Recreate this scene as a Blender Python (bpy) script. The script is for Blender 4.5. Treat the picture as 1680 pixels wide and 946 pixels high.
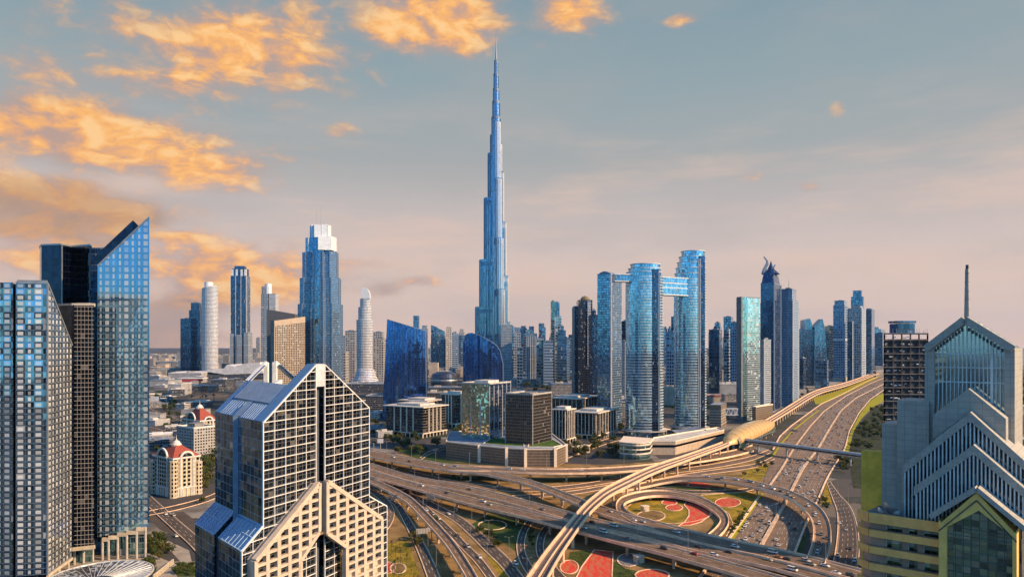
import bpy, math, random
from math import radians as R, sin, cos, pi, sqrt, atan2, tan, floor
from mathutils import Vector, Matrix

for _o in list(bpy.data.objects):
    bpy.data.objects.remove(_o)
scene = bpy.context.scene
COL = scene.collection
F, CX, HY, ZC = 1200.0, 840.0, 562.0, 130.0      # focal length (in 1680-px units), principal point, camera height

# ------------------------------------------------------------------ camera
cam_d = bpy.data.cameras.new("camera")
cam_d.lens = 36.0 * F / 1680.0
cam_d.sensor_width = 36.0
cam_d.shift_y = (HY - 473.0) / 1680.0
cam_d.clip_start, cam_d.clip_end = 1.0, 60000.0
cam = bpy.data.objects.new("camera", cam_d)
cam.location = (0, 0, ZC)
cam.rotation_euler = (R(90), 0, 0)
COL.objects.link(cam)
scene.camera = cam

# ------------------------------------------------------------------ render / exposure
scene.render.engine = 'CYCLES'
scene.view_settings.view_transform = 'Standard'
scene.view_settings.look = 'None'
scene.view_settings.gamma = 1.0
scene.view_settings.exposure = EXPOSURE = 0.62
scene.view_settings.use_curve_mapping = False
cy = scene.cycles
cy.use_denoising = True
cy.max_bounces = 6
cy.diffuse_bounces = 2
cy.glossy_bounces = 4
cy.transmission_bounces = 4
cy.transparent_max_bounces = 6
cy.volume_bounces = 0
cy.caustics_reflective = False
cy.caustics_refractive = False
cy.sample_clamp_indirect = 6.0
cy.use_adaptive_sampling = True
cy.adaptive_threshold = 0.02

# ------------------------------------------------------------------ sun
SUN_AZ, SUN_EL = R(110.0), R(30.0)                 # from straight ahead, clockwise
sd = Vector((cos(SUN_EL) * sin(SUN_AZ), cos(SUN_EL) * cos(SUN_AZ), sin(SUN_EL)))
sun_d = bpy.data.lights.new("sun", 'SUN')
sun_d.energy = 5.0
sun_d.angle = R(0.6)
sun_d.color = (1.0, 0.63, 0.32)
sun = bpy.data.objects.new("sun", sun_d)
sun.rotation_euler = sd.to_track_quat('Z', 'Y').to_euler()
sun.location = sd * 3000
COL.objects.link(sun)


# ------------------------------------------------------------------ node helper
class NT:
    def __init__(s, tree):
        s.t = tree
        s.n = tree.nodes
        s.l = tree.links
        s.n.clear()

    def node(s, typ, **kw):
        n = s.n.new(typ)
        for k, v in kw.items():
            setattr(n, k, v)
        return n

    def put(s, sock, val):
        if hasattr(val, 'is_output') or isinstance(val, bpy.types.NodeSocket):
            s.l.new(val, sock)
        else:
            if isinstance(val, (tuple, list)) and len(val) == 3 and sock.type == 'RGBA':
                val = (*val, 1.0)
            sock.default_value = val

    def m(s, op, a, b=0.0, c=0.0, clamp=False):
        n = s.node('ShaderNodeMath', operation=op, use_clamp=clamp)
        s.put(n.inputs[0], a)
        s.put(n.inputs[1], b)
        s.put(n.inputs[2], c)
        return n.outputs[0]

    def vm(s, op, a, b=(0, 0, 0), scale=None):
        n = s.node('ShaderNodeVectorMath', operation=op)
        s.put(n.inputs[0], a)
        s.put(n.inputs[1], b)
        if scale is not None:
            s.put(n.inputs['Scale'], scale)
        return n.outputs[0]

    def xyz(s, v):
        n = s.node('ShaderNodeSeparateXYZ')
        s.put(n.inputs[0], v)
        return n.outputs[0], n.outputs[1], n.outputs[2]

    def comb(s, a, b, c=0.0):
        n = s.node('ShaderNodeCombineXYZ')
        for i, x in enumerate((a, b, c)):
            s.put(n.inputs[i], x)
        return n.outputs[0]

    def noise(s, vec, scale, detail=3.0, rough=0.55, col=False, dist=0.0):
        n = s.node('ShaderNodeTexNoise')
        s.put(n.inputs['Vector'], vec)
        n.inputs['Scale'].default_value = scale
        n.inputs['Detail'].default_value = detail
        n.inputs['Roughness'].default_value = rough
        n.inputs['Distortion'].default_value = dist
        return n.outputs['Color' if col else 'Fac']

    def white(s, vec):
        n = s.node('ShaderNodeTexWhiteNoise', noise_dimensions='3D')
        s.put(n.inputs['Vector'], vec)
        return n.outputs['Value'], n.outputs['Color']

    def mix(s, f, a, b, blend='MIX'):
        n = s.node('ShaderNodeMix', data_type='RGBA', blend_type=blend)
        n.clamp_factor = True
        s.put(n.inputs['Factor'], f)
        s.put(n.inputs[6], a)
        s.put(n.inputs[7], b)
        return n.outputs[2]

    def ramp(s, f, stops, interp='LINEAR'):
        n = s.node('ShaderNodeValToRGB')
        cr = n.color_ramp
        cr.interpolation = interp
        while len(cr.elements) > 1:
            cr.elements.remove(cr.elements[-1])
        cr.elements[0].position = stops[0][0]
        cr.elements[0].color = (*stops[0][1], 1)
        for p, c in stops[1:]:
            e = cr.elements.new(p)
            e.color = (*c, 1)
        s.put(n.inputs[0], f)
        return n.outputs[0]

    def smooth(s, v, a, b):
        n = s.node('ShaderNodeMapRange', interpolation_type='SMOOTHSTEP')
        s.put(n.inputs[0], v)
        n.inputs[1].default_value = a
        n.inputs[2].default_value = b
        n.inputs[3].default_value = 0.0
        n.inputs[4].default_value = 1.0
        return n.outputs[0]

    def bsdf(s, col, rough=0.6, metal=0.0, normal=None, spec=0.5, coat=0.0):
        n = s.node('ShaderNodeBsdfPrincipled')
        s.put(n.inputs['Base Color'], col)
        s.put(n.inputs['Roughness'], rough)
        s.put(n.inputs['Metallic'], metal)
        s.put(n.inputs['Specular IOR Level'], spec)
        if coat:
            n.inputs['Coat Weight'].default_value = coat
        if normal is not None:
            s.put(n.inputs['Normal'], normal)
        return n.outputs[0]

    def mixsh(s, f, a, b):
        n = s.node('ShaderNodeMixShader')
        s.put(n.inputs[0], f)
        s.l.new(a, n.inputs[1])
        s.l.new(b, n.inputs[2])
        return n.outputs[0]

    def out(s, sh):
        n = s.node('ShaderNodeOutputMaterial')
        s.l.new(sh, n.inputs['Surface'])


def lin(r, g, b):
    f = lambda c: (c / 255.0) / 12.92 if c <= 10 else ((c / 255.0 + 0.055) / 1.055) ** 2.4
    return (f(r), f(g), f(b))


# ------------------------------------------------------------------ world: Nishita sky + dusk horizon band + clouds (all by direction)
world = bpy.data.worlds.new("World")
scene.world = world
world.use_nodes = True
w = NT(world.node_tree)
SKY_STRENGTH = 0.1
tc = w.node('ShaderNodeTexCoord')
d = w.vm('NORMALIZE', tc.outputs['Generated'])
dx, dy, dz = w.xyz(d)
sky = w.node('ShaderNodeTexSky', sky_type='NISHITA')
sky.sun_disc = False
sky.sun_elevation = SUN_EL
sky.sun_rotation = SUN_AZ
sky.altitude = 100
sky.air_density = 1.2
sky.dust_density = 1.0
sky.ozone_density = 2.5
K = 1.0 / SKY_STRENGTH
SKYM = 0.665
sc3 = lambda c, k=K: tuple(x * k * SKYM for x in c)
elr = w.m('MULTIPLY', dz, 1.0 / 0.6, clamp=True)
band = w.ramp(elr, [(0.0, lin(250, 208, 178)), (0.07, lin(236, 204, 182)), (0.2, lin(216, 196, 186)), (0.3, lin(196, 186, 182)),
                    (0.40, lin(168, 172, 172)), (0.53, lin(150, 166, 171)), (0.68, lin(134, 157, 167)), (1.0, lin(112, 142, 158))])
nz = w.noise(w.vm('MULTIPLY', d, (3.0, 3.0, 9.0)), 1.6, 4.0)
band = w.mix(w.m('MULTIPLY', w.smooth(nz, 0.4, 0.7), 0.25), band, lin(176, 170, 168))
wsp = w.noise(w.vm('MULTIPLY', d, (2.2, 2.2, 13.0)), 1.5, 6.0, 0.6)
band = w.mix(w.m('MULTIPLY', w.m('MULTIPLY', w.smooth(wsp, 0.45, 0.75), w.m('SUBTRACT', 1.0, w.smooth(dz, 0.18, 0.34))), 0.55), band, lin(236, 200, 178))
bandK = w.vm('SCALE', band, scale=K * SKYM)
front = w.smooth(dy, -0.25, 0.45)
low = w.m('SUBTRACT', 1.0, w.smooth(dz, 0.5, 0.8))
blue = w.mix(1.0, sky.outputs[0], (0.45, 0.94, 1.28), 'MULTIPLY')
base = w.mix(w.m('MULTIPLY', front, low), blue, bandK)
# clouds
az = w.m('MULTIPLY', w.m('ARCTAN2', dx, dy), 57.2958)
el = w.m('MULTIPLY', w.m('ARCSINE', dz), 57.2958)


def azel(px, py):
    a = math.atan((px - CX) / F)
    return math.degrees(a), math.degrees(math.atan((HY - py) / F * cos(a)))


blobs = [(400, 75, 150, 60, 1.0), (500, 50, 70, 70, 0.7), (330, 130, 130, 45, 0.7), (130, 225, 190, 42, 1.15), (330, 275, 95, 30, 1.0),
         (60, 300, 110, 22, 0.7), (110, 345, 130, 50, 0.8), (60, 400, 120, 45, 0.9), (700, 30, 110, 40, 1.15), (690, 75, 40, 16, 0.6),
         (940, 20, 55, 32, 0.9), (1115, 32, 30, 10, 0.7), (380, 455, 140, 42, 1.15), (560, 432, 60, 12, 0.55), (620, 475, 45, 15, 0.7),
         (690, 463, 30, 8, 0.55), (290, 390, 60, 14, 0.7), (180, 60, 120, 50, 0.35), (560, 215, 25, 14, 0.5), (60, 110, 70, 30, 0.5),
         (1375, 178, 12, 10, 0.36), (1325, 308, 14, 8, 0.36), (1230, 285, 26, 10, 0.36), (890, 85, 30, 22, 0.4), (30, 470, 60, 20, 0.6), (590, 60, 30, 20, .3)]
mask = None
for (bx, by, rx, ry, wt) in blobs:
    a0, e0 = azel(bx, by)
    sx, sy = rx / F * 57.3 * 1.05, ry / F * 57.3 * 1.05
    qa = w.m('MULTIPLY', w.m('SUBTRACT', az, a0), 1.0 / sx)
    qe = w.m('MULTIPLY', w.m('SUBTRACT', el, e0), 1.0 / sy)
    g = w.m('MULTIPLY', w.m('EXPONENT', w.m('MULTIPLY', w.m('ADD', w.m('MULTIPLY', qa, qa), w.m('MULTIPLY', qe, qe)), -0.7)), wt)
    mask = g if mask is None else w.m('MAXIMUM', mask, g)
cp = w.comb(w.m('MULTIPLY', az, 0.11), w.m('MULTIPLY', el, 0.22), 0.0)
warp = w.vm('ADD', cp, w.vm('SCALE', w.noise(cp, 1.3, 3.0, col=True), scale=0.55))
cn = w.noise(warp, 1.9, 9.0, 0.58)
cn2 = w.noise(w.vm('ADD', warp, (0.09, 0.13, 0.0)), 1.9, 7.0, 0.56)
dens = w.smooth(w.m('ADD', cn, w.m('MULTIPLY', mask, 0.60)), 0.60, 1.10)
dens = w.m('MULTIPLY', dens, w.smooth(mask, 0.02, 0.25))
litc = w.smooth(w.m('ADD', w.m('MULTIPLY', w.m('SUBTRACT', cn, cn2), 2.6), w.m('MULTIPLY', dens, 0.42)), -0.05, 0.75)
ccol = w.ramp(litc, [(0.0, lin(186, 156, 142)), (0.35, lin(226, 168, 122)), (0.7, lin(252, 182, 100)), (1.0, lin(255, 204, 138))])
# the dull brown cloud bank low on the left
lw = None
for (bx, by, rx, ry) in [(70, 350, 150, 42), (270, 545, 90, 55), (230, 590, 120, 40)]:
    a0, e0 = azel(bx, by)
    qa = w.m('MULTIPLY', w.m('SUBTRACT', az, a0), F / rx / 57.3)
    qe = w.m('MULTIPLY', w.m('SUBTRACT', el, e0), F / ry / 57.3)
    g = w.m('EXPONENT', w.m('MULTIPLY', w.m('ADD', w.m('MULTIPLY', qa, qa), w.m('MULTIPLY', qe, qe)), -0.8))
    lw = g if lw is None else w.m('MAXIMUM', lw, g)
brn = w.smooth(w.m('ADD', w.noise(warp, 1.4, 6.0), w.m('MULTIPLY', lw, 0.55)), 0.62, 1.0)
brn = w.m('MULTIPLY', brn, w.smooth(lw, 0.05, 0.5))
ccolK = w.vm('SCALE', ccol, scale=K * SKYM * 1.05)
base = w.mix(w.m('MULTIPLY', dens, 0.93), base, ccolK)
brc = w.vm('SCALE', w.mix(w.noise(warp, 3.0, 4.0), lin(132, 122, 118), lin(226, 164, 104)), scale=K * SKYM)
base = w.mix(w.m('MULTIPLY', brn, 0.66), base, brc)
bg = w.node('ShaderNodeBackground')
w.put(bg.inputs[0], base)
bg.inputs[1].default_value = SKY_STRENGTH
wo = w.node('ShaderNodeOutputWorld')
w.l.new(bg.outputs[0], wo.inputs['Surface'])


# ------------------------------------------------------------------ materials
MATS = {}
SPEC = {}


def newmat(name):
    m_ = bpy.data.materials.new(name)
    m_.use_nodes = True
    MATS[name] = m_
    return m_, NT(m_.node_tree)


def plain(name, col, rough=0.6, metal=0.0, var=0.15, scale=0.3, spec=0.5, bump=0.0):
    """a surface with a little uneven wear"""
    if name in MATS:
        return MATS[name]
    m_, n = newmat(name)
    t = n.node('ShaderNodeTexCoord')
    nz_ = n.noise(t.outputs['Object'], scale, 5.0, 0.65)
    c = n.mix(n.smooth(nz_, 0.3, 0.7), tuple(x * (1 - var) for x in col), tuple(min(1, x * (1 + var)) for x in col))
    if var >= .1:
        stn = n.noise(n.vm('MULTIPLY', t.outputs['Object'], (1.0, 1.0, .08)), .9, 5.0, .7)
        c = n.mix(n.m('MULTIPLY', n.smooth(stn, .5, .8), min(.5, var * 2)), c, tuple(x * .6 for x in col))
    nrm = None
    if bump:
        b = n.node('ShaderNodeBump')
        b.inputs['Strength'].default_value = bump
        n.put(b.inputs['Height'], nz_)
        nrm = b.outputs[0]
    n.out(n.bsdf(c, rough, metal, nrm, spec))
    return m_


def facade(name, tint, cw, ch, mv, mh, frame, blind=0.12, bcol=(0.35, 0.38, 0.4), jit=0.012, rough=0.06, wave=0.02, metal=1.0,
           frough=0.5, panel=None, pcol=(0.7, 0.75, 0.8), stripe=0, tvar=0.5, fmetal=0.0, colvar=0.0):
    """curtain wall by UV in metres: glass cells cw x ch, mullion share mv, spandrel share mh"""
    if name in MATS:
        return MATS[name]
    SPEC[name] = dict(locals())
    m_, n = newmat(name)
    uv = n.node('ShaderNodeUVMap')
    u, v, _ = n.xyz(uv.outputs[0])
    u = n.m('ADD', n.m('DIVIDE', u, cw), 500.0)
    v = n.m('ADD', n.m('DIVIDE', v, ch), 500.0)
    fu, fv = n.m('FRACT', u), n.m('FRACT', v)
    idv = n.comb(n.m('FLOOR', u), n.m('FLOOR', v), 0.0)
    r1, rc = n.white(idv)
    r2, _ = n.white(n.vm('ADD', idv, (17.3, 5.1, 3.0)))
    geo = n.node('ShaderNodeNewGeometry')
    t = n.node('ShaderNodeTexCoord')
    wv = n.noise(t.outputs['Object'], 0.05, 2.0, col=True)
    nr = n.vm('ADD', geo.outputs['Normal'], n.vm('SCALE', n.vm('SUBTRACT', rc, (0.5, 0.5, 0.5)), scale=jit * 2))
    nr = n.vm('NORMALIZE', n.vm('ADD', nr, n.vm('SCALE', n.vm('SUBTRACT', wv, (0.5, 0.5, 0.5)), scale=wave * 2)))
    gcol = n.mix(r1, tuple(x * (1 - tvar) for x in tint), tuple(min(1.0, x * (1 + tvar * 0.6)) for x in tint))
    if colvar:
        cvr, _ = n.white(n.comb(n.m('FLOOR', n.m('DIVIDE', u, 2.0)), 3.0, 0.0))
        gcol = n.mix(n.m('MULTIPLY', cvr, colvar), gcol, tuple(x * .35 for x in tint))
    glass = n.bsdf(gcol, rough, metal, nr, 0.5)
    sh = glass
    if blind > 0:
        bl = n.bsdf(n.mix(r1, tuple(x * 0.6 for x in bcol), bcol), 0.25, 0.0, nr, 0.8)
        sh = n.mixsh(n.m('MULTIPLY', n.m('GREATER_THAN', r2, 1.0 - blind), 0.85), sh, bl)
    if panel:
        pw, ph, every = panel
        wide = n.m('LESS_THAN', n.m('MODULO', n.m('FLOOR', u), float(every)), 0.5)
        lim = n.m('ADD', pw, n.m('MULTIPLY', wide, 0.16))
        inu = n.m('LESS_THAN', n.m('ABSOLUTE', n.m('SUBTRACT', fu, 0.5)), lim)
        inv = n.m('LESS_THAN', n.m('ABSOLUTE', n.m('SUBTRACT', fv, 0.5)), ph)
        pk = n.m('MULTIPLY', n.m('MULTIPLY', inu, inv), n.m('ADD', 0.35, n.m('MULTIPLY', r2, 0.65)))
        sh = n.mixsh(pk, sh, n.bsdf(pcol, 0.2, 0.0, nr, 0.8))
    fm = n.m('MAXIMUM', n.m('LESS_THAN', fu, mv), n.m('LESS_THAN', fv, mh))
    fn = n.noise(t.outputs['Object'], 0.08, 4.0)
    fc = n.mix(fn, tuple(x * 0.85 for x in frame), tuple(min(1, x * 1.12) for x in frame))
    sh = n.mixsh(fm, sh, n.bsdf(fc, frough, fmetal))
    n.out(sh)
    return m_


def farmat(mat, k=2.4):
    """the same wall with larger bays, as storeys read from far away"""
    p = dict(SPEC.get(mat.name, {}))
    if not p:
        return mat
    p['name'] = mat.name + '_wide'
    p['cw'] *= k
    p['ch'] = p['ch'] * k if p['ch'] < 20 else p['ch']
    p['tvar'] = min(.75, p['tvar'] * 1.3)
    return facade(**p)


# ------------------------------------------------------------------ object helpers
ORG = {}
rnd = random.Random(7)


def tag(o, label=None, cat=None, group=None, kind=None):
    if label:
        o['label'] = label
    if cat:
        o['category'] = cat
    if group:
        o['group'] = group
    if kind:
        o['kind'] = kind
    return o


def thing(name, label, cat, loc, group=None):
    o = bpy.data.objects.new(name, None)
    o.empty_display_size = 1.0
    o.location = loc
    COL.objects.link(o)
    ORG[o.name] = Vector(loc)
    return tag(o, label, cat, group)


class MB:
    def __init__(s):
        s.v, s.f, s.m, s.u = [], [], [], []

    def face(s, pts, m=0, uv=None):
        i = len(s.v)
        s.v.extend([tuple(p) for p in pts])
        s.f.append(tuple(range(i, i + len(pts))))
        s.m.append(m)
        s.u.append(uv)

    def prism(s, poly, z0, z1, m=0, cap=1, bottom=False, sides=True):
        n = len(poly)
        area = sum(poly[i][0] * poly[(i + 1) % n][1] - poly[(i + 1) % n][0] * poly[i][1] for i in range(n))
        if not isinstance(z1, (list, tuple)):
            z1 = [z1] * n
        if not isinstance(z0, (list, tuple)):
            z0 = [z0] * n
        if area < 0:
            poly, z1, z0 = poly[::-1], list(z1)[::-1], list(z0)[::-1]
        u = 0.0
        for i in range(n):
            j = (i + 1) % n
            a, b = poly[i], poly[j]
            L = sqrt((a[0] - b[0]) ** 2 + (a[1] - b[1]) ** 2)
            if sides:
                s.face([(a[0], a[1], z0[i]), (b[0], b[1], z0[j]), (b[0], b[1], z1[j]), (a[0], a[1], z1[i])], m,
                       [(u, z0[i]), (u + L, z0[j]), (u + L, z1[j]), (u, z1[i])])
            u += L
        if cap is not None:
            s.face([(p[0], p[1], z) for p, z in zip(poly, z1)], cap)
        if bottom:
            s.face([(p[0], p[1], z) for p, z in zip(poly, z0)][::-1], cap if cap is not None else m)

    def frustum(s, pa, za, pb, zb, m=0, cap=1):
        n = len(pa)
        for i in range(n):
            j = (i + 1) % n
            s.face([(*pa[i], za), (*pa[j], za), (*pb[j], zb), (*pb[i], zb)], m)
        if cap is not None:
            s.face([(*p, zb) for p in pb], cap)

    def box(s, c, dm, rot=0.0, m=0, bottom=True):
        hx, hy = dm[0] / 2, dm[1] / 2
        ca, sa = cos(rot), sin(rot)
        poly = [(c[0] + x * ca - y * sa, c[1] + x * sa + y * ca) for x, y in ((-hx, -hy), (hx, -hy), (hx, hy), (-hx, hy))]
        s.prism(poly, c[2] - dm[2] / 2, c[2] + dm[2] / 2, m, m, bottom)

    def bar(s, a, b, wd, ht, m=0, up=(0, 0, 1)):
        a, b = Vector(a), Vector(b)
        t = (b - a)
        if t.length < 1e-6:
            return
        t.normalize()
        up = Vector(up)
        if abs(t.dot(up)) > 0.98:
            up = Vector((0, 1, 0)) if abs(t.y) < 0.9 else Vector((1, 0, 0))
        r = t.cross(up).normalized()
        q = r.cross(t).normalized()
        r, q = r * wd / 2, q * ht / 2
        A = [a - r - q, a + r - q, a + r + q, a - r + q]
        B = [b - r - q, b + r - q, b + r + q, b - r + q]
        for i in range(4):
            j = (i + 1) % 4
            s.face([A[i], A[j], B[j], B[i]], m)
        s.face(A[::-1], m)
        s.face(B, m)

    def tube(s, a, b, r0, r1=None, n=8, m=0, caps=True):
        r1 = r0 if r1 is None else r1
        a, b = Vector(a), Vector(b)
        t = (b - a).normalized()
        up = Vector((0, 0, 1)) if abs(t.z) < 0.9 else Vector((1, 0, 0))
        r = t.cross(up).normalized()
        q = r.cross(t)
        A = [a + (r * cos(2 * pi * i / n) + q * sin(2 * pi * i / n)) * r0 for i in range(n)]
        B = [b + (r * cos(2 * pi * i / n) + q * sin(2 * pi * i / n)) * r1 for i in range(n)]
        for i in range(n):
            j = (i + 1) % n
            s.face([A[j], A[i], B[i], B[j]], m)
        if caps:
            s.face(A, m)
            s.face(B[::-1], m)

    def lathe(s, c, prof, n=24, m=0, sx=1.0, sy=1.0, rot=0.0, mats=None):
        rings = []
        ca, sa = cos(rot), sin(rot)
        for r, z in prof:
            ring = []
            for i in range(n):
                x, y = r * sx * cos(2 * pi * i / n), r * sy * sin(2 * pi * i / n)
                ring.append((c[0] + x * ca - y * sa, c[1] + x * sa + y * ca, c[2] + z))
            rings.append(ring)
        rm = max(p[0] for p in prof)
        for k in range(len(rings) - 1):
            for i in range(n):
                j = (i + 1) % n
                u0, u1 = 2 * pi * rm * i / n, 2 * pi * rm * (i + 1) / n
                z0, z1 = rings[k][0][2], rings[k + 1][0][2]
                s.face([rings[k][i], rings[k][j], rings[k + 1][j], rings[k + 1][i]], mats[k] if mats else m, [(u0, z0), (u1, z0), (u1, z1), (u0, z1)])

    def build(s, name, mats, parent=None, smooth=False, origin=None, merge=False):
        if not isinstance(mats, (list, tuple)):
            mats = [mats]
        org = ORG.get(parent.name, Vector((0, 0, 0))) if parent is not None else (Vector(origin) if origin else Vector((0, 0, 0)))
        me = bpy.data.meshes.new(name)
        me.from_pydata([(x - org.x, y - org.y, z - org.z) for x, y, z in s.v], [], s.f)
        for mt in mats:
            me.materials.append(mt)
        nm = len(mats) - 1
        me.polygons.foreach_set('material_index', [min(i, nm) for i in s.m])
        uvl = me.uv_layers.new(name='UVMap')
        data = []
        for f, uv in zip(s.f, s.u):
            if uv is None:
                P = [Vector(s.v[i]) for i in f]
                nn = Vector((0, 0, 0))
                for i in range(len(P)):
                    a, b = P[i], P[(i + 1) % len(P)]
                    nn += Vector(((a.y - b.y) * (a.z + b.z), (a.z - b.z) * (a.x + b.x), (a.x - b.x) * (a.y + b.y)))
                if nn.length < 1e-12:
                    nn = Vector((0, 0, 1))
                nn.normalize()
                t = Vector((0, 0, 1)).cross(nn)
                t = Vector((1, 0, 0)) if t.length < 0.05 else t.normalized()
                b = nn.cross(t)
                uv = [(p.dot(t), p.dot(b)) for p in P]
            for x in uv:
                data.extend(x)
        uvl.data.foreach_set('uv', data)
        if smooth:
            me.polygons.foreach_set('use_smooth', [True] * len(me.polygons))
        me.update()
        if merge:
            import bmesh
            bm = bmesh.new()
            bm.from_mesh(me)
            bmesh.ops.remove_doubles(bm, verts=bm.verts, dist=0.001)
            bm.to_mesh(me)
            bm.free()
        o = bpy.data.objects.new(name, me)
        COL.objects.link(o)
        ORG[o.name] = org
        if parent is not None:
            o.parent = parent
        else:
            o.location = org
        return o


def kids(o):
    return [c for c in bpy.data.objects if c.parent == o]


KIDS = {}


def copy_thing(proto, loc, rz=0.0, scale=None, label=None, group=None):
    """a copy of a thing with copies of its parts (mesh data shared)"""
    if proto.name not in KIDS:
        KIDS[proto.name] = [(c, kids(c)) for c in kids(proto)]
    r = proto.copy()
    COL.objects.link(r)
    r.location = loc
    r.rotation_euler = (0, 0, rz)
    if scale:
        r.scale = scale if isinstance(scale, (tuple, list)) else (scale,) * 3
    if label:
        r['label'] = label
    if group:
        r['group'] = group
    for c, gs in KIDS[proto.name]:
        cc = c.copy()
        COL.objects.link(cc)
        cc.parent = r
        for g in gs:
            gg = g.copy()
            COL.objects.link(gg)
            gg.parent = cc
    return r


def PX(px, Y):
    return (px - CX) * Y / F


def PZ(py, Y):
    return ZC - (py - HY) * Y / F


def G(px, py, z=0.0):
    """where the line of sight through a photo point meets height z"""
    Y = F * (ZC - z) / (py - HY)
    return Vector((PX(px, Y), Y, z))


def foot(pl, pc, pr, Y, th):
    """footprint of a box whose near vertical edge shows at pc; th turns it, left face runs to pl and right face to pr"""
    th = R(max(th, math.degrees(math.atan((pr - CX) / F)) + 6) if pr > CX else th)
    c, s = cos(th), sin(th)
    xc = PX(pc, Y)
    k = (pl - CX) / F
    tl = (xc - k * Y) / (c + k * s)
    k = (pr - CX) / F
    den = s - k * c
    tr = (k * Y - xc) / den if abs(den) > 1e-3 else 30.0
    tr = tr if 4 < tr < 120 else 30.0
    A = Vector((xc, Y))
    L = A + Vector((-c, s)) * tl
    Rr = A + Vector((s, c)) * tr
    B = L + Vector((s, c)) * tr
    return [tuple(A), tuple(Rr), tuple(B), tuple(L)]


def inset(poly, k):
    cx = sum(p[0] for p in poly) / len(poly)
    cy_ = sum(p[1] for p in poly) / len(poly)
    return [(cx + (p[0] - cx) * k, cy_ + (p[1] - cy_) * k) for p in poly]


def cen(poly):
    return sum(p[0] for p in poly) / len(poly), sum(p[1] for p in poly) / len(poly)


class Plane:
    """a vertical facade plane through two ground points; traces photo points onto it"""
    def __init__(s, A, B, off=0.0):
        s.A, s.B = Vector(A[:2]), Vector(B[:2])
        s.t = (s.B - s.A).normalized()
        s.n = Vector((s.t.y, -s.t.x))          # towards the camera side for A left of B
        s.A = s.A + s.n * off
        s.B = s.B + s.n * off

    def hit(s, px, py):
        k = (px - CX) / F
        # (A + t*l).x = k*(A+t*l).y
        den = s.t.x - k * s.t.y
        l = (k * s.A.y - s.A.x) / den
        Y = s.A.y + s.t.y * l
        return l, PZ(py, Y)

    def p(s, l, z, out=0.0):
        q = s.A + s.t * l + s.n * out
        return Vector((q.x, q.y, z))

    def px(s, px, py, out=0.0):
        l, z = s.hit(px, py)
        return s.p(l, z, out)


def extr(mb, pl, poly, o0, o1, m=0, mside=None):
    """polygon (l,z) on plane pl extruded from offset o0 (back) to o1 (front)"""
    mside = m if mside is None else mside
    a = sum(poly[i][0] * poly[(i + 1) % len(poly)][1] - poly[(i + 1) % len(poly)][0] * poly[i][1] for i in range(len(poly)))
    if a < 0:
        poly = poly[::-1]
    fr = [pl.p(l, z, o1) for l, z in poly]
    bk = [pl.p(l, z, o0) for l, z in poly]
    mb.face(fr, m, [(l, z) for l, z in poly])
    mb.face(bk[::-1], m)
    n = len(poly)
    for i in range(n):
        j = (i + 1) % n
        mb.face([fr[j], fr[i], bk[i], bk[j]], mside)

# ================================================================== materials used by the towers
F_BLUE = facade('glass_blue', (.20, .42, .70), 1.6, 3.7, .10, .16, (.06, .12, .22), blind=.04, colvar=.5)
F_BLUE2 = facade('glass_mid_blue', (.24, .46, .68), 3.0, 3.7, .16, .26, (.12, .20, .32), blind=.08, bcol=(.3,.36,.44), colvar=.5)
F_NAVY = facade('glass_navy', (.09, .19, .36), 1.6, 3.7, .10, .18, (.03, .05, .10), blind=.05, bcol=(.25,.3,.38), colvar=.4)
F_DARK = facade('glass_dark', (.05, .08, .13), 2.2, 3.6, .14, .22, (.05, .06, .08), blind=.12, bcol=(.3, .3, .3))
F_TEAL = facade('glass_teal', (.16, .36, .42), 1.6, 3.6, .08, .14, (.16, .22, .26), blind=.05)
F_PALE = facade('glass_pale', (.36, .50, .58), 3.0, 3.6, .06, .24, (.36, .43, .48), blind=.10, bcol=(.6, .64, .64))
F_SILVER = facade('silver_grid', (.16, .24, .34), 2.6, 3.5, .34, .42, (.32, .38, .45), blind=.10, colvar=.4)
F_WHITE = facade('white_balconies', (.12, .20, .32), 2.8, 3.4, .22, .44, (.62, .64, .67), blind=.10, colvar=.6)
F_BLUEGRID = facade('blue_white_grid', (.12, .26, .46), 2.4, 3.5, .32, .36, (.24, .35, .50), blind=.05, colvar=.4)
F_BEIGE = facade('beige_grid', (.05, .06, .08), 3.4, 3.4, .36, .34, (.42, .34, .25), blind=.12)
F_CONC = facade('concrete_flats', (.10, .14, .20), 3.2, 3.2, .42, .46, (.36, .35, .34), blind=.15)
F_STRIPE = facade('vertical_stripes', (.10, .20, .34), 2.2, 40.0, .42, .02, (.46, .52, .58), blind=0, colvar=.5)
F_SAIL = facade('sail_glass', (.085, .26, .80), 3.0, 4.0, .13, .11, (.02, .05, .16), blind=0, jit=.006, wave=.016, tvar=.35)
F_DECO = facade('deco_grid', (.12, .26, .46), 2.4, 3.5, .30, .36, (.10, .17, .27), blind=.05, bcol=(.3, .34, .4))
F_BURJ = facade('burj_glass', (.24, .42, .62), 1.9, 7.8, .20, .14, (.30, .42, .56), blind=.02, frough=.26, fmetal=.95, colvar=.75)
F_BAND = plain('mechanical_louvres', (.05, .07, .10), .5)
F_SLOT = plain('dark_recess', (.03, .045, .07), .4)
ROOF = plain('roof_grey', (.24, .25, .26), .85, var=.3, scale=.15)
ROOFL = plain('roof_pale', (.5, .49, .46), .85, var=.25, scale=.12)
ROOFB = plain('roof_blue_grey', (.20, .25, .32), .8, var=.3, scale=.1)
CONC = plain('concrete', (.38, .36, .33), .8, var=.2, scale=.2)
CONCD = plain('concrete_dark', (.20, .20, .20), .85, var=.25, scale=.2)
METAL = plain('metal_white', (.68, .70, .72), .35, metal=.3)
METALW = plain('crown_white_metal', (.80, .81, .82), .25, metal=.2)
STEEL = plain('steel_grey', (.34, .37, .40), .4, metal=.6)
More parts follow.
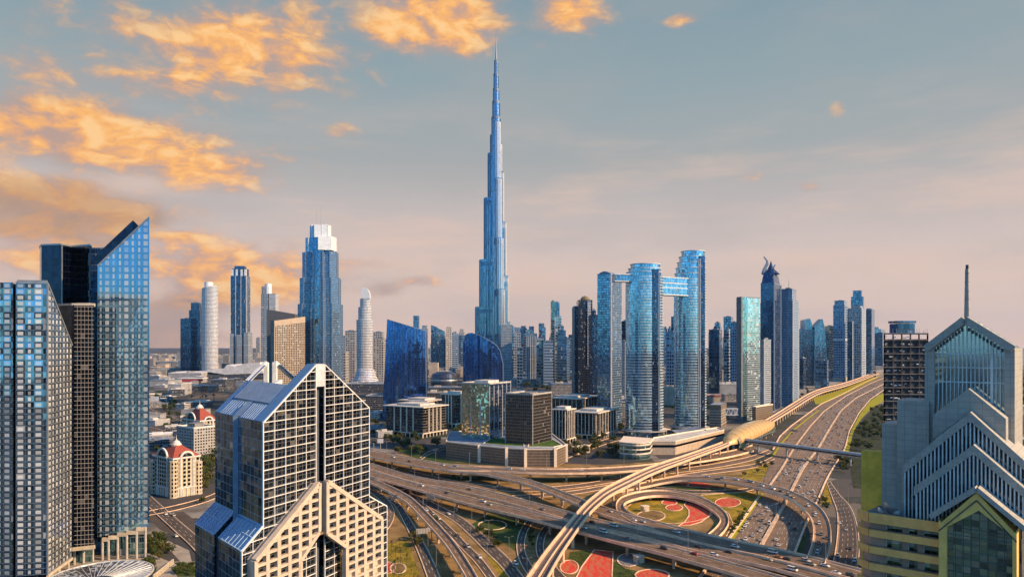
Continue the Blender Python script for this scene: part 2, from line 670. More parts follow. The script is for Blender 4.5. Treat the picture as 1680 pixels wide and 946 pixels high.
FRAMEW = plain('frame_pale', (.62, .64, .66), .4)
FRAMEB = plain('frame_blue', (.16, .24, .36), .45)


def parapet(mb, poly, z, h=1.6, t=.7, m=0):
    n = len(poly)
    for i in range(n):
        a, b = poly[i], poly[(i + 1) % n]
        mb.bar((*a, z + h / 2), (*b, z + h / 2), t, h, m)


def tower(name, label, fp, top, mat, z0=0.0, roof=None, tiers=(), bands=(), podium=None, mast=None, plant=True, fins=0, finmat=None, corner=None,
          group=None, cat='tower', crownmat=None, rim=True, slope=None, bandmat=None, tiermat=None, plant_h=None):
    roof = roof or ROOF
    if cen(fp)[1] > 1750:
        mat = farmat(mat)
    t = thing(name, label, cat, (*cen(fp), 0), group)
    b = MB()
    b.prism(fp, z0, slope if slope else top, 0, 1)
    b.build('body', [mat, roof], t)
    if podium:
        k, h = podium
        p = MB()
        p.prism(inset(fp, k), 0, h, 0, 1)
        p.build('podium', [CONC, ROOFB], t)
    zt, poly = top, fp
    for k, dz in tiers:
        poly2 = inset(poly, k)
        q = MB()
        q.prism(poly2, zt, zt + dz, 0, 1)
        q.build('upper_tier', [tiermat or mat, roof], t)
        zt += dz
        poly = poly2
    if rim and not slope:
        q = MB()
        parapet(q, poly, zt)
        q.build('parapet', [crownmat or FRAMEB], t)
    if plant and not slope:
        q = MB()
        pp = inset(poly, .45)
        q.prism(pp, zt, zt + (plant_h or 4.5), 0, 0)
        q.build('roof_plant', [CONCD], t)
    for z in bands:
        q = MB()
        q.prism(inset(fp, 1.012), z, z + 5, 0, 0, True)
        q.build('mechanical_band', [bandmat or F_BAND], t)
    n = len(fp)
    if fins:
        for i in range(n):
            a, c = Vector(fp[i]), Vector(fp[(i + 1) % n])
            mid = (a + c) / 2
            nrm = Vector(((c - a).y, -(c - a).x)).normalized()
            if (mid + nrm * 2 - Vector(cen(fp))).length < (mid - Vector(cen(fp))).length:
                nrm = -nrm
            if nrm.dot(-mid) <= 0:
                continue
            for j in range(fins + 1):
                p = a + (c - a) * j / fins + nrm * .5
                q = MB()
                q.bar((p.x, p.y, z0), (p.x, p.y, top), 1.1, 1.0)
                q.build('fin', [finmat or FRAMEW], t)
    if corner:
        for i in corner:
            p = fp[i]
            q = MB()
            q.bar((p[0], p[1], z0), (p[0], p[1], top + 2.0), 2.2, 2.2)
            q.build('corner_pier', [finmat or FRAMEW], t)
    if mast:
        q = MB()
        c = cen(poly)
        q.tube((*c, zt), (*c, zt + mast), .9, .25, 6)
        q.build('mast', [STEEL], t)
    return t


def rect(x0, x1, Y, depth, lean=True):
    """box facing the camera squarely, near face at Y between photo columns x0 and x1"""
    return [(PX(x0, Y), Y), (PX(x1, Y), Y), (PX(x1, Y), Y + depth), (PX(x0, Y), Y + depth)]


def ngon(c, rx, ry, n=28, rot=0.0):
    ca, sa = cos(rot), sin(rot)
    return [(c[0] + rx * cos(2 * pi * i / n) * ca - ry * sin(2 * pi * i / n) * sa,
             c[1] + rx * cos(2 * pi * i / n) * sa + ry * sin(2 * pi * i / n) * ca) for i in range(n)]


# ================================================================== the very tall stepped tower
def burj():
    Y = 1659.0
    c = Vector((PX(814, Y), Y))
    t = thing('stepped_supertall_tower', 'tallest blue glass tower, stepping up to a needle thin spire', 'tower', (c.x, c.y, 0))
    wings = [(R(172), [(48, 212), (38.5, 319), (28, 459), (19, 560), (13.5, 602)]),
             (R(292), [(46, 150), (40, 250), (31, 365), (22, 500), (15, 630)]),
             (R(48), [(45, 178), (38, 284), (30, 407), (22, 520), (15.5, 583)])]
    for ang, steps in wings:
        dv = Vector((cos(ang), sin(ang)))
        nv = Vector((-dv.y, dv.x))
        m = MB()
        zb = 0.0
        prevL = None
        for L, h in steps:
            r = 7.6 if L > 30 else 6.4
            tip = c + dv * (L - r)
            poly = [tuple(c + nv * -r), *[tuple(tip + dv * r * sin(a) * 1.0 + nv * (-r * cos(a))) for a in [pi * k / 10 for k in range(11)]], tuple(c + nv * r)]
            m.prism(poly, 0 if prevL is None else zb - 1.0, h, 0, 1)
            for sgn in (-1, 1):                 # the bundled half tubes on the flanks
                tb = c + dv * max(4, L * .55 - r * .4) + nv * sgn * r * .72
                m.prism(ngon(tb, r * .62, r * .62, 14), 0 if prevL is None else zb - 1.0, h - 16, 0, 1)
            zb, prevL = h, L
        m.build('wing', [F_BURJ, STEEL], t, smooth=False)
        zb = 0.0
        for L, h in steps:
            q = MB()
            r = 7.6 if L > 30 else 6.4
            tip = c + dv * (L - r)
            for k in range(7):
                a_ = pi * (k + .5) / 7
                p = tip + dv * (r + .25) * sin(a_) + nv * (-(r + .25) * cos(a_))
                q.bar((*p, zb), (*p, h - 2), .9, .9, up=(*dv, 0))
            for s2 in (-1, 1):
                for k in range(3):
                    p = c + dv * (L - r) * (.35 + .3 * k) + nv * s2 * (r + .2)
                    q.bar((*p, zb), (*p, h - 2), .9, .9, up=(*dv, 0))
            q.build('steel_ribs', [FRAMEB if dv.x < 0 else METAL], t)  # white ribs on right wings, dark on left: sun highlights put into the colour
            zb = h
        for L, h in steps:
            q = MB()
            r = 7.6 if L > 30 else 6.4
            tip = c + dv * (L - r)
            poly = [tuple(c + nv * -(r + .3)), *[tuple(tip + dv * (r + .3) * sin(a) + nv * (-(r + .3) * cos(a))) for a in [pi * k / 10 for k in range(11)]], tuple(c + nv * (r + .3))]
            q.prism(poly, h - 15, h - 6, 0, 0, True)
            q.build('mechanical_band', [facade('burj_band', (.16, .30, .48), 1.4, 3, .3, .4, (.20, .30, .42), blind=0)], t)
    m = MB()
    m.lathe((c.x, c.y, 0), [(10.5, 0), (10.5, 640), (8.6, 640), (8.6, 676), (7.0, 676), (7.0, 705), (5.6, 705), (5.6, 738), (4.2, 738), (4.2, 768), (.01, 768.5)], 20)
    m.build('core', [F_BURJ], t)
    for r_, z0_, z1_ in ((10.5, 602, 640), (8.6, 640, 676), (7.0, 676, 705), (5.6, 705, 738), (4.2, 738, 768)):
        q = MB()
        for k in range(10):
            a_ = 2 * pi * k / 10
            q.bar((c.x + r_ * cos(a_), c.y + r_ * sin(a_), z0_), (c.x + r_ * cos(a_), c.y + r_ * sin(a_), z1_ + 2), .9, .9)
        q.build('steel_ribs', [FRAMEB], t)
        q = MB()
        q.lathe((c.x, c.y, 0), [(r_ + .3, z1_ - 5), (r_ + .3, z1_ + .5), (.1, z1_ + .6)], 20)
        q.build('terrace_rim', [FRAMEB], t)
    m = MB()
    m.lathe((c.x, c.y, 0), [(2.3, 760), (1.9, 780), (1.1, 796), (.55, 822), (.01, 823)], 10)
    m.build('spire', [FRAMEB], t)
    m = MB()
    m.lathe((c.x, c.y, 0), [(88, 0), (88, 16), (70, 16), (70, 22), (.1, 22.5)], 36)
    m.build('podium', [F_NAVY], t)
    # low flank in front of the right wing foot
    m = MB()
    m.prism(rect(812, 834, 1600, 40), 0, PZ(560, 1600), 0, 1)
    m.prism(rect(822, 840, 1590, 30), 0, PZ(532, 1600), 0, 1)
    m.build('annex', [F_SILVER, ROOF], t)


burj()

# ================================================================== twin curved towers with the sky bridge
F_SKY = facade('skyview_glass', (.28, .56, .84), 1.5, 3.9, .06, .10, (.16, .28, .40), blind=.05, jit=.007, wave=.02)
SLAB = plain('pale_slab_edge', (.55, .62, .66), .4)


def skyview(label, pc, Y, rx, ry, ztop, cuts, slot_a, rot, strip_a):
    c = (PX(pc, Y), Y + ry)
    t = thing('curved_tower', label, 'tower', (*c, 0))
    m = MB()
    m.prism(ngon(c, rx, ry, 40, rot), 0, ztop - sum(h for _, h, _ in cuts), 0, 1)
    m.build('body', [F_SKY, ROOF], t)
    z = ztop - sum(h for _, h, _ in cuts)
    for k, h, sh in cuts:
        q = MB()
        cc = (c[0] + sh, c[1])
        q.prism(ngon(cc, rx * k, ry * (.6 + .4 * k), 36, rot), z, z + h, 0, 1)
        q.build('upper_tier', [F_SKY, ROOF], t)
        q = MB()
        q.prism(ngon(cc, rx * k + .8, ry * (.6 + .4 * k) + .8, 36, rot), z + h - .5, z + h + .5, 0, 0, True)
        q.build('slab_edge', [SLAB], t)
        z += h
    # projecting floor slabs, one lattice
    q = MB()
    zz = 6.0
    top = ztop - sum(h for _, h, _ in cuts)
    while zz < top:
        a0, a1 = (slot_a + .22, slot_a + 2.2)
        n = 16
        for (b0, b1, ex) in ((slot_a + .2, slot_a + 1.7, 1.5), (slot_a - 1.95, slot_a - .2, .55)):
            for i in range(n):
                th0, th1 = b0 + (b1 - b0) * i / n, b0 + (b1 - b0) * (i + 1) / n
                P = lambda th, e: (c[0] + (rx + e) * cos(th) * cos(rot) - (ry + e) * sin(th) * sin(rot), c[1] + (rx + e) * cos(th) * sin(rot) + (ry + e) * sin(th) * cos(rot))
                A, B, C_, D = P(th0, -.5), P(th1, -.5), P(th1, ex), P(th0, ex)
                q.face([(*D, zz), (*C_, zz), (*C_, zz + .75), (*D, zz + .75)])
                q.face([(*A, zz + .75), (*D, zz + .75), (*C_, zz + .75), (*B, zz + .75)])
                q.face([(*A, zz), (*B, zz), (*C_, zz), (*D, zz)])
        zz += 3.9
    q.build('floor_slabs', [SLAB], t)
    # dark vertical slot
    P = Vector((c[0] + rx * cos(slot_a) * cos(rot) - ry * sin(slot_a) * sin(rot), c[1] + rx * cos(slot_a) * sin(rot) + ry * sin(slot_a) * cos(rot)))
    q = MB()
    q.box((P.x, P.y, ztop / 2 - 4), (8.5, 5, ztop - 8), 0)
    q.build('dark_shaft', [F_NAVY], t)
    q = MB()
    P2 = Vector((c[0] + rx * cos(strip_a) * cos(rot) - ry * sin(strip_a) * sin(rot), c[1] + rx * cos(strip_a) * sin(rot) + ry * sin(strip_a) * cos(rot)))
    q.box((P2.x, P2.y, ztop / 2 - 6), (4.0, 4.0, ztop - 12), 0)
    q.build('pale_shaft', [F_STRIPE], t)
    q = MB()
    for k in range(12):
        a = 2 * pi * k / 12
        q.tube((c[0] + (rx + 2) * cos(a), c[1] + (ry + 2) * sin(a), 0), (c[0] + (rx + 2) * cos(a), c[1] + (ry + 2) * sin(a), 8), .8)
    q.prism(ngon(c, rx + 6, ry + 6, 30), 8, 9.2, 0, 0, True)
    q.build('entrance_canopy', [CONC], t)
    return t


skyview('curved blue glass twin tower with square stepped top, west end of the long sky bridge', 1061, 1000, 25.5, 21, PZ(434, 1020),
        [(.94, 5, 0), (.88, 5, 1), (.80, 6, 2)], -pi / 2 + .50, 0.0, -pi / 2 + .72)
skyview('taller curved blue glass twin tower with swept in crown, east end of the sky bridge', 1137, 1040, 22.5, 20, PZ(413, 1060),
        [(.97, 8, .6), (.93, 8, 1.4), (.88, 8, 2.4), (.82, 8, 3.6), (.74, 8, 5)], -pi / 2 + .62, 0.0, -pi / 2 + .45)


def skybridge():
    A = Vector((PX(1080, 1024), 1024))
    B = Vector((PX(1150, 1066), 1066))
    t = thing('sky_bridge', 'three storey glazed bridge joining the twin curved towers near their tops', 'bridge', ((A.x + B.x) / 2, (A.y + B.y) / 2, PZ(485, 1040)))
    q = MB()
    dv = (B - A).normalized()
    nv = Vector((-dv.y, dv.x))
    z0, z1 = PZ(485, 1040), PZ(457, 1040)
    poly = [tuple(A - nv * 8), tuple(B - nv * 8), tuple(B + nv * 8), tuple(A + nv * 8)]
    q.prism(poly, z0, z1, 0, 1, True)
    q.build('body', [F_BLUE, ROOF], t)
    for k, z in enumerate((z0 - .3, (z0 + z1) / 2 - 2.5, (z0 + z1) / 2 + 4.0, z1 - .3)):
        q = MB()
        ex = 9.5 if k in (0, 3) else 8.6
        q.prism([tuple(A - nv * ex), tuple(B - nv * ex), tuple(B + nv * ex), tuple(A + nv * ex)], z, z + 1.3, 0, 0, True)
        q.build('slab_edge', [SLAB], t)
    A = Vector((PX(1006, 1010), 1010))
    B = Vector((PX(1060, 1018), 1018))
    t = thing('cantilever_deck', 'cantilevered flat deck reaching left from the shorter twin tower', 'deck', ((A.x + B.x) / 2, A.y, PZ(462, 1015)))
    q = MB()
    dv = (B - A).normalized()
    nv = Vector((-dv.y, dv.x))
    z0 = PZ(463, 1015)
    for k, (z, h, e) in enumerate(((z0, 1.6, 7.5), (z0 + 2.0, 7.5, 6.2), (z0 + 9.6, 1.6, 7.5))):
        q = MB()
        q.prism([tuple(A - nv * e), tuple(B - nv * e), tuple(B + nv * e), tuple(A + nv * e)], z, z + h, 0, 1, True)
        q.build(('floor_slab', 'glazed_wall', 'roof_slab')[k], [SLAB if k != 1 else F_BLUE, ROOF], t)


skybridge()

# slab tower beside the left twin
fp = foot(980, 1003, 1020, 1130, 34)
t = tower('slab_tower', 'grey blue slab tower with slightly bowed roof, left of the twin towers', fp, PZ(450, 1130), F_BLUE2, fins=0, plant=False, corner=(0,), rim=True)
q = MB()
A, L = Vector(fp[0]), Vector(fp[3])
zt = PZ(450, 1130)
arc = [(0, 0)] + [(k / 8, 5.0 * sin(pi * k / 8) + .5) for k in range(9)] + [(1, 0)]
pl = Plane(L, A)
extr(q, pl, [((A - L).length * u, zt + h) for u, h in arc], -18, .3)
q.build('bowed_crown', [FRAMEB], t)

# ------------------------------------------------------------------ crown tower on the left (stepped, white top)
def boulevard():
    Y = 1480
    c = (PX(521, Y), Y + 26)
    t = thing('art_deco_tower', 'stepped blue tower with gleaming white crown and two antennas', 'tower', (*c, 0))
    lv = [(485, 556, 0, 498, 34), (488, 553, 498, 455, 30), (492, 549, 455, 412, 27), (497, 545, 412, 388, 23), (504, 537, 388, 368, 18)]
    for k, (a, b, y0, y1, dp) in enumerate(lv):
        hw = (PX(b, Y) - PX(a, Y)) / 2
        cx = (PX(a, Y) + PX(b, Y)) / 2
        z0 = 0 if k == 0 else PZ(y0, Y)
        z1 = PZ(y1, Y)
        q = MB()
        s1 = hw * .42
        # octagonal bundle: central bay forward, flanks stepped back
        poly = [(cx - hw, c[1] - dp * .35), (cx - hw * .72, c[1] - dp * .62), (cx - hw * .38, c[1] - dp * .62), (cx - hw * .30, c[1] - dp * .85),
                (cx + hw * .30, c[1] - dp * .85), (cx + hw * .38, c[1] - dp * .62), (cx + hw * .66, c[1] - dp * .62), (cx + hw * .95, c[1] - dp * .1), (cx + hw, c[1] + dp * .3),
                (cx + hw * .6, c[1] + dp), (cx - hw * .6, c[1] + dp), (cx - hw, c[1] + dp * .35)]
        q.prism(poly, z0, z1, 0, 1)
        q.build('stepped_tier', [F_DECO if k < 3 else F_BLUE, METALW if k > 2 else ROOF], t)
        for j in (1, 4, 6, 7):
            q = MB()
            q.bar((*poly[j], z0), (*poly[j], z1 + (3 if k > 2 else 1.5)), 2.2, 2.2)
            q.build('corner_pier', [FRAMEB if k < 3 else METALW], t)
        if k < 4:
            q = MB()
            hw2 = hw * .13
            q.prism([(cx - hw2, c[1] - dp * .9), (cx + hw2, c[1] - dp * .9), (cx + hw2, c[1]), (cx - hw2, c[1])], z0, z1, 0, 1)
            q.build('glass_bay', [F_BLUE, ROOF], t)
    for k2, (a, b, y0, y1, off) in enumerate(((522, 545, 412, 389, 8.5), (514, 536, 388, 369, 6.0))):
        q = MB()
        x0_, x1_ = PX(a, Y), PX(b, Y)
        q.prism([(x0_, c[1] - 27 + k2 * 8), (x1_ - 3, c[1] - 20 + k2 * 6), (x1_ + 1.5, c[1] + 4), (x1_ - 6, c[1] + 14), (x0_, c[1])], PZ(y0, Y) + (3 if k2 == 0 else 0), PZ(y1, Y) + 2.5, 0, 0)
        q.build('white_crown_panel', [METALW], t)
    for x, ya in ((513, 374), (524, 370)):
        q = MB()
        a = PX(x + 5, Y)
        q.box((a, c[1] - 6, PZ(380, Y)), (16, 16, 30))
        q.build('crown_block', [METALW], t)
    for x, ya in ((516, 345), (523, 342)):
        q = MB()
        q.tube((PX(x, Y), c[1] - 8, PZ(372, Y)), (PX(x, Y), c[1] - 8, PZ(ya - 8, Y)), .7, .25, 6)
        q.build('antenna', [STEEL], t)


boulevard()

# ------------------------------------------------------------------ pale rounded tower with a sloping fin top
def address():
    Y = 2290
    c = (PX(597, Y), Y + 25)
    t = thing('rounded_pale_tower', 'pale rounded tower with curved blade crown and flared base', 'tower', (*c, 0))
    for a, b, z0, z1 in ((582, 609, 0, PZ(524, Y)), (585, 606.5, PZ(524, Y), PZ(503, Y)), (588, 605.5, PZ(503, Y), PZ(489, Y))):
        hw = (PX(b, Y) - PX(a, Y)) / 2
        q = MB()
        q.prism(ngon(((PX(a, Y) + PX(b, Y)) / 2, c[1]), hw, hw * .8, 24), z0, z1, 0, 1)
        q.build('rounded_tier', [farmat(F_WHITE, 1.5), ROOFL], t)
    pl = Plane((PX(590, Y), c[1] - 6), (PX(605.5, Y), c[1] - 6))
    W_ = PX(605.5, Y) - PX(590, Y)
    z0, z1 = PZ(489, Y), PZ(471, Y)
    pts = [(W_ * .1, z0), (W_, z0), (W_ * .98, z0 + (z1 - z0) * .45), (W_ * .82, z0 + (z1 - z0) * .78), (W_ * .55, z0 + (z1 - z0) * .97), (W_ * .22, z1), (W_ * .1, z1)]
    q = MB()
    extr(q, pl, pts, -9, 7)
    q.build('blade_crown', [METALW], t)
    q = MB()
    q.lathe((*c, 0), [(44, 0), (40, 12), (33, 26), (29, 42), (26, 46), (.1, 47)], 28)
    q.build('flared_base', [farmat(F_WHITE)], t)


address()


# ------------------------------------------------------------------ two dark blue sail shaped blocks
def sail(label, pts_px, Y, depth, mat, backshift=14, lean=None):
    pl = Plane((PX(pts_px[0][0], Y), Y), (PX(pts_px[-1][0], Y), Y))
    t = thing('sail_tower', label, 'tower', (pl.A.x, Y, 0))
    poly = [pl.hit(x, y) for x, y in pts_px]
    poly = [(poly[0][0], 0)] + poly + [(poly[-1][0], 0)] if poly[0][1] > 1 else poly
    q = MB()
    m = len(poly)
    # bowed front: subdivide in columns so the face curves like a leaf
    xs = [p[0] for p in poly]
    l0, l1 = min(xs), max(xs)

    def top(l):
        tp = [p for p in poly if p[1] > .5]
        for (a, b) in zip(tp, tp[1:]):
            if a[0] <= l <= b[0] or b[0] <= l <= a[0]:
                f = (l - a[0]) / (b[0] - a[0]) if abs(b[0] - a[0]) > 1e-6 else 0
                return a[1] + (b[1] - a[1]) * f
        return tp[0][1] if abs(l - l0) < abs(l - l1) else tp[-1][1]
    n = 14
    cols = []
    for k in range(n + 1):
        l = l0 + (l1 - l0) * k / n
        bow = 7.0 * sin(pi * k / n)
        cols.append((l, bow))
    if lean:
        ta, tb_ = pl.hit(*lean[0]), pl.hit(*lean[1])
        tops = [(ta[0] + (tb_[0] - ta[0]) * k / n, ta[1] + (tb_[1] - ta[1]) * k / n) for k in range(n + 1)]
    else:
        tops = [(l, top(l)) for l, o in cols]
    fr = [(pl.p(l, 0, o), pl.p(*tp_, o)) for (l, o), tp_ in zip(cols, tops)]
    bk = [(pl.p(l, 0, -depth - o * .6), pl.p(tp_[0], tp_[1] - backshift * .3, -depth - o * .6)) for (l, o), tp_ in zip(cols, tops)]
    u = 0
    for k in range(n):
        (a0, a1), (b0, b1) = fr[k], fr[k + 1]
        L = (b0 - a0).length
        q.face([a0, b0, b1, a1], 0, [(u, 0), (u + L, 0), (u + L, b1.z), (u, a1.z)])
        (c0, c1), (d0, d1) = bk[k], bk[k + 1]
        q.face([d0, c0, c1, d1], 0)
        q.face([a1, b1, d1, c1], 1)
        u += L
    q.face([bk[0][0], fr[0][0], fr[0][1], bk[0][1]], 0)
    q.face([fr[n][0], bk[n][0], bk[n][1], fr[n][1]], 0)
    q.build('glass_shell', [mat, FRAMEB], t)
    for k in range(n + 1):
        a, b = fr[k]
        f = MB()
        f.bar(a + pl.n.to_3d() * .3, b + pl.n.to_3d() * .3, .35, .6)
        f.build('fin', [F_SLOT], t)
    e = MB()
    for k in range(n):
        e.bar(fr[k][1], fr[k + 1][1], 1.2, 1.2)
    e.build('roof_edge', [FRAMEB], t)
    f = MB()
    f.bar(fr[n][0] + Vector((0.5, 0, 0)), fr[n][1] + Vector((.5, 0, 0)), 1.8, 1.8)
    f.build('edge_pier', [STEEL], t)
    return t


sail('deep blue sail shaped tower with roof sloping straight down to the right', [(627, 560), (635, 525), (697, 542), (700, 570)], 1250, 30, F_SAIL, lean=((635.5, 524), (697.5, 542)))
sail('deep blue sail shaped tower with rounded right shoulder, before the tallest tower', [(760, 562), (764, 549), (772, 545.5), (790, 551), (803, 558), (814, 565), (821, 576), (825, 596)], 1330, 30, F_SAIL)

# ------------------------------------------------------------------ horned tower and its neighbours on the highway
def horned():
    Y = 1400
    fp = foot(1248, 1270, 1281, Y, 30)
    t = tower('horned_tower', 'dark blue tower whose roof ends in two curved horns', fp, PZ(465, Y), F_NAVY, plant=False, corner=(0, 1), finmat=FRAMEB)
    f2 = inset(fp, .72)
    q = MB()
    q.frustum(inset(fp, .95), PZ(465, Y), f2, PZ(447, Y), 0, 0)
    q.build('tapered_crown', [F_NAVY], t)
    c = Vector((*cen(fp), 0))
    for path in ([(1252, 450), (1255, 440), (1259, 432), (1258, 427), (1253, 421)], [(1272, 452), (1268, 445), (1266, 440), (1270, 437), (1272, 434)]):
        q = MB()
        pts = [Vector((PX(x, c.y), c.y, PZ(y, c.y))) for x, y in path]
        for k in range(len(pts) - 1):
            q.bar(pts[k], pts[k + 1], 4.6 - k * 1.0, 6.5 - k * 1.35)
        q.build('horn', [FRAMEB], t)
    for k in range(4):
        q = MB()
        p = Vector((PX(1252 + k * 7, c.y), c.y - 3, 0))
        q.tube((p.x, p.y, PZ(466, Y)), (p.x, p.y, PZ(437 + abs(k - 1) * 3, Y)), .5, .5, 5)
        q.build('lattice_post', [STEEL], t)
    q = MB()
    q.lathe((c.x, c.y, 0), [(17, PZ(447, Y)), (8, PZ(440, Y)), (3.5, PZ(433, Y)), (.1, PZ(424, Y))], 10)
    q.build('crown_cone', [F_NAVY], t)


horned()
fp = foot(1209, 1217, 1247, 1225, 62)
t = tower('slab_tower', 'pale glass slab tower with blank grey end wall beside the metro station', fp, PZ(488, 1225), F_PALE, plant=False, corner=(0,), finmat=CONC)
q = MB()
A, L = Vector(fp[0]), Vector(fp[3])
pl = Plane(L, A)
q2 = (A - L).length
extr(q, pl, [(0, 0), (q2, 0), (q2, PZ(486, 1225)), (0, PZ(488, 1225))], .05, 1.2)
q.build('end_wall', [CONCD], t)
q = MB()
pl = Plane(fp[0], fp[1])
extr(q, pl, [(.5, 0), (12, 0), (12, PZ(487, 1225)), (.5, PZ(487, 1225))], .05, .5)
q.build('teal_strip', [F_TEAL], t)
tower('office_tower', 'lower white ribbed block tucked against the pale slab tower', foot(1247, 1254, 1265, 1255, 40), PZ(558, 1255), F_SILVER, corner=(0,))
t = tower('hotel_tower', 'pale blue gridded tower with white side and short needle mast', foot(1278, 1301, 1310, 1480, 32), PZ(492, 1480), F_BLUEGRID, tiers=((.78, 22),), mast=22, corner=(0, 1), finmat=FRAMEW)

# ================================================================== the table of other towers
T = tower
T('twin_block_tower', 'dark blue stepped tower standing against a pale rounded one', rect(296, 313, 3000, 40), PZ(523, 3000), F_NAVY)
T('twin_block_tower', 'dark blue tower with raised cap, right half of the stepped pair', rect(310, 328, 3030, 40), PZ(508, 3000), F_NAVY, tiers=((.75, 30),))
Y = 2800
t = thing('round_tower', 'white rounded tower with a white drum on top', 'tower', (PX(340, Y), Y + 25, 0))
q = MB()
q.prism(ngon((PX(340, Y), Y + 25), PX(353, Y) - PX(340, Y), 26, 24), 0, [PZ(470 + 3 * cos(2 * pi * i / 24) * -1, Y) for i in range(24)], 0, 1)
q.build('body', [farmat(F_WHITE), ROOFL], t)
q = MB()
q.lathe((PX(338, Y), Y + 25, 0), [(16, PZ(476, Y)), (16, PZ(462, Y)), (.1, PZ(461, Y))], 18)
q.build('crown_drum', [METALW], t)
q = MB()
q.prism(ngon((PX(341, Y), Y + 25), 40, 34, 20), 0, 22, 0, 1)
q.build('podium', [F_WHITE, ROOFL], t)
Y = 2900
t = T('striped_tower', 'slender tower of dark and white vertical stripes with crenellated top', rect(378, 404, Y, 45), PZ(452, Y), F_NAVY, fins=3, finmat=METALW, tiers=((.86, 28), (.7, 10)), plant=False)
for x0, x1, yt in ((377, 382, 547), (400, 407, 545), (388, 396, 549)):
    q = MB()
    q.prism(rect(x0, x1, Y - 8, 50), 0, PZ(yt, Y), 0, 1)
    q.build('lower_wing', [F_STRIPE, ROOFL], t)
for x in (381, 388, 396, 402):
    q = MB()
    q.box((PX(x, Y), Y + 4, PZ(447, Y)), (7, 7, 26))
    q.build('crown_pier', [METALW], t)
t = T('twin_height_tower', 'grey blue tower with white drum top behind the beige hotel', rect(428, 441, 3000, 40), PZ(482, 3000), F_SILVER, tiers=((.9, 30),), crownmat=METALW)
q = MB()
q.prism(rect(440, 452, 3000, 40), 0, PZ(481, 3000), 0, 1)
q.build('right_wing', [farmat(F_WHITE), ROOFL], t)
q = MB()
q.lathe((PX(438, 3000), 3015, 0), [(14, PZ(482, 3000)), (14, PZ(465, 3000)), (.1, PZ(464, 3000))], 16)
q.build('crown_drum', [METALW], t)
# beige hotel with a wedge behind
Y = 1390
t = thing('beige_hotel', 'beige gridded hotel slab with a dark grey wedge roof', 'hotel', (PX(460, Y), Y + 20, 0))
fp = [(PX(450, Y), Y), (PX(486, Y), Y + 30), (PX(486, Y), Y + 60), (PX(444, Y), Y + 22)]
q = MB()
q.prism(fp, 0, [PZ(527, Y), PZ(519, Y), PZ(519, Y), PZ(529, Y)], 0, 1)
q.build('body', [F_BEIGE, ROOFL], t)
q = MB()
extr(q, Plane(fp[0], fp[1]), [(0, PZ(535, Y)), (60, PZ(528, Y)), (60, PZ(518, Y)), (0, PZ(526, Y))], -1, .6)
q.build('cornice', [plain('beige_stone', (.46, .37, .28), .8)], t)
q = MB()
fpb = [(PX(438, Y + 60), Y + 60), (PX(484, Y + 60), Y + 60), (PX(484, Y + 60), Y + 80), (PX(438, Y + 60), Y + 80)]
q.prism(fpb, 0, [PZ(507, Y + 60), PZ(515, Y + 60), PZ(515, Y + 60), PZ(507, Y + 60)], 0, 1)
q.build('wedge_slab', [plain('dark_cladding', (.10, .10, .11), .5), ROOF], t)
q = MB()
q.prism([(PX(443, Y), Y + 3), (PX(450, Y), Y - .5), (PX(450, Y), Y + 8), (PX(443, Y), Y + 12)], 0, PZ(525, Y), 0, 0)
q.build('stair_tower', [CONCD], t)
# grey blocks between the two crown towers
for k, (a, b, y, Yd, mt, lb) in enumerate(((557, 567, 577, 2050, F_CONC, 'grey flat block right beside the art deco tower foot'), (566, 583, 543, 2500, F_CONC, 'tall brownish grey apartment block left of the pale rounded tower'),
                                          (557, 572, 552, 2650, F_SILVER, 'pale apartment block partly behind a brownish grey block'),
                                          (612, 627, 545, 2700, F_CONC, 'brown grey apartment block between pale rounded and blue sail towers'),
                                          (617, 629, 555, 2400, F_CONC, 'lower brown apartment block touching the blue sail tower'))):
    T('apartment_block', lb, rect(a, b, Yd, 40), PZ(y, Yd), mt)
t = T('slender_tower', 'thin twisted looking tower peeping over the straight sail tower', rect(678, 687, 3600, 30), PZ(518, 3600), F_BLUE, plant=False)
T('office_tower', 'blue slab tower with slanting roof in the gap between the sail towers', rect(707, 717, 3300, 50), 0, F_BLUE, slope=[PZ(533, 3300), PZ(536, 3300), PZ(536, 3300), PZ(533, 3300)])
T('office_tower', 'paler half of the slab pair in the gap between the sail towers', rect(717, 729, 3320, 50), 0, F_BLUE2, slope=[PZ(537, 3300), PZ(543, 3300), PZ(543, 3300), PZ(537, 3300)])
T('office_tower', 'narrow navy block left of the rounded sail tower', rect(740, 748, 3300, 40), PZ(546, 3300), F_NAVY)
T('office_tower', 'wide navy block rising behind the rounded sail tower', rect(748, 764, 3250, 40), PZ(550, 3250), F_BLUE2)

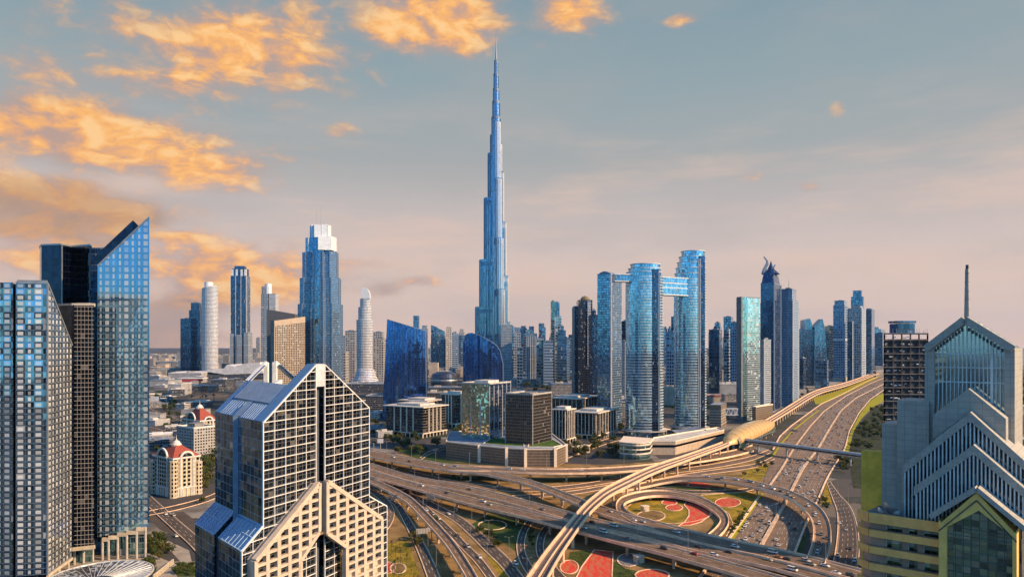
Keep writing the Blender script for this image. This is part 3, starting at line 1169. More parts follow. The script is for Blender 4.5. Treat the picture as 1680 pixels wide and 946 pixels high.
# cluster right of the tallest tower
for a, b, y, Yd, mt, tr, lb in (
        (833, 842, 534, 2300, F_BLUE, (), 'blue tower tight against the right foot of the tallest tower'),
        (841, 854, 546, 2400, F_SILVER, (), 'silver ribbed block second from the tallest tower'),
        (848, 858, 570, 2000, F_BLUE2, (), 'low blue block in front of the silver ribbed one'),
        (855, 884, 540, 2600, F_BLUE2, ((.8, 18), (.6, 14)), 'broad blue tower with stepped crown in the middle cluster'),
        (864, 880, 551, 2200, F_STRIPE, (), 'striped tower standing before the broad stepped one'),
        (880, 892, 556, 2150, F_PALE, (), 'cream rounded tower in the middle cluster'),
        (892, 908, 560, 2120, F_BLUEGRID, (), 'blue white gridded tower right of the cream one'),
        (904, 911, 494, 2500, F_TEAL, (), 'tallest thin teal tower of the middle cluster'),
        (910, 918, 496, 2520, F_BLUE, (), 'thin blue tower paired with the teal one'),
        (911, 921, 519, 2300, F_PALE, (), 'pale tower in front of the thin teal pair'),
        (914, 930, 535, 2250, F_BLUE, ((.8, 20), (.55, 12)), 'blue stepped tower with pointed top right of the thin pair'),
        (924, 934, 558, 2300, F_BLUEGRID, (), 'gridded block at the foot of the stepped pointed tower'),
        (932, 944, 553, 2700, F_BLUE2, (), 'plain blue block left of the dark domed tower'),
        (884, 888, 530, 3300, F_BLUE, (), 'hair thin tower with mast behind the cream one'),
        (868, 876, 535, 3000, F_NAVY, (), 'dark tower showing behind the broad stepped crown'),
        (846, 850, 540, 3000, F_BLUE, (), 'far narrow tower near the tallest tower foot'),
        (1020, 1031, 527, 1900, F_NAVY, (), 'dark tower in the gap left of the shorter twin'),
        (1019, 1027, 560, 1700, F_SILVER, (), 'grey block at the foot of the gap left of the shorter twin'),
        (1101, 1113, 520, 1950, F_NAVY, (), 'dark tower seen under the sky bridge'),
        (1092, 1112, 545, 1750, F_BLUEGRID, (), 'gridded block seen under the sky bridge'),
        (1163, 1185, 541, 1800, F_NAVY, (), 'dark navy block right of the taller twin'),
        (1171, 1184, 529, 2400, F_BLUE, ((.8, 12),), 'blue round topped tower behind the navy block'),
        (1187, 1203, 520, 2300, F_BLUE, (), 'blue tower with flat cap between taller twin and pale slab'),
        (1188, 1198, 540, 2000, F_PALE, (), 'pale narrow tower before the blue flat capped one'),
        (1199, 1211, 529, 2100, F_BLUEGRID, (), 'gridded tower touching the pale slab tower'),
        (1239, 1250, 498, 1900, F_BLUE, (), 'blue tower just behind the pale slab tower'),
        (1434, 1452, 545, 3200, F_BLUE, (), 'blue block far down the highway, beside the half built tower'),
        (1424, 1434, 540, 3500, F_PALE, (), 'small pale block far down the highway')):
    T('city_tower', lb, foot(a, b - (b - a) * .22, b, Yd, 12) if b > 1000 else rect(a, b, Yd, 35), PZ(y, Yd) - sum(z for _, z in tr), mt, tiers=tr, rim=Yd < 2400, plant=Yd < 2600, mast=25 if 'mast' in lb else None)

# dark tower with a dome
Y = 1500
t = T('domed_tower', 'dark residential tower with balconies and a little bronze dome', rect(942, 970, Y, 40), PZ(503, Y), F_DARK, plant=False, fins=4, finmat=STEEL)
q = MB()
q.prism(rect(949, 972, Y - 6, 44), 0, PZ(492, Y), 0, 1)
q.build('tall_half', [F_DARK, ROOF], t)
q = MB()
q.lathe((PX(961, Y), Y + 16, 0), [(9, PZ(492, Y)), (9.5, PZ(489, Y)), (7, PZ(486.5, Y)), (3, PZ(485, Y)), (.1, PZ(484, Y))], 16)
q.build('dome', [plain('bronze', (.28, .2, .1), .45, metal=.4)], t, smooth=True)
q = MB()
q.bar((PX(966, Y), Y - 6.5, PZ(600, Y)), (PX(966, Y), Y - 6.5, PZ(494, Y)), 7, 1.5)
q.build('pale_stair_strip', [F_WHITE], t)  # pale strip in the white balcony wall material
T('plain_dark_tower', 'plain navy tower between the domed tower and grey blue slab', rect(969, 983, 1420, 40), PZ(516, 1420), F_NAVY, tiers=((.4, 8),))

# faceted dark sail and neighbours beyond the highway
Y = 2200
t = thing('faceted_tower', 'dark blue faceted building with two sloping peaks beyond the highway', 'tower', (PX(1335, Y), Y + 20, 0))
pl = Plane((PX(1311, Y), Y), (PX(1359, Y), Y))
q = MB()
extr(q, pl, [(0, 0), (pl.hit(1343, 570)[0], 0), pl.hit(1338, 541), pl.hit(1311, 539)], -35, 0)
q.build('lower_block', [F_NAVY], t)
q = MB()
extr(q, pl, [(pl.hit(1321, 0)[0], 60), (pl.hit(1341, 0)[0], 60), pl.hit(1333, 528), pl.hit(1330, 522), pl.hit(1321, 525)], -38, -6)
q.build('back_peak', [F_BLUE], t)
q = MB()
extr(q, pl, [(pl.hit(1334, 0)[0], 0), (pl.hit(1360, 0)[0], 0), pl.hit(1352, 535), pl.hit(1349, 523), pl.hit(1336, 536)], -30, 3)
q.build('sloping_peak', [F_BLUE], t)
t = T('office_tower', 'blue gridded tower with chamfered top on the far highway side', foot(1367, 1386, 1392, 2450, 22), PZ(500, 2450), F_BLUEGRID, tiers=((.84, 14),), corner=(0,), bands=(PZ(558, 2450),), bandmat=FRAMEW, podium=(1.1, 14))
t = T('office_tower', 'tall blue capped tower, highest of the far highway cluster', foot(1396, 1416, 1422, 2800, 20), PZ(486, 2800), F_BLUE, tiers=((.7, 22),), plant=False)
T('apartment_tower', 'silver ribbed tower in front of the tall capped one, white edged', foot(1392, 1414, 1420, 2500, 25), PZ(505, 2500), F_SILVER, corner=(0, 1), finmat=METALW, tiers=((.7, 8),))
T('apartment_tower', 'dark balcony tower left in front of the white edged one', foot(1390, 1399, 1407, 2420, 25), PZ(528, 2420), F_DARK, corner=(0,), finmat=METALW)
T('office_tower', 'smooth blue tower at the right of the far highway cluster', foot(1417, 1430, 1435, 2700, 20), PZ(507, 2700), F_BLUE)
T('office_tower', 'teal edged tower peeping left of the chamfered gridded one', rect(1361, 1370, 2650, 40), PZ(535, 2650), F_TEAL)
T('office_block', 'low blue gridded office block before the faceted building', foot(1337, 1357, 1366, 2080, 15), PZ(592, 2080), F_BLUE2)
T('office_block', 'small grey office block left of the blue gridded office block', foot(1311, 1318, 1323, 2050, 15), PZ(588, 2050), F_NAVY)

# ================================================================== near left: hotel group with four shafts
F_PANEL = facade('blue_panel_wall', (.22, .48, .74), 3.74, 4.0, .03, .07, (.10, .20, .32), blind=0, panel=(.15, .32, 3), pcol=(.46, .52, .57), wave=.008, jit=.006, tvar=.12)
F_BLACK = facade('black_glass', (.035, .05, .085), 3.0, 4.0, .02, .03, (.02, .025, .035), blind=0, wave=.02, tvar=.3)
F_BLGRID = facade('black_grid', (.03, .035, .05), 1.9, 2.6, .09, .11, (.30, .29, .29), blind=.04, bcol=(.12, .11, .10), tvar=.3)
F_T4 = facade('broken_blue_grid', (.30, .52, .68), 4.2, 3.1, .05, .10, (.10, .15, .22), blind=.05, panel=(.16, .30, 2), pcol=(.56, .62, .66), jit=.06, wave=.10)
F_T4R = facade('white_pane_grid', (.10, .16, .24), 4.6, 3.1, .10, .12, (.16, .18, .2), blind=0, panel=(.22, .32, 50), pcol=(.58, .61, .62))
CREAM = plain('cream_fascia', (.50, .44, .34), .75)
WHITEP = plain('white_paint', (.72, .72, .70), .55)

t1 = thing('hotel_shaft', 'blue glass hotel shaft with sharply slanted roof rising to the right', 'tower', (PX(200, 445), 450, 0))
A, B = (PX(160, 440), 440), (PX(245, 442), 442)
fp = [A, B, (B[0] * 1.07, B[1] * 1.07), (A[0] * 1.05, A[1] * 1.07)]
q = MB()
q.prism(fp, [13, 19.5, 19.5, 13], [PZ(436, 440), PZ(356, 442), PZ(356, 442) - 2, PZ(436, 440) - 2], 0, 1, True)
q.build('body', [F_PANEL, F_BLACK], t1)
q = MB()
a, b = Vector((*fp[0], PZ(436, 440))), Vector((*fp[1], PZ(356, 442)))
bk = Vector((-7.0, 10, 0))
q.bar(a + bk + Vector((0, 0, 2.5)), b + bk + Vector((0, 0, 2.6)) - (b - a) * .18, .8, 6.5)
q.build('roof_screen', [F_BLACK], t1)
q = MB()
q.bar(a, b, .7, .9)
q.build('roof_edge', [STEEL], t1)
q = MB()
q.prism([(PX(153, 438), 446), (PX(160, 440), 440.5), (PX(160, 446), 460), (PX(150, 446), 460)], 10, PZ(432, 445), 0, 1)
q.build('dark_shaft', [F_BLACK], t1)
cols = ((168, 918, 12.5), (178, 917.6, 13.5), (193, 916.5, 15), (208, 916, 16), (224, 915.5, 18), (238.6, 914.7, 19))
for px_, py_, h in cols:
    g0 = G(px_, py_)
    q = MB()
    q.tube((g0.x, g0.y, 0), (g0.x, g0.y, h), .75, n=10)
    q.build('column', [CONC], t1)
for k in range(5):
    g0, g1 = G(*cols[k][:2]), G(*cols[k + 1][:2])
    q = MB()
    q.bar((g0.x, g0.y, cols[k][2] - .2), (g1.x, g1.y, cols[k][2] - .2), 1.5, 2.2)
    q.build('stepped_fascia', [CREAM], t1)
q = MB()
q.prism([(PX(165, 447), 447), (PX(236, 449), 449), (PX(236, 470), 470), (PX(165, 470), 470)], 0, 12.5, 0, 1)
q.build('lobby', [F_TEAL, ROOF], t1)

t2 = thing('hotel_shaft', 'tall black glass shaft with faceted front, behind the slanted blue shaft', 'tower', (PX(110, 480), 480, 0))
pts = [(65, 482), (68, 474), (100, 470), (118, 480), (149, 473), (152, 500), (66, 500)]
q = MB()
q.prism([(PX(x, y), y) for x, y in pts], 0, PZ(403, 474), 0, 1)
q.build('body', [F_BLACK, ROOF], t2)
q = MB()
parapet(q, [(PX(x, y), y) for x, y in pts], PZ(403, 474), 1.0, .5)
q.build('parapet', [STEEL], t2)
q = MB()
q.prism(rect(148, 184, 486, 18), 0, PZ(406, 486), 0, 1)
q.build('rear_wing', [F_BLUE, ROOF], t2)
q = MB()
q.bar((PX(101, 468.5), 469, 40), (PX(101, 468.5), 469, PZ(403, 470)), .6, .6)
q.build('edge_trim', [STEEL], t2)

t3 = thing('hotel_shaft', 'lower black glass shaft with fine pale grid between the panelled shafts', 'tower', (PX(130, 430), 440, 0))
q = MB()
fp = [(PX(92, 432), 432), (PX(118, 424), 424), (PX(154, 427), 427), (PX(154, 452), 452), (PX(92, 452), 452)]
q.prism(fp, 11, PZ(501, 427), 0, 1, True)
q.build('body', [F_BLGRID, ROOF], t3)
q = MB()
q.prism([fp[0], (fp[1][0] + .01, fp[1][1] - .15), (fp[1][0] + 1.2, fp[1][1] - .1), (fp[1][0] + 1, fp[1][1] + 3)], 11.2, PZ(501, 427) + .3, 0, 0)
q.build('blank_flank', [F_BLACK], t3)
q = MB()
parapet(q, fp, PZ(501, 427), 1.2, .5)
q.build('parapet', [CONC], t3)
q = MB()
q.prism(rect(124, 146, 434, 8), PZ(501, 427), PZ(496, 430), 0, 0)
q.build('roof_plant', [CONC], t3)
for px_, py_, h in ((122, 926, 11.5), (137, 923, 12), (152, 920, 12.5)):
    g0 = G(px_, py_)
    q = MB()
    q.tube((g0.x, g0.y, 0), (g0.x, g0.y, h), .75, n=10)
    q.build('column', [CONC], t3)
q = MB()
q.bar((PX(118, 423), 423.5, 10.6), (PX(155, 426), 426.5, 11.2), 1.2, 2.0)
q.build('fascia', [CREAM], t3)
q = MB()
q.prism([(PX(120, 432), 432), (PX(152, 434), 434), (PX(152, 452), 452), (PX(120, 452), 452)], 0, 10.9, 0, 1)
q.build('lobby', [F_TEAL, ROOF], t3)

t4 = thing('hotel_shaft', 'nearest shaft, glittering blue grid with sloping white paned flank', 'tower', (PX(60, 385), 395, 0))
q = MB()
fp = [(PX(26, 379), 379), (PX(78, 382), 382), (PX(118, 413), 413), (PX(90, 432), 432), (PX(26, 432), 432)]
zt = PZ(464, 382)
zb = PZ(566, 413)
f = [Vector((*p, 0)) for p in fp]
fl = [fp[1], fp[2]]
q.prism(fp, 9, [zt, zt, zb, zb, zt], 0, 2, True, sides=False)
n = len(fp)
for i in range(n):
    a, b = fp[i], fp[(i + 1) % n]
    z = [zt, zt, zb, zb, zt]
    L = sqrt((a[0] - b[0]) ** 2 + (a[1] - b[1]) ** 2)
    q.face([(*a, 9), (*b, 9), (*b, z[(i + 1) % n]), (*a, z[i])], 1 if i == 1 else 0, [(0, 9), (L, 9), (L, z[(i + 1) % n]), (0, z[i])])
q.build('body', [F_T4, F_T4R, ROOF], t4)
q = MB()
q.bar((*fp[1], zt), (*fp[2], zb), .8, .9)
q.bar((*fp[0], zt), (*fp[1], zt), .8, .9)
q.bar((*fp[1], 9), (*fp[1], zt), .7, .7)
q.build('edge_trim', [STEEL], t4)
q = MB()
q.prism([(PX(-20, 380), 380), (PX(21, 379), 379), (PX(21, 420), 430), (PX(-20, 420), 430)], 6, PZ(463, 379), 0, 1, True)
q.build('left_wing', [F_T4, ROOF], t4)
q = MB()
q.prism([(PX(20, 384), 384), (PX(27, 384), 384), (PX(27, 420), 420), (PX(20, 420), 420)], 0, PZ(470, 384), 0, 1)
q.build('dark_recess', [F_BLACK], t4)
q = MB()
parapet(q, [(PX(29, 381), 381), (PX(77, 383.5), 383.5), (PX(77, 420), 420), (PX(29, 420), 420)], zt - 1.5, 3.0, .5)
q.build('parapet', [STEEL], t4)
for px_, py_, h in ((82, 948, 9.3), (97, 942, 9.6), (112, 934, 10.2), (60, 950, 9), (36, 950, 9)):
    g0 = G(px_, py_)
    q = MB()
    q.tube((g0.x, g0.y, 0), (g0.x, g0.y, h), .75, n=10)
    q.build('column', [CONC], t4)
q = MB()
q.bar((*fp[1], 8.4), (*fp[2], 8.4), 1.2, 1.6)
q.build('fascia', [CREAM], t4)

# round glass canopy
cc = Vector((PX(165, 389), 389, 5.5))
t = thing('round_canopy', 'round glass canopy with radial ribs and a dark eye in its middle', 'canopy', cc)
q = MB()
n = 40
for i in range(n):
    a0, a1 = 2 * pi * i / n, 2 * pi * (i + 1) / n
    q.face([(cc.x + 8 * cos(a0), cc.y - 4 + 8 * sin(a0), 5.0), (cc.x + 25 * cos(a0), cc.y + 27 * sin(a0), 6.4), (cc.x + 25 * cos(a1), cc.y + 27 * sin(a1), 6.4), (cc.x + 8 * cos(a1), cc.y - 4 + 8 * sin(a1), 5.0)])
q.build('glass_ring', [facade('canopy_glass', (.42, .52, .60), 2.0, 2.0, .04, .04, (.5, .5, .5), blind=.2, bcol=(.5, .55, .6), rough=.15)], t)
q = MB()
for i in range(n):
    a0 = 2 * pi * i / n
    q.bar((cc.x + 8 * cos(a0), cc.y - 4 + 8 * sin(a0), 5.15), (cc.x + 25 * cos(a0), cc.y + 27 * sin(a0), 6.55), .22, .3)
    a1 = 2 * pi * (i + 1) / n
    q.bar((cc.x + 25 * cos(a0), cc.y + 27 * sin(a0), 6.4), (cc.x + 25 * cos(a1), cc.y + 27 * sin(a1), 6.4), .6, .7)
q.build('ribs', [METAL], t)
q = MB()
q.lathe((cc.x, cc.y - 4, 0), [(8, 5.0), (7.6, 4.0), (.1, 3.9)], 30)
q.build('dark_eye', [F_SLOT], t)
for i in range(8):
    a0 = 2 * pi * i / 8
    q = MB()
    q.tube((cc.x + 20 * cos(a0), cc.y + 21 * sin(a0), 0), (cc.x + 20 * cos(a0), cc.y + 21 * sin(a0), 5.9), .35)
    q.build('post', [STEEL], t)


# ================================================================== the lattice tower with the pitched roof (near, left of centre)
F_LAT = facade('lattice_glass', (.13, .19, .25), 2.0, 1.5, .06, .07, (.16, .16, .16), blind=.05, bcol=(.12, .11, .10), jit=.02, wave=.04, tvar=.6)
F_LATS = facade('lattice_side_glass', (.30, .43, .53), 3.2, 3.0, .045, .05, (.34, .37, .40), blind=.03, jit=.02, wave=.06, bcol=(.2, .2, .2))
ROOFBLUE = plain('blue_roof_glass', (.09, .27, .58), .22, metal=.55, var=.06)
ROOFRIB = plain('blue_roof_ribs', (.13, .28, .50), .4, metal=.4, var=.06)
LATW = plain('lattice_white', (.80, .79, .76), .5)
STONE = plain('warm_stone', (.52, .44, .35), .75, var=.12)


def lattice(mb, pl, l0, l1, topf, zb, ncol, dz, bw, o0, m=0, zref=None, edge=True):
    """bars on a facade plane: uprights and rails clipped under the roofline"""
    for i in range(ncol + 1):
        l = l0 + (l1 - l0) * i / ncol
        mb.bar(pl.p(l, zb, o0), pl.p(l, topf(l), o0), bw * (1.5 if i in (0, ncol) else 1), .5, m, up=pl.n.to_3d())
    z = zref if zref is not None else zb
    zmax = max(topf(l0), topf(l1))
    while z > zb:
        z -= dz
    z += dz
    while z < zmax - .3:
        # clip
        ls = [l0 + (l1 - l0) * k / 60 for k in range(61)]
        ok = [l for l in ls if topf(l) >= z]
        if ok and ok[-1] - ok[0] > .5:
            mb.bar(pl.p(ok[0], z, o0 - .01), pl.p(ok[-1], z, o0 - .01), bw, .5, m, up=pl.n.to_3d())
        z += dz
    if edge:
        mb.bar(pl.p(l0, topf(l0), o0 + .02), pl.p(l1, topf(l1), o0 + .02), bw * 1.6, .7, m, up=pl.n.to_3d())


def extrv(mb, pts, V, m=0, ms=None, mt=None, skip=()):
    """closed outline of 3-D points swept along V"""
    n = len(pts)
    fr = [Vector(p) for p in pts]
    bk = [p + V for p in fr]
    mb.face(fr, m)
    mb.face(bk[::-1], m)
    for i in range(n):
        if i in skip:
            continue
        j = (i + 1) % n
        mb.face([fr[j], fr[i], bk[i], bk[j]], ms if ms is not None else m)


def dusit():
    Y0 = 230.0
    A = Vector((PX(431, Y0), Y0))
    B = Vector((PX(605, Y0 * 1.224), Y0 * 1.224))
    C = Vector((PX(353, Y0 * 1.149), Y0 * 1.149))
    V2 = C - A
    V = V2.to_3d()
    pf = Plane(A, B)
    ps = Plane(C, A)
    LB = (B - A).length
    l1, zr = pf.hit(517.5, 599)
    l2, zr2 = pf.hit(532, 597.5)
    zr = zr2 = (zr + zr2) / 2
    ze = 104.9
    t = thing('lattice_tower', 'dark glass tower with white square lattice, pitched blue roof and stone arch below', 'tower', (*((A + B) / 2), 0))
    P = lambda l, z, o=0.0: pf.p(l, z, o)
    fw = .17
    # front slice: full gable
    q = MB()
    extrv(q, [P(0, 0), P(l1, 0), P(l1, zr), P(0, ze)], V * fw, 0, 1)
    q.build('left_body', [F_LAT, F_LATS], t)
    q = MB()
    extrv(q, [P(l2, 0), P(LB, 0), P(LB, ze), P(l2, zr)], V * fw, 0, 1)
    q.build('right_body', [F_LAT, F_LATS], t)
    # rear part with the roof well
    cut = .60
    s = lambda a, b, f: a + (b - a) * f
    off = V * fw
    zc = s(ze, zr, cut)
    for nm, la, lb, gap in (('left_body', 0, l1, None), ('right_body', LB, l2, None)):
        lc = s(la, lb, cut)
        q = MB()
        zw = ze + 3.0
        outl = [P(la, 0), P(lb, 0), P(lb, zw), P(lc, zw), P(lc, zc), P(la, ze)]
        if la > lb:
            outl = outl[::-1]
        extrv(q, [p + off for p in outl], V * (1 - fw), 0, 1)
        q.build(nm, [F_LAT, F_LATS], t)
        q = MB()         # pale lining of the well
        q.face([P(lc, zw + .05) + off, P(lb, zw + .05) + off, P(lb, zw + .05) + V, P(lc, zw + .05) + V])
        q.face([P(lc, zw, 0) + off, P(lc, zc, 0) + off, P(lc, zc) + V, P(lc, zw) + V])
        q.bar(P(lc, zc) + V * .98, P(lb, zr) + V * .98, 1.3, 1.3)
        q.bar(P(lb, zw) + V * .98, P(lb, zr) + V * .98, 1.6, 1.6)
        q.bar(P(lc, zc) + V * .98, P(lc, zw) + V * .98, 1.0, 1.0)
        q.build('roof_well', [WHITEP], t)
    q = MB()
    extrv(q, [P(s(0, l1, .62), ze + 3.1) + V * .62, P(l1 - .3, ze + 3.1) + V * .62, P(l1 - .3, zr - 6) + V * .62, P(s(0, l1, .7), zr - 8) + V * .62], V * .06, 0)
    q.build('well_wall', [WHITEP], t)
    q = MB()
    q.box(tuple(P(s(LB, l2, .8), ze + 5.5) + V * .75), (7, 7, 5))
    q.build('plant_box', [WHITEP], t)
    # slit between the halves
    q = MB()
    extrv(q, [P(l1, 0, -2.2), P(l2, 0, -2.2), P(l2, zr - 4, -2.2), P(l1, zr - 4, -2.2)], V * .3)
    q.build('slit', [plain('slit_grey', (.10, .12, .15), .4)], t)
    q = MB()
    extrv(q, [P(l1 + .1, zr - 7.5, .2), P(l2 - .1, zr - 7.5, .2), P(l2 - .1, zr + .3, .2), P(l1 + .1, zr + .3, .2)], V * .1)
    q.build('ridge_block', [METAL], t)
    # roof skins (left slope, as seen) and the right one
    for la, lb in ((0, l1), (LB, l2)):
        dz_ = .35
        R3 = lambda f, g: P(s(la, lb, f), s(ze, zr, f) + dz_) + V * g
        for nm, f0, f1, g0, g1, mt, ribs in (('roof_strip', 0, 1, 0, .15, ROOFBLUE, 0), ('roof_strip', 0, .93, .92, 1, ROOFBLUE, 0),
                                              ('eave_panel', 0, .24, .15, .46, ROOFBLUE, 8), ('eave_panel', 0, .24, .54, .92, ROOFBLUE, 8),
                                              ('ribbed_panel', .27, .60, .16, .91, ROOFRIB, 26)):
            q = MB()
            e = .001 if nm == 'roof_strip' else (-.1 if nm == 'eave_panel' else .1)
            up = Vector((0, 0, e))
            a_, b_, c_, d_ = R3(f0, g0) + up, R3(f0, g1) + up, R3(f1, g1) + up, R3(f1, g0) + up
            dn = Vector((0, 0, -.3))
            q.face([a_, d_, c_, b_] if la == 0 else [a_, b_, c_, d_])
            for x, y in ((a_, b_), (b_, c_), (c_, d_), (d_, a_)):
                q.face([x, y, y + dn, x + dn])
            for k in range(1, ribs):
                g = g0 + (g1 - g0) * k / ribs
                q.bar(R3(f0, g) + up, R3(f1, g) + up, .22, .25, 1)
            q.build(nm, [mt, FRAMEB if ribs > 10 else plain('roof_seams', (.30, .42, .58), .4)], t)
    q = MB()
    q.bar(P(0, ze, 0) + V * .5 + Vector((-.3, -.2, -52)), P(0, ze) + V * .5 + Vector((-.3, -.2, .4)), 1.8, 1.2)
    q.bar(P(0, ze + .3) + V * .5, P(s(0, l1, .25), s(ze, zr, .25) + .3) + V * .5, 3.0, .6)
    q.build('side_slit', [FRAMEB], t)
    # lattices
    tl = lambda l: ze + (zr - ze) * (l / l1)
    tr = lambda l: ze + (zr - ze) * ((LB - l) / (LB - l2))
    for l0_, l1_, tf in ((0.0, l1, tl), (l2, LB, tr)):
        q = MB()
        lattice(q, pf, l0_, l1_, tf, 30, 5, 3.02, .19, .1, zref=ze)
        q.build('lattice', [LATW], t)
    # left and right shoulder wings with their glazed lean-to roofs
    wl, wz = pf.hit(396, 904)
    w0, wz0 = pf.hit(431, 863)
    rl, rz = pf.hit(634, 830)
    r0, rz0 = pf.hit(607, 813)
    for la, za, lb, zb_, nm in ((0.0, wz0, wl, wz, 'left_wing'), (LB, rz0, rl, rz, 'right_wing')):
        for g0, g1 in ((0, .45), (.55, 1.0)):
            q = MB()
            outl = [P(lb, 0), P(la, 0), P(la, za), P(lb, zb_)]
            if lb > la:
                outl = outl[::-1]
            extrv(q, [p + V * g0 for p in outl], V * (g1 - g0), 0, 1)
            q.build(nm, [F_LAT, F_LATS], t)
            q = MB()
            R3 = lambda f, g: P(la + (lb - la) * f, za + (zb_ - za) * f + .3) + V * g
            a_, b_, c_, d_ = R3(1.03, g0), R3(1.03, g1), R3(0, g1), R3(0, g0)
            q.face([a_, d_, c_, b_] if lb < la else [a_, b_, c_, d_])
            for k in range(8):
                g = g0 + (g1 - g0) * k / 7
                q.bar(R3(0, g), R3(1.03, g), .22, .25, 1)
            for f_ in (.02, .5, 1.02):
                q.bar(R3(f_, g0), R3(f_, g1), .35, .3, 1)
            q.build('wing_roof', [ROOFBLUE, plain('wing_seams', (.34, .50, .66), .4)], t)
        q = MB()
        extrv(q, [P(la, 0) + V * .45, P(lb + (.8 if lb < la else -.8), 0) + V * .45, P(lb + (.8 if lb < la else -.8), zb_ - 1) + V * .45, P(la, za - 1.5) + V * .45], V * .1)
        q.build('wing_slit', [F_SLOT], t)
        q = MB()
        tf = (lambda l, la=la, za=za, lb=lb, zb_=zb_: za + (zb_ - za) * (l - la) / (lb - la))
        lattice(q, pf, min(la, lb), max(la, lb), tf, 20, 2, 3.02, .19, .1, zref=ze)
        q.build('lattice', [LATW], t)
    # stone gable front with deep square windows
    pg = Plane(A, B, 3.0)
    H = pg.hit
    outer_l = [H(522, 792), H(417.5, 919)]
    outer_r = [H(535, 789), H(624.5, 850)]
    il, ir = H(521, 872), H(535, 874)
    jl, jr = H(491, 919), H(566, 896)
    gl = lambda l: outer_l[0][1] + (outer_l[1][1] - outer_l[0][1]) * (l - outer_l[0][0]) / (outer_l[1][0] - outer_l[0][0])
    gr = lambda l: outer_r[0][1] + (outer_r[1][1] - outer_r[0][1]) * (l - outer_r[0][0]) / (outer_r[1][0] - outer_r[0][0])
    win = None
    for side, (lo, hi, tf) in (('l', (outer_l[1][0], outer_l[0][0], gl)), ('r', (outer_r[0][0], outer_r[1][0], gr))):
        ncol = 6
        cwid = (hi - lo) / ncol
        dz = 3.02 * .98
        bot = (lambda l: (il[1] + (jl[1] - il[1]) * (il[0] - l) / (il[0] - jl[0])) if l > jl[0] else 18.0) if side == 'l' else \
              (lambda l: (ir[1] + (jr[1] - ir[1]) * (l - ir[0]) / (jr[0] - ir[0])) if l < jr[0] else 18.0)
        q = MB()
        bw = cwid * .31
        for i in range(ncol + 1):
            l = lo + cwid * i
            zb = bot(min(max(l, lo + .01), hi - .01))
            q.bar(pg.p(l, zb, 0), pg.p(l, tf(l), 0), bw, 1.6, 0, up=pg.n.to_3d())
        zlist = [ze - 26.0 * 3.02 + k * dz for k in range(60)]
        for z in zlist:
            ls = [lo + (hi - lo) * k / 80 for k in range(81)]
            ok = [l for l in ls if tf(l) >= z and bot(l) <= z]
            if len(ok) > 3:
                q.bar(pg.p(ok[0], z, -.03), pg.p(ok[-1], z, -.03), dz * .30, 1.5, 0, up=pg.n.to_3d())
        q.bar(pg.p(lo, tf(lo), .05), pg.p(hi, tf(hi), .05), 1.5, 1.8, 0, up=pg.n.to_3d())
        if side == 'l':
            q.bar(pg.p(*il, .05), pg.p(*jl, .05), 1.3, 1.8, 0, up=pg.n.to_3d())
            q.bar(pg.p(*il, .05), pg.p(*outer_l[0], .05), 1.3, 1.8, 0, up=pg.n.to_3d())
            q.bar(pg.p(jl[0], 0, .05), pg.p(*jl, .05), 1.3, 1.8, 0, up=pg.n.to_3d())
        else:
            q.bar(pg.p(*ir, .05), pg.p(*jr, .05), 1.3, 1.8, 0, up=pg.n.to_3d())
            q.bar(pg.p(*ir, .05), pg.p(*outer_r[0], .05), 1.3, 1.8, 0, up=pg.n.to_3d())
            q.bar(pg.p(jr[0], 0, .05), pg.p(*jr, .05), 1.3, 1.8, 0, up=pg.n.to_3d())
        q.build('stone_grid', [STONE], t)
        # the glass behind each opening
        nwin = 0
        for i in range(ncol):
            for z in zlist:
                lm = lo + cwid * (i + .5)
                if tf(lm) < z + .6 or bot(lm) > z + dz - .5 or z < 47:
                    continue
                if nwin >= 50:
                    break
                w = MB()
                x0, x1 = lm - cwid / 2, lm + cwid / 2
                zt_ = lambda l: max(z + .02, min(z + dz, tf(l) - .2))
                w.face([pg.p(x0, z, -.6), pg.p(x1, z, -.6), pg.p(x1, zt_(x1), -.6), pg.p(x0, zt_(x0), -.6)], 0)
                w.bar(pg.p(lm, z, -.55), pg.p(lm, min(z + dz, tf(lm) - .2), -.55), .1, .1, 1, up=pg.n.to_3d())
                w.bar(pg.p(x0, z + dz / 2, -.55), pg.p(x1, z + dz / 2, -.55), .1, .1, 1, up=pg.n.to_3d())
                w.build('window', [F_BLACK, STEEL], t)
                nwin += 1
        # reveal body behind the grid
        q = MB()
        outl = [(lo, 0), (hi, 0) if side == 'l' and False else (jl[0] if side == 'l' else hi, 0)]
        if side == 'l':
            outl = [(lo, 0), (jl[0], 0), jl, il, outer_l[0], outer_l[1]]
        else:
            outl = [(jr[0], 0), (hi, 0), outer_r[1], outer_r[0], ir, jr]
        extr(q, pg, outl, -3.0, -.75)
        q.build('gable_body', [STONE], t)
    # vaulted arch between the stone halves
    q = MB()
    la, lb = jl[0] + .7, jr[0] - .7
    rad = (lb - la) / 2
    zc_ = min(jl[1], jr[1]) - 1.5 - rad * .15
    mid = (la + lb) / 2
    n = 20
    arc = [(mid - rad * cos(pi * k / n), zc_ + rad * .95 * sin(pi * k / n)) for k in range(n + 1)]
    arcp = [(la, 0)] + arc + [(lb, 0)]
    for (x0, z0), (x1, z1) in zip(arcp, arcp[1:]):
        q.face([pg.p(x0, z0, -.9), pg.p(x0, z0, -9), pg.p(x1, z1, -9), pg.p(x1, z1, -.9)])
    BRZ = facade('bronze_vault', (.16, .11, .06), 1.6, 1.6, .1, .1, (.20, .15, .09), blind=0)
    q.face([pg.p(l, z, -9) for l, z in arcp], 0)
    q.build('arch_vault', [BRZ], t)
    q = MB()
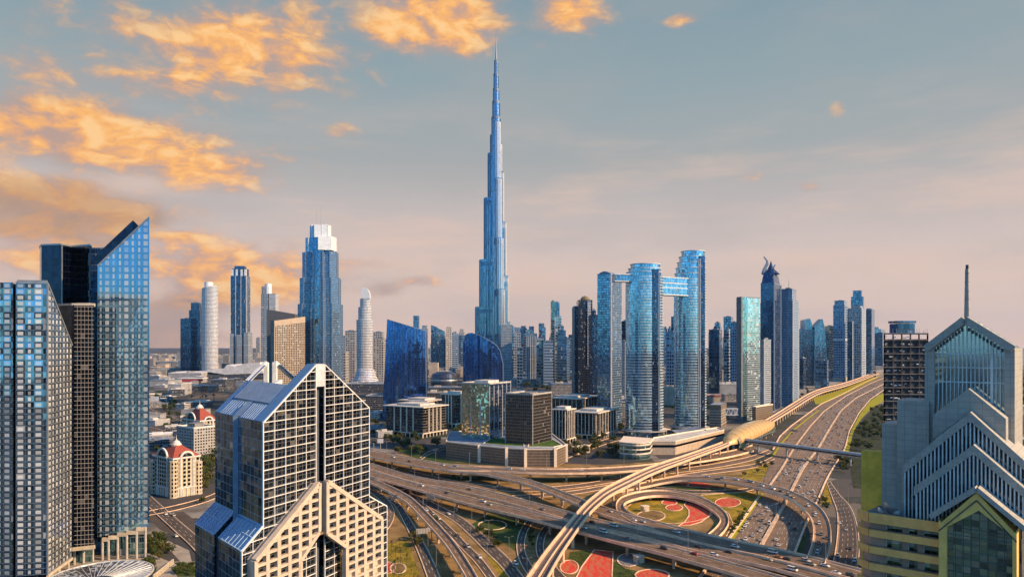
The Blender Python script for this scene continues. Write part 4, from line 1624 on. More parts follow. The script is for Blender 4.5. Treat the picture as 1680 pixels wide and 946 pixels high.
    # spandrel above the vault
    for (x0, z0), (x1, z1) in zip(arc, arc[1:]):
        tp = lambda l: min(il[1] + (jl[1] - il[1]) * max(0, (il[0] - l)) / (il[0] - jl[0]), ir[1] + (jr[1] - ir[1]) * max(0, (l - ir[0])) / (jr[0] - ir[0]))
        q.face([pg.p(x0, z0, -1.0), pg.p(x1, z1, -1.0), pg.p(x1, tp(x1), -1.0), pg.p(x0, tp(x0), -1.0)])
    for k in range(n):
        q.bar(pg.p(*arc[k], -.8), pg.p(*arc[k + 1], -.8), .8, .7, 1)
    q.build('arch_spandrel', [F_SLOT, plain('bronze_trim', (.26, .19, .12), .5)], t)


dusit()

# ================================================================== near right: stone tower with gabled tiers and a spire
GSTONE = None
if True:
    m_, n_ = newmat('grey_stone_panels')
    uvn = n_.node('ShaderNodeUVMap')
    bt = n_.node('ShaderNodeTexBrick')
    bt.offset = 0.0
    n_.put(bt.inputs['Vector'], uvn.outputs[0])
    n_.put(bt.inputs['Color1'], (.40, .39, .34))
    n_.put(bt.inputs['Color2'], (.44, .42, .37))
    n_.put(bt.inputs['Mortar'], (.16, .18, .19))
    bt.inputs['Scale'].default_value = 1.0
    bt.inputs['Mortar Size'].default_value = .035
    bt.inputs['Brick Width'].default_value = 2.2
    bt.inputs['Row Height'].default_value = 1.35
    tcn = n_.node('ShaderNodeTexCoord')
    st = n_.noise(tcn.outputs['Object'], .35, 6.0, .7)
    n_.out(n_.bsdf(n_.mix(n_.smooth(st, .35, .75), bt.outputs[0], n_.mix(.75, bt.outputs[0], (.27, .27, .25))), .6))
    GSTONE = m_
YEL = plain('yellow_render', (.86, .56, .15), .75, var=.14, scale=.5)
YELG = plain('yellow_green_render', (.82, .50, .06), .8, var=.2, scale=.3)
ORAN = plain('orange_band', (.92, .48, .14), .75, var=.12, scale=.4)
PINKW = plain('salmon_wall', (.55, .33, .24), .8)
FINW = plain('louvre_pale', (.60, .66, .66), .45)
F_RGL = facade('right_window', (.24, .50, .54), 1.5, 1.35, .05, .05, (.08, .10, .09), blind=.16, bcol=(.34, .32, .16), jit=.03, wave=.09, tvar=.6)
m_, n_ = newmat('atrium_clear_glass')
tb_ = n_.node('ShaderNodeBsdfTransparent')
tb_.inputs[0].default_value = (.78, .90, .94, 1)
geo_ = n_.node('ShaderNodeNewGeometry')
n_.out(n_.mixsh(.42, tb_.outputs[0], n_.bsdf((.66, .84, .92), .05, 1.0, geo_.outputs['Normal'])))
ATRIUM = m_
F_ATR = facade('atrium_glass', (.62, .80, .88), 1.15, 3.0, .02, .03, (.2, .25, .26), blind=.10, bcol=(.45, .5, .45), jit=.03, wave=.1, tvar=.5)


def rightb():
    t = thing('spire_tower', 'grey stone tower with stacked gables, yellow base and slim spire', 'tower', (100, 160, 0))
    dv = Vector((cos(R(-40)), sin(R(-40))))
    P0 = Vector((87.5, 150))
    base = (P0 - dv * 20, P0 + dv * 30)
    PL = lambda off: Plane(base[0], base[1], off)
    # ---- glass gabled top
    p = PL(-14)
    ap, lf = p.hit(1583, 524), p.hit(1519, 572)
    rt = (2 * ap[0] - lf[0], lf[1])
    rt = p.hit(1663, 579) if True else rt
    zr_ = lf[1]
    q = MB()
    gl_ = [(lf[0], 60), (rt[0], 60), (rt[0], zr_), ap, (lf[0], zr_)]
    extr(q, p, gl_, -1.25, -1.0)
    q.build('glass_gable', [ATRIUM], t)
    q = MB()
    extr(q, p, gl_, -16, -15.7)
    q.build('rear_glass', [ATRIUM], t)
    for (a, b) in ((lf, ap), (ap, rt)):
        q = MB()
        q.face([p.p(a[0], a[1], -1.1), p.p(b[0], b[1], -1.1), p.p(b[0], b[1], -15.8), p.p(a[0], a[1], -15.8)])
        q.build('glass_roof', [ATRIUM], t)
        q = MB()
        for k in range(9):
            m1 = p.p(a[0], a[1], 0).lerp(p.p(b[0], b[1], 0), k / 8)
            q.bar(m1 - p.n.to_3d() * 1.2, m1 - p.n.to_3d() * 15.8, .2, .4)
        q.build('roof_bars', [FINW], t)
    q = MB()
    for k in range(15):
        l = lf[0] + 1.6 + (rt[0] - lf[0] - 3.2) * k / 14
        q.bar(p.p(l, 90, -15.5), p.p(l, zr_, -15.5), .16, .3, up=p.n.to_3d())
    for z in (102, 108, 114, 120):
        q.bar(p.p(lf[0], z, -15.4), p.p(rt[0], z, -15.4), .25, .3, up=p.n.to_3d())
    for k in range(4):
        l = lf[0] + (rt[0] - lf[0]) * (k + .5) / 4
        q.bar(p.p(l, zr_ - 1, -1.5), p.p(l, zr_ - 1, -15.5), .3, .3)
    q.build('rear_bars', [FINW], t)
    for (a, b) in ((lf, ap), (ap, rt)):
        q = MB()
        q.bar(p.p(a[0], zr_ if a is not ap else ap[1], -.4), p.p(b[0], zr_ if b is not ap else ap[1], -.4), 1.5, 2.4, up=p.n.to_3d())
        q.build('rafter', [GSTONE], t)
    topf = lambda l: (zr_ + (ap[1] - zr_) * (l - lf[0]) / (ap[0] - lf[0])) if l < ap[0] else (zr_ + (ap[1] - zr_) * (rt[0] - l) / (rt[0] - ap[0]))
    for l0_, l1_ in ((lf[0] - .2, lf[0] + 1.7), (rt[0] - 1.6, rt[0] + .2)):
        q = MB()
        extr(q, p, [(l0_, 60), (l1_, 60), (l1_, zr_ + .2), (l0_, zr_ + .2)], -15, .1)
        q.build('corner_pier', [GSTONE], t)
    q = MB()
    n = 17
    for k in range(1, n):
        l = lf[0] + 1.6 + (rt[0] - lf[0] - 3.2) * k / n
        q.bar(p.p(l, 95, -.7), p.p(l, topf(l) - .6, -.7), .16 if k != 14 else .5, .5, up=p.n.to_3d())
    for py_ in (578, 601, 625):
        a, b = p.hit(1530, py_), p.hit(1655, py_ + 4)
        z = (a[1] + b[1]) / 2
        q.bar(p.p(a[0], z, -.75), p.p(b[0], z, -.75), .25, .3, up=p.n.to_3d())
    q.build('glazing_bars', [FINW], t)
    q = MB()
    for k in range(12):
        for s_ in (-1, 1):
            e = rt if s_ > 0 else lf
            l = ap[0] + (e[0] - ap[0]) * (k + 1) / 13
            z = topf(l) - 1.7
            q.bar(p.p(l - .2, z, -.55), p.p(l + .2, z, -.55), .8, .3, up=p.n.to_3d())
    q.build('rafter_slots', [F_SLOT], t)
    # spire
    a = p.p(ap[0], ap[1] - .5, -3)
    ztop = PZ(441, a.y)
    q = MB()
    q.tube(a, (a.x, a.y, ztop), .62, .40, 8)
    q.build('spire', [GSTONE], t)
    q = MB()
    q.tube((a.x, a.y, ztop), (a.x, a.y, ztop + .9), .32, .30, 8)
    q.build('spire_cap', [F_SLOT], t)
    q = MB()
    for k in range(6):
        z = a.z + (ztop - a.z) * (k + .5) / 6
        q.tube((a.x, a.y, z), (a.x, a.y, z + .1), .66 - .035 * k, n=8)
    q.build('spire_joints', [FRAMEB], t)

    # ---- tiers
    def tier(off, back, apx, lfx, th, zb, nf, nm):
        pl_ = PL(off)
        a_, l_ = pl_.hit(*apx), pl_.hit(*lfx)
        r_ = (2 * a_[0] - l_[0], l_[1])
        q = MB()
        extr(q, pl_, [(l_[0] + .6, zb), (r_[0] - .6, zb), (r_[0] - .6, l_[1] - .5), (a_[0], a_[1] - .5), (l_[0] + .6, l_[1] - .5)], back, -1.0)
        q.build('dark_glazing', [facade('tier_glass', (.07, .10, .15), 1.1, 2.4, .04, .05, (.05, .06, .07), blind=.08, jit=.03, wave=.08)], t)
        for s_, e in ((-1, l_), (1, r_)):
            q = MB()
            ed, aa = pl_.p(e[0], e[1], 0), pl_.p(a_[0], a_[1], 0)
            pts = [(e[0], e[1]), (a_[0], a_[1]), (a_[0], a_[1] - th), (e[0], e[1] - th)]
            extr(q, pl_, pts, back, .0)
            q.build('gable_roof', [GSTONE], t)
        q = MB()
        for k in range(nf + 1):
            l = l_[0] + .5 + (r_[0] - l_[0] - 1) * k / nf
            f_ = abs(l - a_[0]) / (a_[0] - l_[0])
            zt_ = a_[1] + (l_[1] - a_[1]) * f_ - th
            if zt_ > zb:
                q.bar(pl_.p(l, zb, -.5), pl_.p(l, zt_ + .05, -.5), .26, .7, up=pl_.n.to_3d())
        q.build('louvres', [FINW], t)
        return pl_, a_, l_, r_

    tier(-9.5, -16, (1589, 637), (1531, 680), 5.2, 88, 30, 'a')
    tier(-6.5, -14, (1591.6, 675.5), (1480, 764), 1.9, 84, 34, 'b')
    tier(-3.4, -12, (1597, 729), (1499, 798), 1.9, 80, 30, 'c')
    # ---- yellow portal
    pl_ = PL(0)
    H = pl_.hit
    a_ = H(1603, 798)
    l_ = H(1527, 844)
    r_ = (2 * a_[0] - l_[0], l_[1])
    wa, wl_, wr = H(1606.5, 836), H(1554, 863), H(1661, 884)
    wzt = wl_[1]
    wr = (2 * wa[0] - wl_[0], wzt)
    lo = H(1541, 900)[0]
    hi = 2 * a_[0] - lo
    q = MB()
    for s_ in (-1, 1):
        eo, ei = (lo, wl_[0]) if s_ < 0 else (hi, wr[0])
        extr(q, pl_, [(eo, 0), (ei, 0), (ei, wzt), (eo, l_[1] - .7)], -10, .6)
        el = l_ if s_ < 0 else r_
        extr(q, pl_, [(eo, el[1] - 1.6), (ei, wzt), (wa[0], wa[1]), (a_[0], a_[1] - 1.0)], -10, .58)
    q.build('portal', [YEL], t)
    for el in (l_, r_):
        q = MB()
        q.bar(pl_.p(el[0], el[1] - .3, -1.6), pl_.p(a_[0], a_[1] - .3, -1.6), .9, 5.4, up=pl_.n.to_3d())
        q.build('portal_ledge', [GSTONE], t)
    q = MB()
    for el, e2 in ((l_, lo), (r_, hi)):
        q.bar(pl_.p(e2, el[1] - 2.9, .6), pl_.p(a_[0], a_[1] - 2.6, .6), .22, .2, up=pl_.n.to_3d())
    q.build('portal_groove', [F_SLOT], t)
    q = MB()
    extr(q, pl_, [(wl_[0] - .2, 30), (wr[0] + .2, 30), (wr[0] + .2, wzt + .3), (wa[0], wa[1] + .3), (wl_[0] - .2, wzt + .3)], -3, -.5)
    q.build('pentagon_window', [F_RGL], t)
    q = MB()
    for k in range(1, 8):
        l = wl_[0] + (wr[0] - wl_[0]) * k / 8
        f_ = abs(l - wa[0]) / (wa[0] - wl_[0])
        q.bar(pl_.p(l, 60, -.45), pl_.p(l, wa[1] + (wzt - wa[1]) * f_, -.45), .10, .12, up=pl_.n.to_3d())
    for k in range(12):
        z = wzt - k * 1.5
        q.bar(pl_.p(wl_[0], z, -.44), pl_.p(wr[0], z, -.44), .10, .12, up=pl_.n.to_3d())
    q.build('window_bars', [plain('dark_green_bars', (.05, .08, .08), .5)], t)
    # ---- balconied left side
    pb = PL(-1.2)
    lb = lo - .2
    lc, zc0 = pb.hit(1426, 840)
    c0 = pb.p(lc, 0)
    c1 = Vector((PX(1408, 163.3), 163.3, 0))
    ztop = zc0
    d0 = pb.p(lb, 0)
    step = 3.62
    nfl = 12
    back = Vector((12.0, 12.0, 0))
    q = MB()
    inn = Vector((1.3, 1.9, 0))
    q.prism([tuple((c1 + Vector((1.5, 1.0, 0)))[:2]), tuple((c0 + inn)[:2]), tuple((d0 + inn)[:2]), tuple((d0 + back)[:2]), tuple((c1 + back)[:2])], 0, ztop - 1.3, 0, 1)
    q.build('rear_wall', [PINKW, CONCD], t)
    for k in range(nfl):
        z1 = ztop - k * step
        h = 2.1 if k == 0 else 1.5
        q = MB()
        for a, b in ((c1, c0), (c0, d0)):
            q.bar((a.x, a.y, z1 - h / 2), (b.x, b.y, z1 - h / 2), .5, h)
        q.build('balcony_band', [ORAN], t)
        q = MB()
        q.prism([tuple(c1[:2]), tuple(c0[:2]), tuple(d0[:2]), tuple((d0 + inn * 1.05)[:2]), tuple((c0 + inn * 1.05)[:2]), tuple((c1 + inn)[:2])], z1 - h - .1, z1 - h + .15, 0, 0, True)
        q.build('balcony_floor', [CONCD], t)
        for f0, f1 in ((.24, .46), (.56, .68), (.78, 1.0)):
            if k > 5:
                continue
            q = MB()
            a = c0 + (d0 - c0) * f0 + inn * .96
            b = c0 + (d0 - c0) * f1 + inn * .96
            zz = z1 - h - step + h
            q.face([(a.x, a.y, z1 - step - .2), (b.x, b.y, z1 - step - .2), (b.x, b.y, z1 - h - .12), (a.x, a.y, z1 - h - .12)])
            q.bar((a.x - .05, a.y - .05, z1 - step), (a.x - .05, a.y - .05, z1 - h), .15, .15, 1)
            q.build('window', [F_RGL, FINW], t)
        q = MB()
        a, b = c0 + Vector((-.1, -.1, 0)), d0 + Vector((-.1, -.1, 0))
        q.bar((a.x, a.y, z1 + .35), (b.x, b.y, z1 + .35), .06, .06)
        q.build('handrail', [F_SLOT], t)
    # ---- stone shoulder blocks and the yellow stair wall on the terrace
    for x0, x1, yt, off, mt, nm, dp in ((1472, 1524, 657, -13, GSTONE, 'stone_shoulder', 10), (1447, 1474, 695, -15, GSTONE, 'stone_shoulder', 9), (1413, 1449, 741, -16.5, YELG, 'yellow_wall', 4),
                                        (1480, 1497, 766, -7.5, GSTONE, 'stone_pier', 3)):
        pp = PL(off)
        a, b = pp.hit(x0, yt), pp.hit(x1, yt)
        z = (a[1] + b[1]) / 2
        q = MB()
        extr(q, pp, [(a[0], 70), (b[0], 70), (b[0], z), (a[0], z)], -dp, 0)
        q.build(nm, [mt], t)
    # dishes on the terrace
    for k, (px_, sz, lab) in enumerate(((1442, 1.0, 'small grey satellite dish nearest the yellow wall on the terrace'), (1453, 1.6, 'large dark satellite dish between two smaller ones on the terrace'),
                                       (1473, .9, 'small white satellite dish beside the louvres on the terrace'))):
        pos = PL(-4.2).px(px_, 835)
        d_ = thing('satellite_dish', lab, 'satellite dish', (pos.x, pos.y, ztop - 1.3), 'satellite dishes on the terrace')
        q = MB()
        prof = [(sz * r_, sz * r_ * r_ * .45) for r_ in (.05, .35, .65, .9, 1.0)]
        q.lathe((0, 0, 0), prof, 18)
        rotm = Matrix.Rotation(R(62), 4, 'Y') if k != 2 else Matrix.Rotation(R(-50), 4, 'X')
        q.v = [tuple(rotm @ Vector(v_) + Vector((pos.x, pos.y, ztop - 1.3 + sz * 1.1))) for v_ in q.v]
        q.build('dish', [METAL if k != 1 else STEEL], d_)
        q = MB()
        q.tube((pos.x, pos.y, ztop - 1.3), (pos.x, pos.y, ztop - 1.3 + sz * 1.1), .09)
        q.tube((pos.x - .4, pos.y, ztop - 1.3), (pos.x, pos.y, ztop - 1.3 + sz * .7), .05)
        q.build('stand', [STEEL], d_)


rightb()


# ================================================================== half built tower behind it
def construction():
    Y = 400
    fp = [(PX(1450, Y), Y), (PX(1523, Y), Y), (PX(1523, Y) * 1.07, Y * 1.07), (PX(1450, Y) * 1.07, Y * 1.07)]
    t = thing('half_built_tower', 'unfinished dark concrete tower with open floors and core box on top', 'tower', (*cen(fp), 0))
    q = MB()
    q.prism(inset(fp, .93), 0, PZ(547, Y) - 3, 0, 0)
    q.build('core', [plain('raw_concrete_dark', (.05, .05, .06), .9, var=.4)], t)
    zt = PZ(546, Y)
    k = 0
    z = zt
    rr = random.Random(3)
    while z > 2:
        q = MB()
        q.prism(inset(fp, 1.0 + rr.uniform(-.01, .03)), z - .45, z, 0, 0, True)
        q.build('floor_slab', [plain('slab_dark', (.115, .115, .12), .9, var=.4)], t)
        if z > 60:
            q = MB()
            for j in range(4):
                f_ = rr.random()
                a = Vector(fp[0]).lerp(Vector(fp[1]), f_)
                c = Vector(cen(fp))
                a = a + Vector((0, .35))
                wd = rr.uniform(.5, 2.2)
                q.box((a.x, a.y, z - 2.2 + rr.uniform(-.6, .4)), (wd, .4, rr.uniform(.2, .8)), 0)
            q.build('site_boards', [rr.choice((CONC, METAL, FRAMEB))], t)
        z -= 3.7
    for i in range(4):
        a, b = Vector(fp[i]), Vector(fp[(i + 1) % 4])
        for j in range(6):
            p = a.lerp(b, j / 5.0).lerp(Vector(cen(fp)), .03)
            q = MB()
            q.bar((p.x, p.y, 0), (p.x, p.y, zt), .6, .6)
            q.build('column', [plain('raw_concrete_dark', (.05, .05, .06), .9, var=.4)], t)
    q = MB()
    f2 = rect(1473, 1501, Y + 6, 9)
    q.prism(f2, zt, PZ(530, Y), 0, 0)
    q.prism(inset(f2, 1.1), PZ(529, Y), PZ(525.5, Y), 0, 0, True)
    q.build('lift_core', [F_NAVY], t)
    q = MB()
    rr = random.Random(5)
    for j in range(26):
        a = Vector(fp[0]).lerp(Vector(fp[1]), rr.random())
        q.tube((a.x, a.y, zt - 1), (a.x, a.y, zt + rr.uniform(.8, 2.6)), .08, n=4)
    q.build('starter_bars', [STEEL], t)


construction()

# ================================================================== ground and roads
def ground_mat():
    m, n = newmat('city_ground')
    t = n.node('ShaderNodeTexCoord')
    o = t.outputs['Object']
    v = n.node('ShaderNodeTexVoronoi')
    v.feature = 'F1'
    v.distance = 'CHEBYCHEV'
    n.put(v.inputs['Vector'], o)
    v.inputs['Scale'].default_value = .016
    r, _ = n.white(v.outputs['Position'])
    c = n.ramp(r, [(0, (.05, .05, .053)), (.3, (.09, .08, .07)), (.5, (.038, .042, .047)), (.68, (.17, .145, .115)), (.78, (.025, .04, .02)), (.93, (.30, .28, .25)), (1, (.07, .067, .065))], 'CONSTANT')
    nz1 = n.noise(o, .02, 6, .6)
    nz2 = n.noise(o, .4, 4, .6)
    c = n.mix(n.m('MULTIPLY', n.smooth(nz1, .4, .65), .8), c, (.075, .068, .06))
    c = n.mix(n.m('MULTIPLY', nz2, .4), c, (.04, .042, .045))
    n.out(n.bsdf(c, .9, 0, None, .3))
    return m


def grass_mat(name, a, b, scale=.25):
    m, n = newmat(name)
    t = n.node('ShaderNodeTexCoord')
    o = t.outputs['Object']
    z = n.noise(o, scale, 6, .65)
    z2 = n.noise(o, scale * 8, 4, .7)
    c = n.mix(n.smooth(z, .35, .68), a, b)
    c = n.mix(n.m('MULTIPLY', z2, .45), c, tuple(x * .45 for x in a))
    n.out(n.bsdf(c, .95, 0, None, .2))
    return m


def asphalt_mat(name, col, streak=.4):
    m, n = newmat(name)
    t = n.node('ShaderNodeTexCoord')
    o = t.outputs['Object']
    uv = n.node('ShaderNodeUVMap')
    u, v, _ = n.xyz(uv.outputs[0])
    tr = n.noise(n.comb(n.m('MULTIPLY', u, .9), n.m('MULTIPLY', v, .015), 0), 1.0, 4, .6)
    z = n.noise(o, .06, 6, .65)
    z2 = n.noise(o, 1.2, 3, .6)
    c = n.mix(n.smooth(z, .3, .7), tuple(x * .75 for x in col), tuple(x * 1.3 for x in col))
    c = n.mix(n.m('MULTIPLY', n.smooth(tr, .45, .75), streak * 2), c, tuple(x * 1.75 for x in col))
    tr2 = n.noise(n.comb(n.m('MULTIPLY', u, 1.3), n.m('MULTIPLY', v, .02), 7.0), 1.0, 3, .6)
    c = n.mix(n.m('MULTIPLY', n.smooth(tr2, .5, .72), .55), c, tuple(x * .42 for x in col))
    c = n.mix(n.m('MULTIPLY', z2, .3), c, tuple(x * .6 for x in col))
    n.out(n.bsdf(c, .85, 0, None, .3))
    return m


GROUND = ground_mat()
SOIL = grass_mat('dry_soil', (.17, .11, .04), (.40, .26, .11), .05)
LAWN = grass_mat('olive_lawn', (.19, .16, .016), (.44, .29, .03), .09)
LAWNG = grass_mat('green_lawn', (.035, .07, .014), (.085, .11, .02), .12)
LAWNY = grass_mat('yellow_green_verge', (.27, .29, .012), (.42, .37, .02), .1)
ASPH = asphalt_mat('asphalt', (.075, .060, .05))
ASPHL = asphalt_mat('asphalt_worn', (.155, .105, .07))
PAINT = plain('road_paint', (.52, .49, .44), .7, var=.3, scale=.8)
PARA = plain('parapet_concrete', (.80, .57, .39), .8, var=.22, scale=.12)
DECK = plain('deck_concrete', (.58, .43, .30), .85, var=.25, scale=.08)
DECKY = plain('deck_yellowish', (.44, .32, .14), .85, var=.25, scale=.08)
SHLD = asphalt_mat('shoulder_pale', (.40, .27, .18), .2)
PAVE = plain('paving', (.30, .27, .23), .85, var=.2, scale=.15)
FLOWER = None
m_, n_ = newmat('red_flowers')
tcn = n_.node('ShaderNodeTexCoord')
oo = tcn.outputs['Object']
wv_ = n_.noise(n_.vm('MULTIPLY', oo, (2.2, .4, 1)), .24, 5, .7)
fz = n_.noise(oo, 1.6, 4, .7)
cc_ = n_.mix(n_.smooth(wv_, .40, .62), (.62, .045, .03), (.46, .17, .09))
cc_ = n_.mix(n_.m('MULTIPLY', n_.smooth(fz, .5, .7), .5), cc_, (.10, .07, .02))
n_.out(n_.bsdf(cc_, .9, 0, None, .2))
FLOWER = m_

q = MB()
E_ = 18000
q.face([(-E_, -6000, 0), (E_, -6000, 0), (E_, 18000, 0), (-E_, 18000, 0)])
tag(q.build('ground', [GROUND]), 'grey sandy city ground reaching to the horizon', kind='structure')
m_, n_ = newmat('sea_water')
tcn = n_.node('ShaderNodeTexCoord')
bmp = n_.node('ShaderNodeBump')
bmp.inputs['Strength'].default_value = .25
n_.put(bmp.inputs['Height'], n_.noise(tcn.outputs['Object'], .05, 4, .6))
n_.out(n_.bsdf((.02, .09, .19), .25, 0, bmp.outputs[0]))
q = MB()
q.face([(.60 * 3600, 3600, .5), (17900, 3600, .5), (17900, 17900, .5), (.60 * 17900, 17900, .5)])
tag(q.build('sea', [m_]), 'blue sea strip beyond the coast on the horizon', kind='structure')


def zof(z, i):
    return z[min(i, len(z) - 1)] if isinstance(z, (list, tuple)) else z


def smooth_path(pts, k=5):
    """Catmull-Rom through tuples"""
    out = []
    n = len(pts)
    for i in range(n - 1):
        p0, p1, p2, p3 = pts[max(i - 1, 0)], pts[i], pts[i + 1], pts[min(i + 2, n - 1)]
        for j in range(k):
            t_ = j / k
            out.append(tuple(.5 * (2 * b + (c - a) * t_ + (2 * a - 5 * b + 4 * c - d_) * t_ ** 2 + (3 * b - a - 3 * c + d_) * t_ ** 3) for a, b, c, d_ in zip(p0, p1, p2, p3)))
    out.append(tuple(pts[-1]))
    return out


def edges(pts, z, zo=0.0):
    """photo centre line with widths -> left and right edge points on the ground, smoothed; z per point"""
    P = [(p[0], p[1], p[2], zof(z, i)) for i, p in enumerate(pts)]
    P = smooth_path(P)
    L, Rr, C = [], [], []
    for i, p in enumerate(P):
        a, b = P[max(i - 1, 0)], P[min(i + 1, len(P) - 1)]
        tx, ty = b[0] - a[0], b[1] - a[1]
        ln = sqrt(tx * tx + ty * ty) or 1
        nx, ny = ty / ln, -tx / ln
        w_ = p[2] / 2
        L.append(G(p[0] + nx * w_, p[1] + ny * w_, p[3] + zo))
        Rr.append(G(p[0] - nx * w_, p[1] - ny * w_, p[3] + zo))
        C.append((L[-1] + Rr[-1]) / 2)
    # even out along the road
    return L, Rr, C


def strip(mb, L, Rr, f0, f1, dz, m=0, i0=0, i1=None):
    i1 = len(L) - 1 if i1 is None else i1
    u = 0.0
    for i in range(i0, i1):
        a, b = L[i].lerp(Rr[i], f0), L[i].lerp(Rr[i], f1)
        c, d_ = L[i + 1].lerp(Rr[i + 1], f1), L[i + 1].lerp(Rr[i + 1], f0)
        up = Vector((0, 0, dz))
        ln = (c - b).length
        wa, wc = (b - a).length, (c - d_).length
        ps = [a + up, b + up, c + up, d_ + up]
        uv = [(f0 * wa, u), (f1 * wa, u), (f1 * wc, u + ln), (f0 * wc, u + ln)]
        nrm = (ps[1] - ps[0]).cross(ps[2] - ps[0])
        if nrm.z < 0:
            ps, uv = ps[::-1], uv[::-1]
        mb.face(ps, m, uv)
        u += ln


def dashes(mb, L, Rr, f, wd, dz, on=6.0, off=8.0):
    s = 0.0
    for i in range(len(L) - 1):
        a, b = L[i].lerp(Rr[i], f), L[i + 1].lerp(Rr[i + 1], f)
        ln = (b - a).length
        t_ = (b - a).normalized() if ln > 0 else Vector((1, 0, 0))
        r = Vector((t_.y, -t_.x, 0)) * wd / 2
        x = 0.0
        while x < ln:
            ph = (s + x) % (on + off)
            if ph < on:
                e = min(ln, x + on - ph)
                p, q_ = a + t_ * x, a + t_ * e
                up = Vector((0, 0, dz))
                mb.face([p - r + up, q_ - r + up, q_ + r + up, p + r + up][::-1])
                x = e + .01
            else:
                x += (on + off) - ph
        s += ln


def wall_strip(mb, pts, h0, h1, th, out, m=0):
    """upright strip along an edge, from h0 to h1 over the edge height; out: +1/-1 side of thickness"""
    n = len(pts)
    off = []
    for i in range(n):
        a, b = pts[max(i - 1, 0)], pts[min(i + 1, n - 1)]
        t_ = (b - a)
        t_.z = 0
        t_.normalize()
        off.append(Vector((t_.y, -t_.x, 0)) * out * th)
    for i in range(n - 1):
        a, b = pts[i], pts[i + 1]
        c, d_ = pts[i] + off[i], pts[i + 1] + off[i + 1]
        z0, z1 = Vector((0, 0, h0)), Vector((0, 0, h1))
        mb.face([a + z0, b + z0, b + z1, a + z1], m)
        mb.face([d_ + z0, c + z0, c + z1, d_ + z1], m)
        mb.face([a + z1, b + z1, d_ + z1, c + z1], m)
        mb.face([c + z0, d_ + z0, b + z0, a + z0], m)


ROADS = {}


def marks(L, Rr, dz, lanes, parent, edge=True):
    q = MB()
    wd = sum((a - b).length for a, b in zip(L, Rr)) / len(L)
    if edge:
        for f in (.10, .90):
            strip(q, L, Rr, f - .11 / wd, f + .11 / wd, dz)
    for k in range(1, lanes):
        dashes(q, L, Rr, .035 + .93 * k / lanes, .24, dz)
    if q.f:
        q.build('lane_marking', [PAINT], parent)


def flyover(name, label, pts, z, lanes=3, piers=34.0, barrier=None, deckm=None, group=None, depth=2.0, asph=None, phase=.5, skip_pier=()):
    L, Rr, C = edges(pts, z)
    ROADS[label] = (L, Rr, C)
    t = thing(name, label, 'flyover', C[len(C) // 2], group)
    q = MB()
    n = len(L)
    for i in range(n - 1):
        dn = Vector((0, 0, -depth))
        a, b, c, d_ = L[i], Rr[i], Rr[i + 1], L[i + 1]
        a2, b2, c2, d2 = a.lerp(b, .14) + dn, a.lerp(b, .86) + dn, d_.lerp(c, .86) + dn, d_.lerp(c, .14) + dn
        md = Vector((0, 0, -.7))
        q.face([a, b, c, d_])
        q.face([a + md, a, d_, d_ + md])
        q.face([b, b + md, c + md, c])
        q.face([a2, a + md, d_ + md, d2])
        q.face([b + md, b2, c2, c + md])
        q.face([b2, a2, d2, c2])
    q.build('deck', [deckm or DECK], t)
    q = MB()
    strip(q, L, Rr, .02, .98, .03)
    q.build('roadway', [asph or ASPHL], t)
    marks(L, Rr, .05, lanes, t)
    for fa, fb in ((.022, .095), (.905, .978)):
        q = MB()
        strip(q, L, Rr, fa, fb, .04)
        q.build('shoulder', [SHLD], t)
    q = MB()
    acc = 0.0
    for i in range(n - 1):
        acc += (C[i + 1] - C[i]).length
        if acc > 26:
            acc = 0
            d_ = (C[i + 1] - C[i]).normalized() * .35
            a, b = L[i].lerp(Rr[i], .03), L[i].lerp(Rr[i], .97)
            up = Vector((0, 0, .06))
            q.face([a + up, b + up, b + d_ + up, a + d_ + up])
    if q.f:
        q.build('expansion_joints', [F_SLOT], t)
    for e, s_, bm in ((L, 1, 0), (Rr, -1, 1)):
        q = MB()
        wall_strip(q, e, -.9, 1.05, .38, -s_ if False else s_ * -1)
        q.build('parapet', [PARA], t)
    # piers
    s_ = 0.0
    nxt = piers * phase
    for i in range(n - 1):
        ln = (C[i + 1] - C[i]).length
        while s_ + ln >= nxt:
            p = C[i].lerp(C[i + 1], (nxt - s_) / ln)
            nxt += piers
            if p.z < 4.2 or p.y < 390:
                continue
            a, b = L[i], Rr[i]
            w_ = min((a - b).length, 20)
            dr = (b - a)
            dr.z = 0
            dr.normalize()
            q = MB()
            q.bar((*(p - dr * w_ * .34)[:2], p.z - depth - .6), (*(p + dr * w_ * .34)[:2], p.z - depth - .6), 1.6, 1.3)
            for sg in ((-.2, .2) if w_ > 13 else (0,)):
                q.tube((*(p + dr * w_ * sg)[:2], 0), (*(p + dr * w_ * sg)[:2], p.z - depth - 1.2), .85, n=8)
            q.build('pier', [DECK], t)
        s_ += ln
    return t, L, Rr, C


GZ = [0.06]


def road(name, label, pts, lanes=2, asph=None, kerb=True):
    GZ[0] += .025
    L, Rr, C = edges(pts, GZ[0])
    ROADS[label] = (L, Rr, C)
    q = MB()
    strip(q, L, Rr, 0, 1, 0)
    o = tag(q.build(name, [asph or ASPH]), label, kind='structure')
    marks(L, Rr, .012, lanes, o)
    if kerb:
        for fa, fb in ((0.004, .07), (.93, .996)):
            q = MB()
            strip(q, L, Rr, fa, fb, .008)
            q.build('shoulder', [SHLD], o)
    if kerb:
        for e, s_ in ((L, -1), (Rr, 1)):
            q = MB()
            wall_strip(q, e, -.05, .32, .4, s_ * -1)
            q.build('kerb', [PARA], o)
    return o


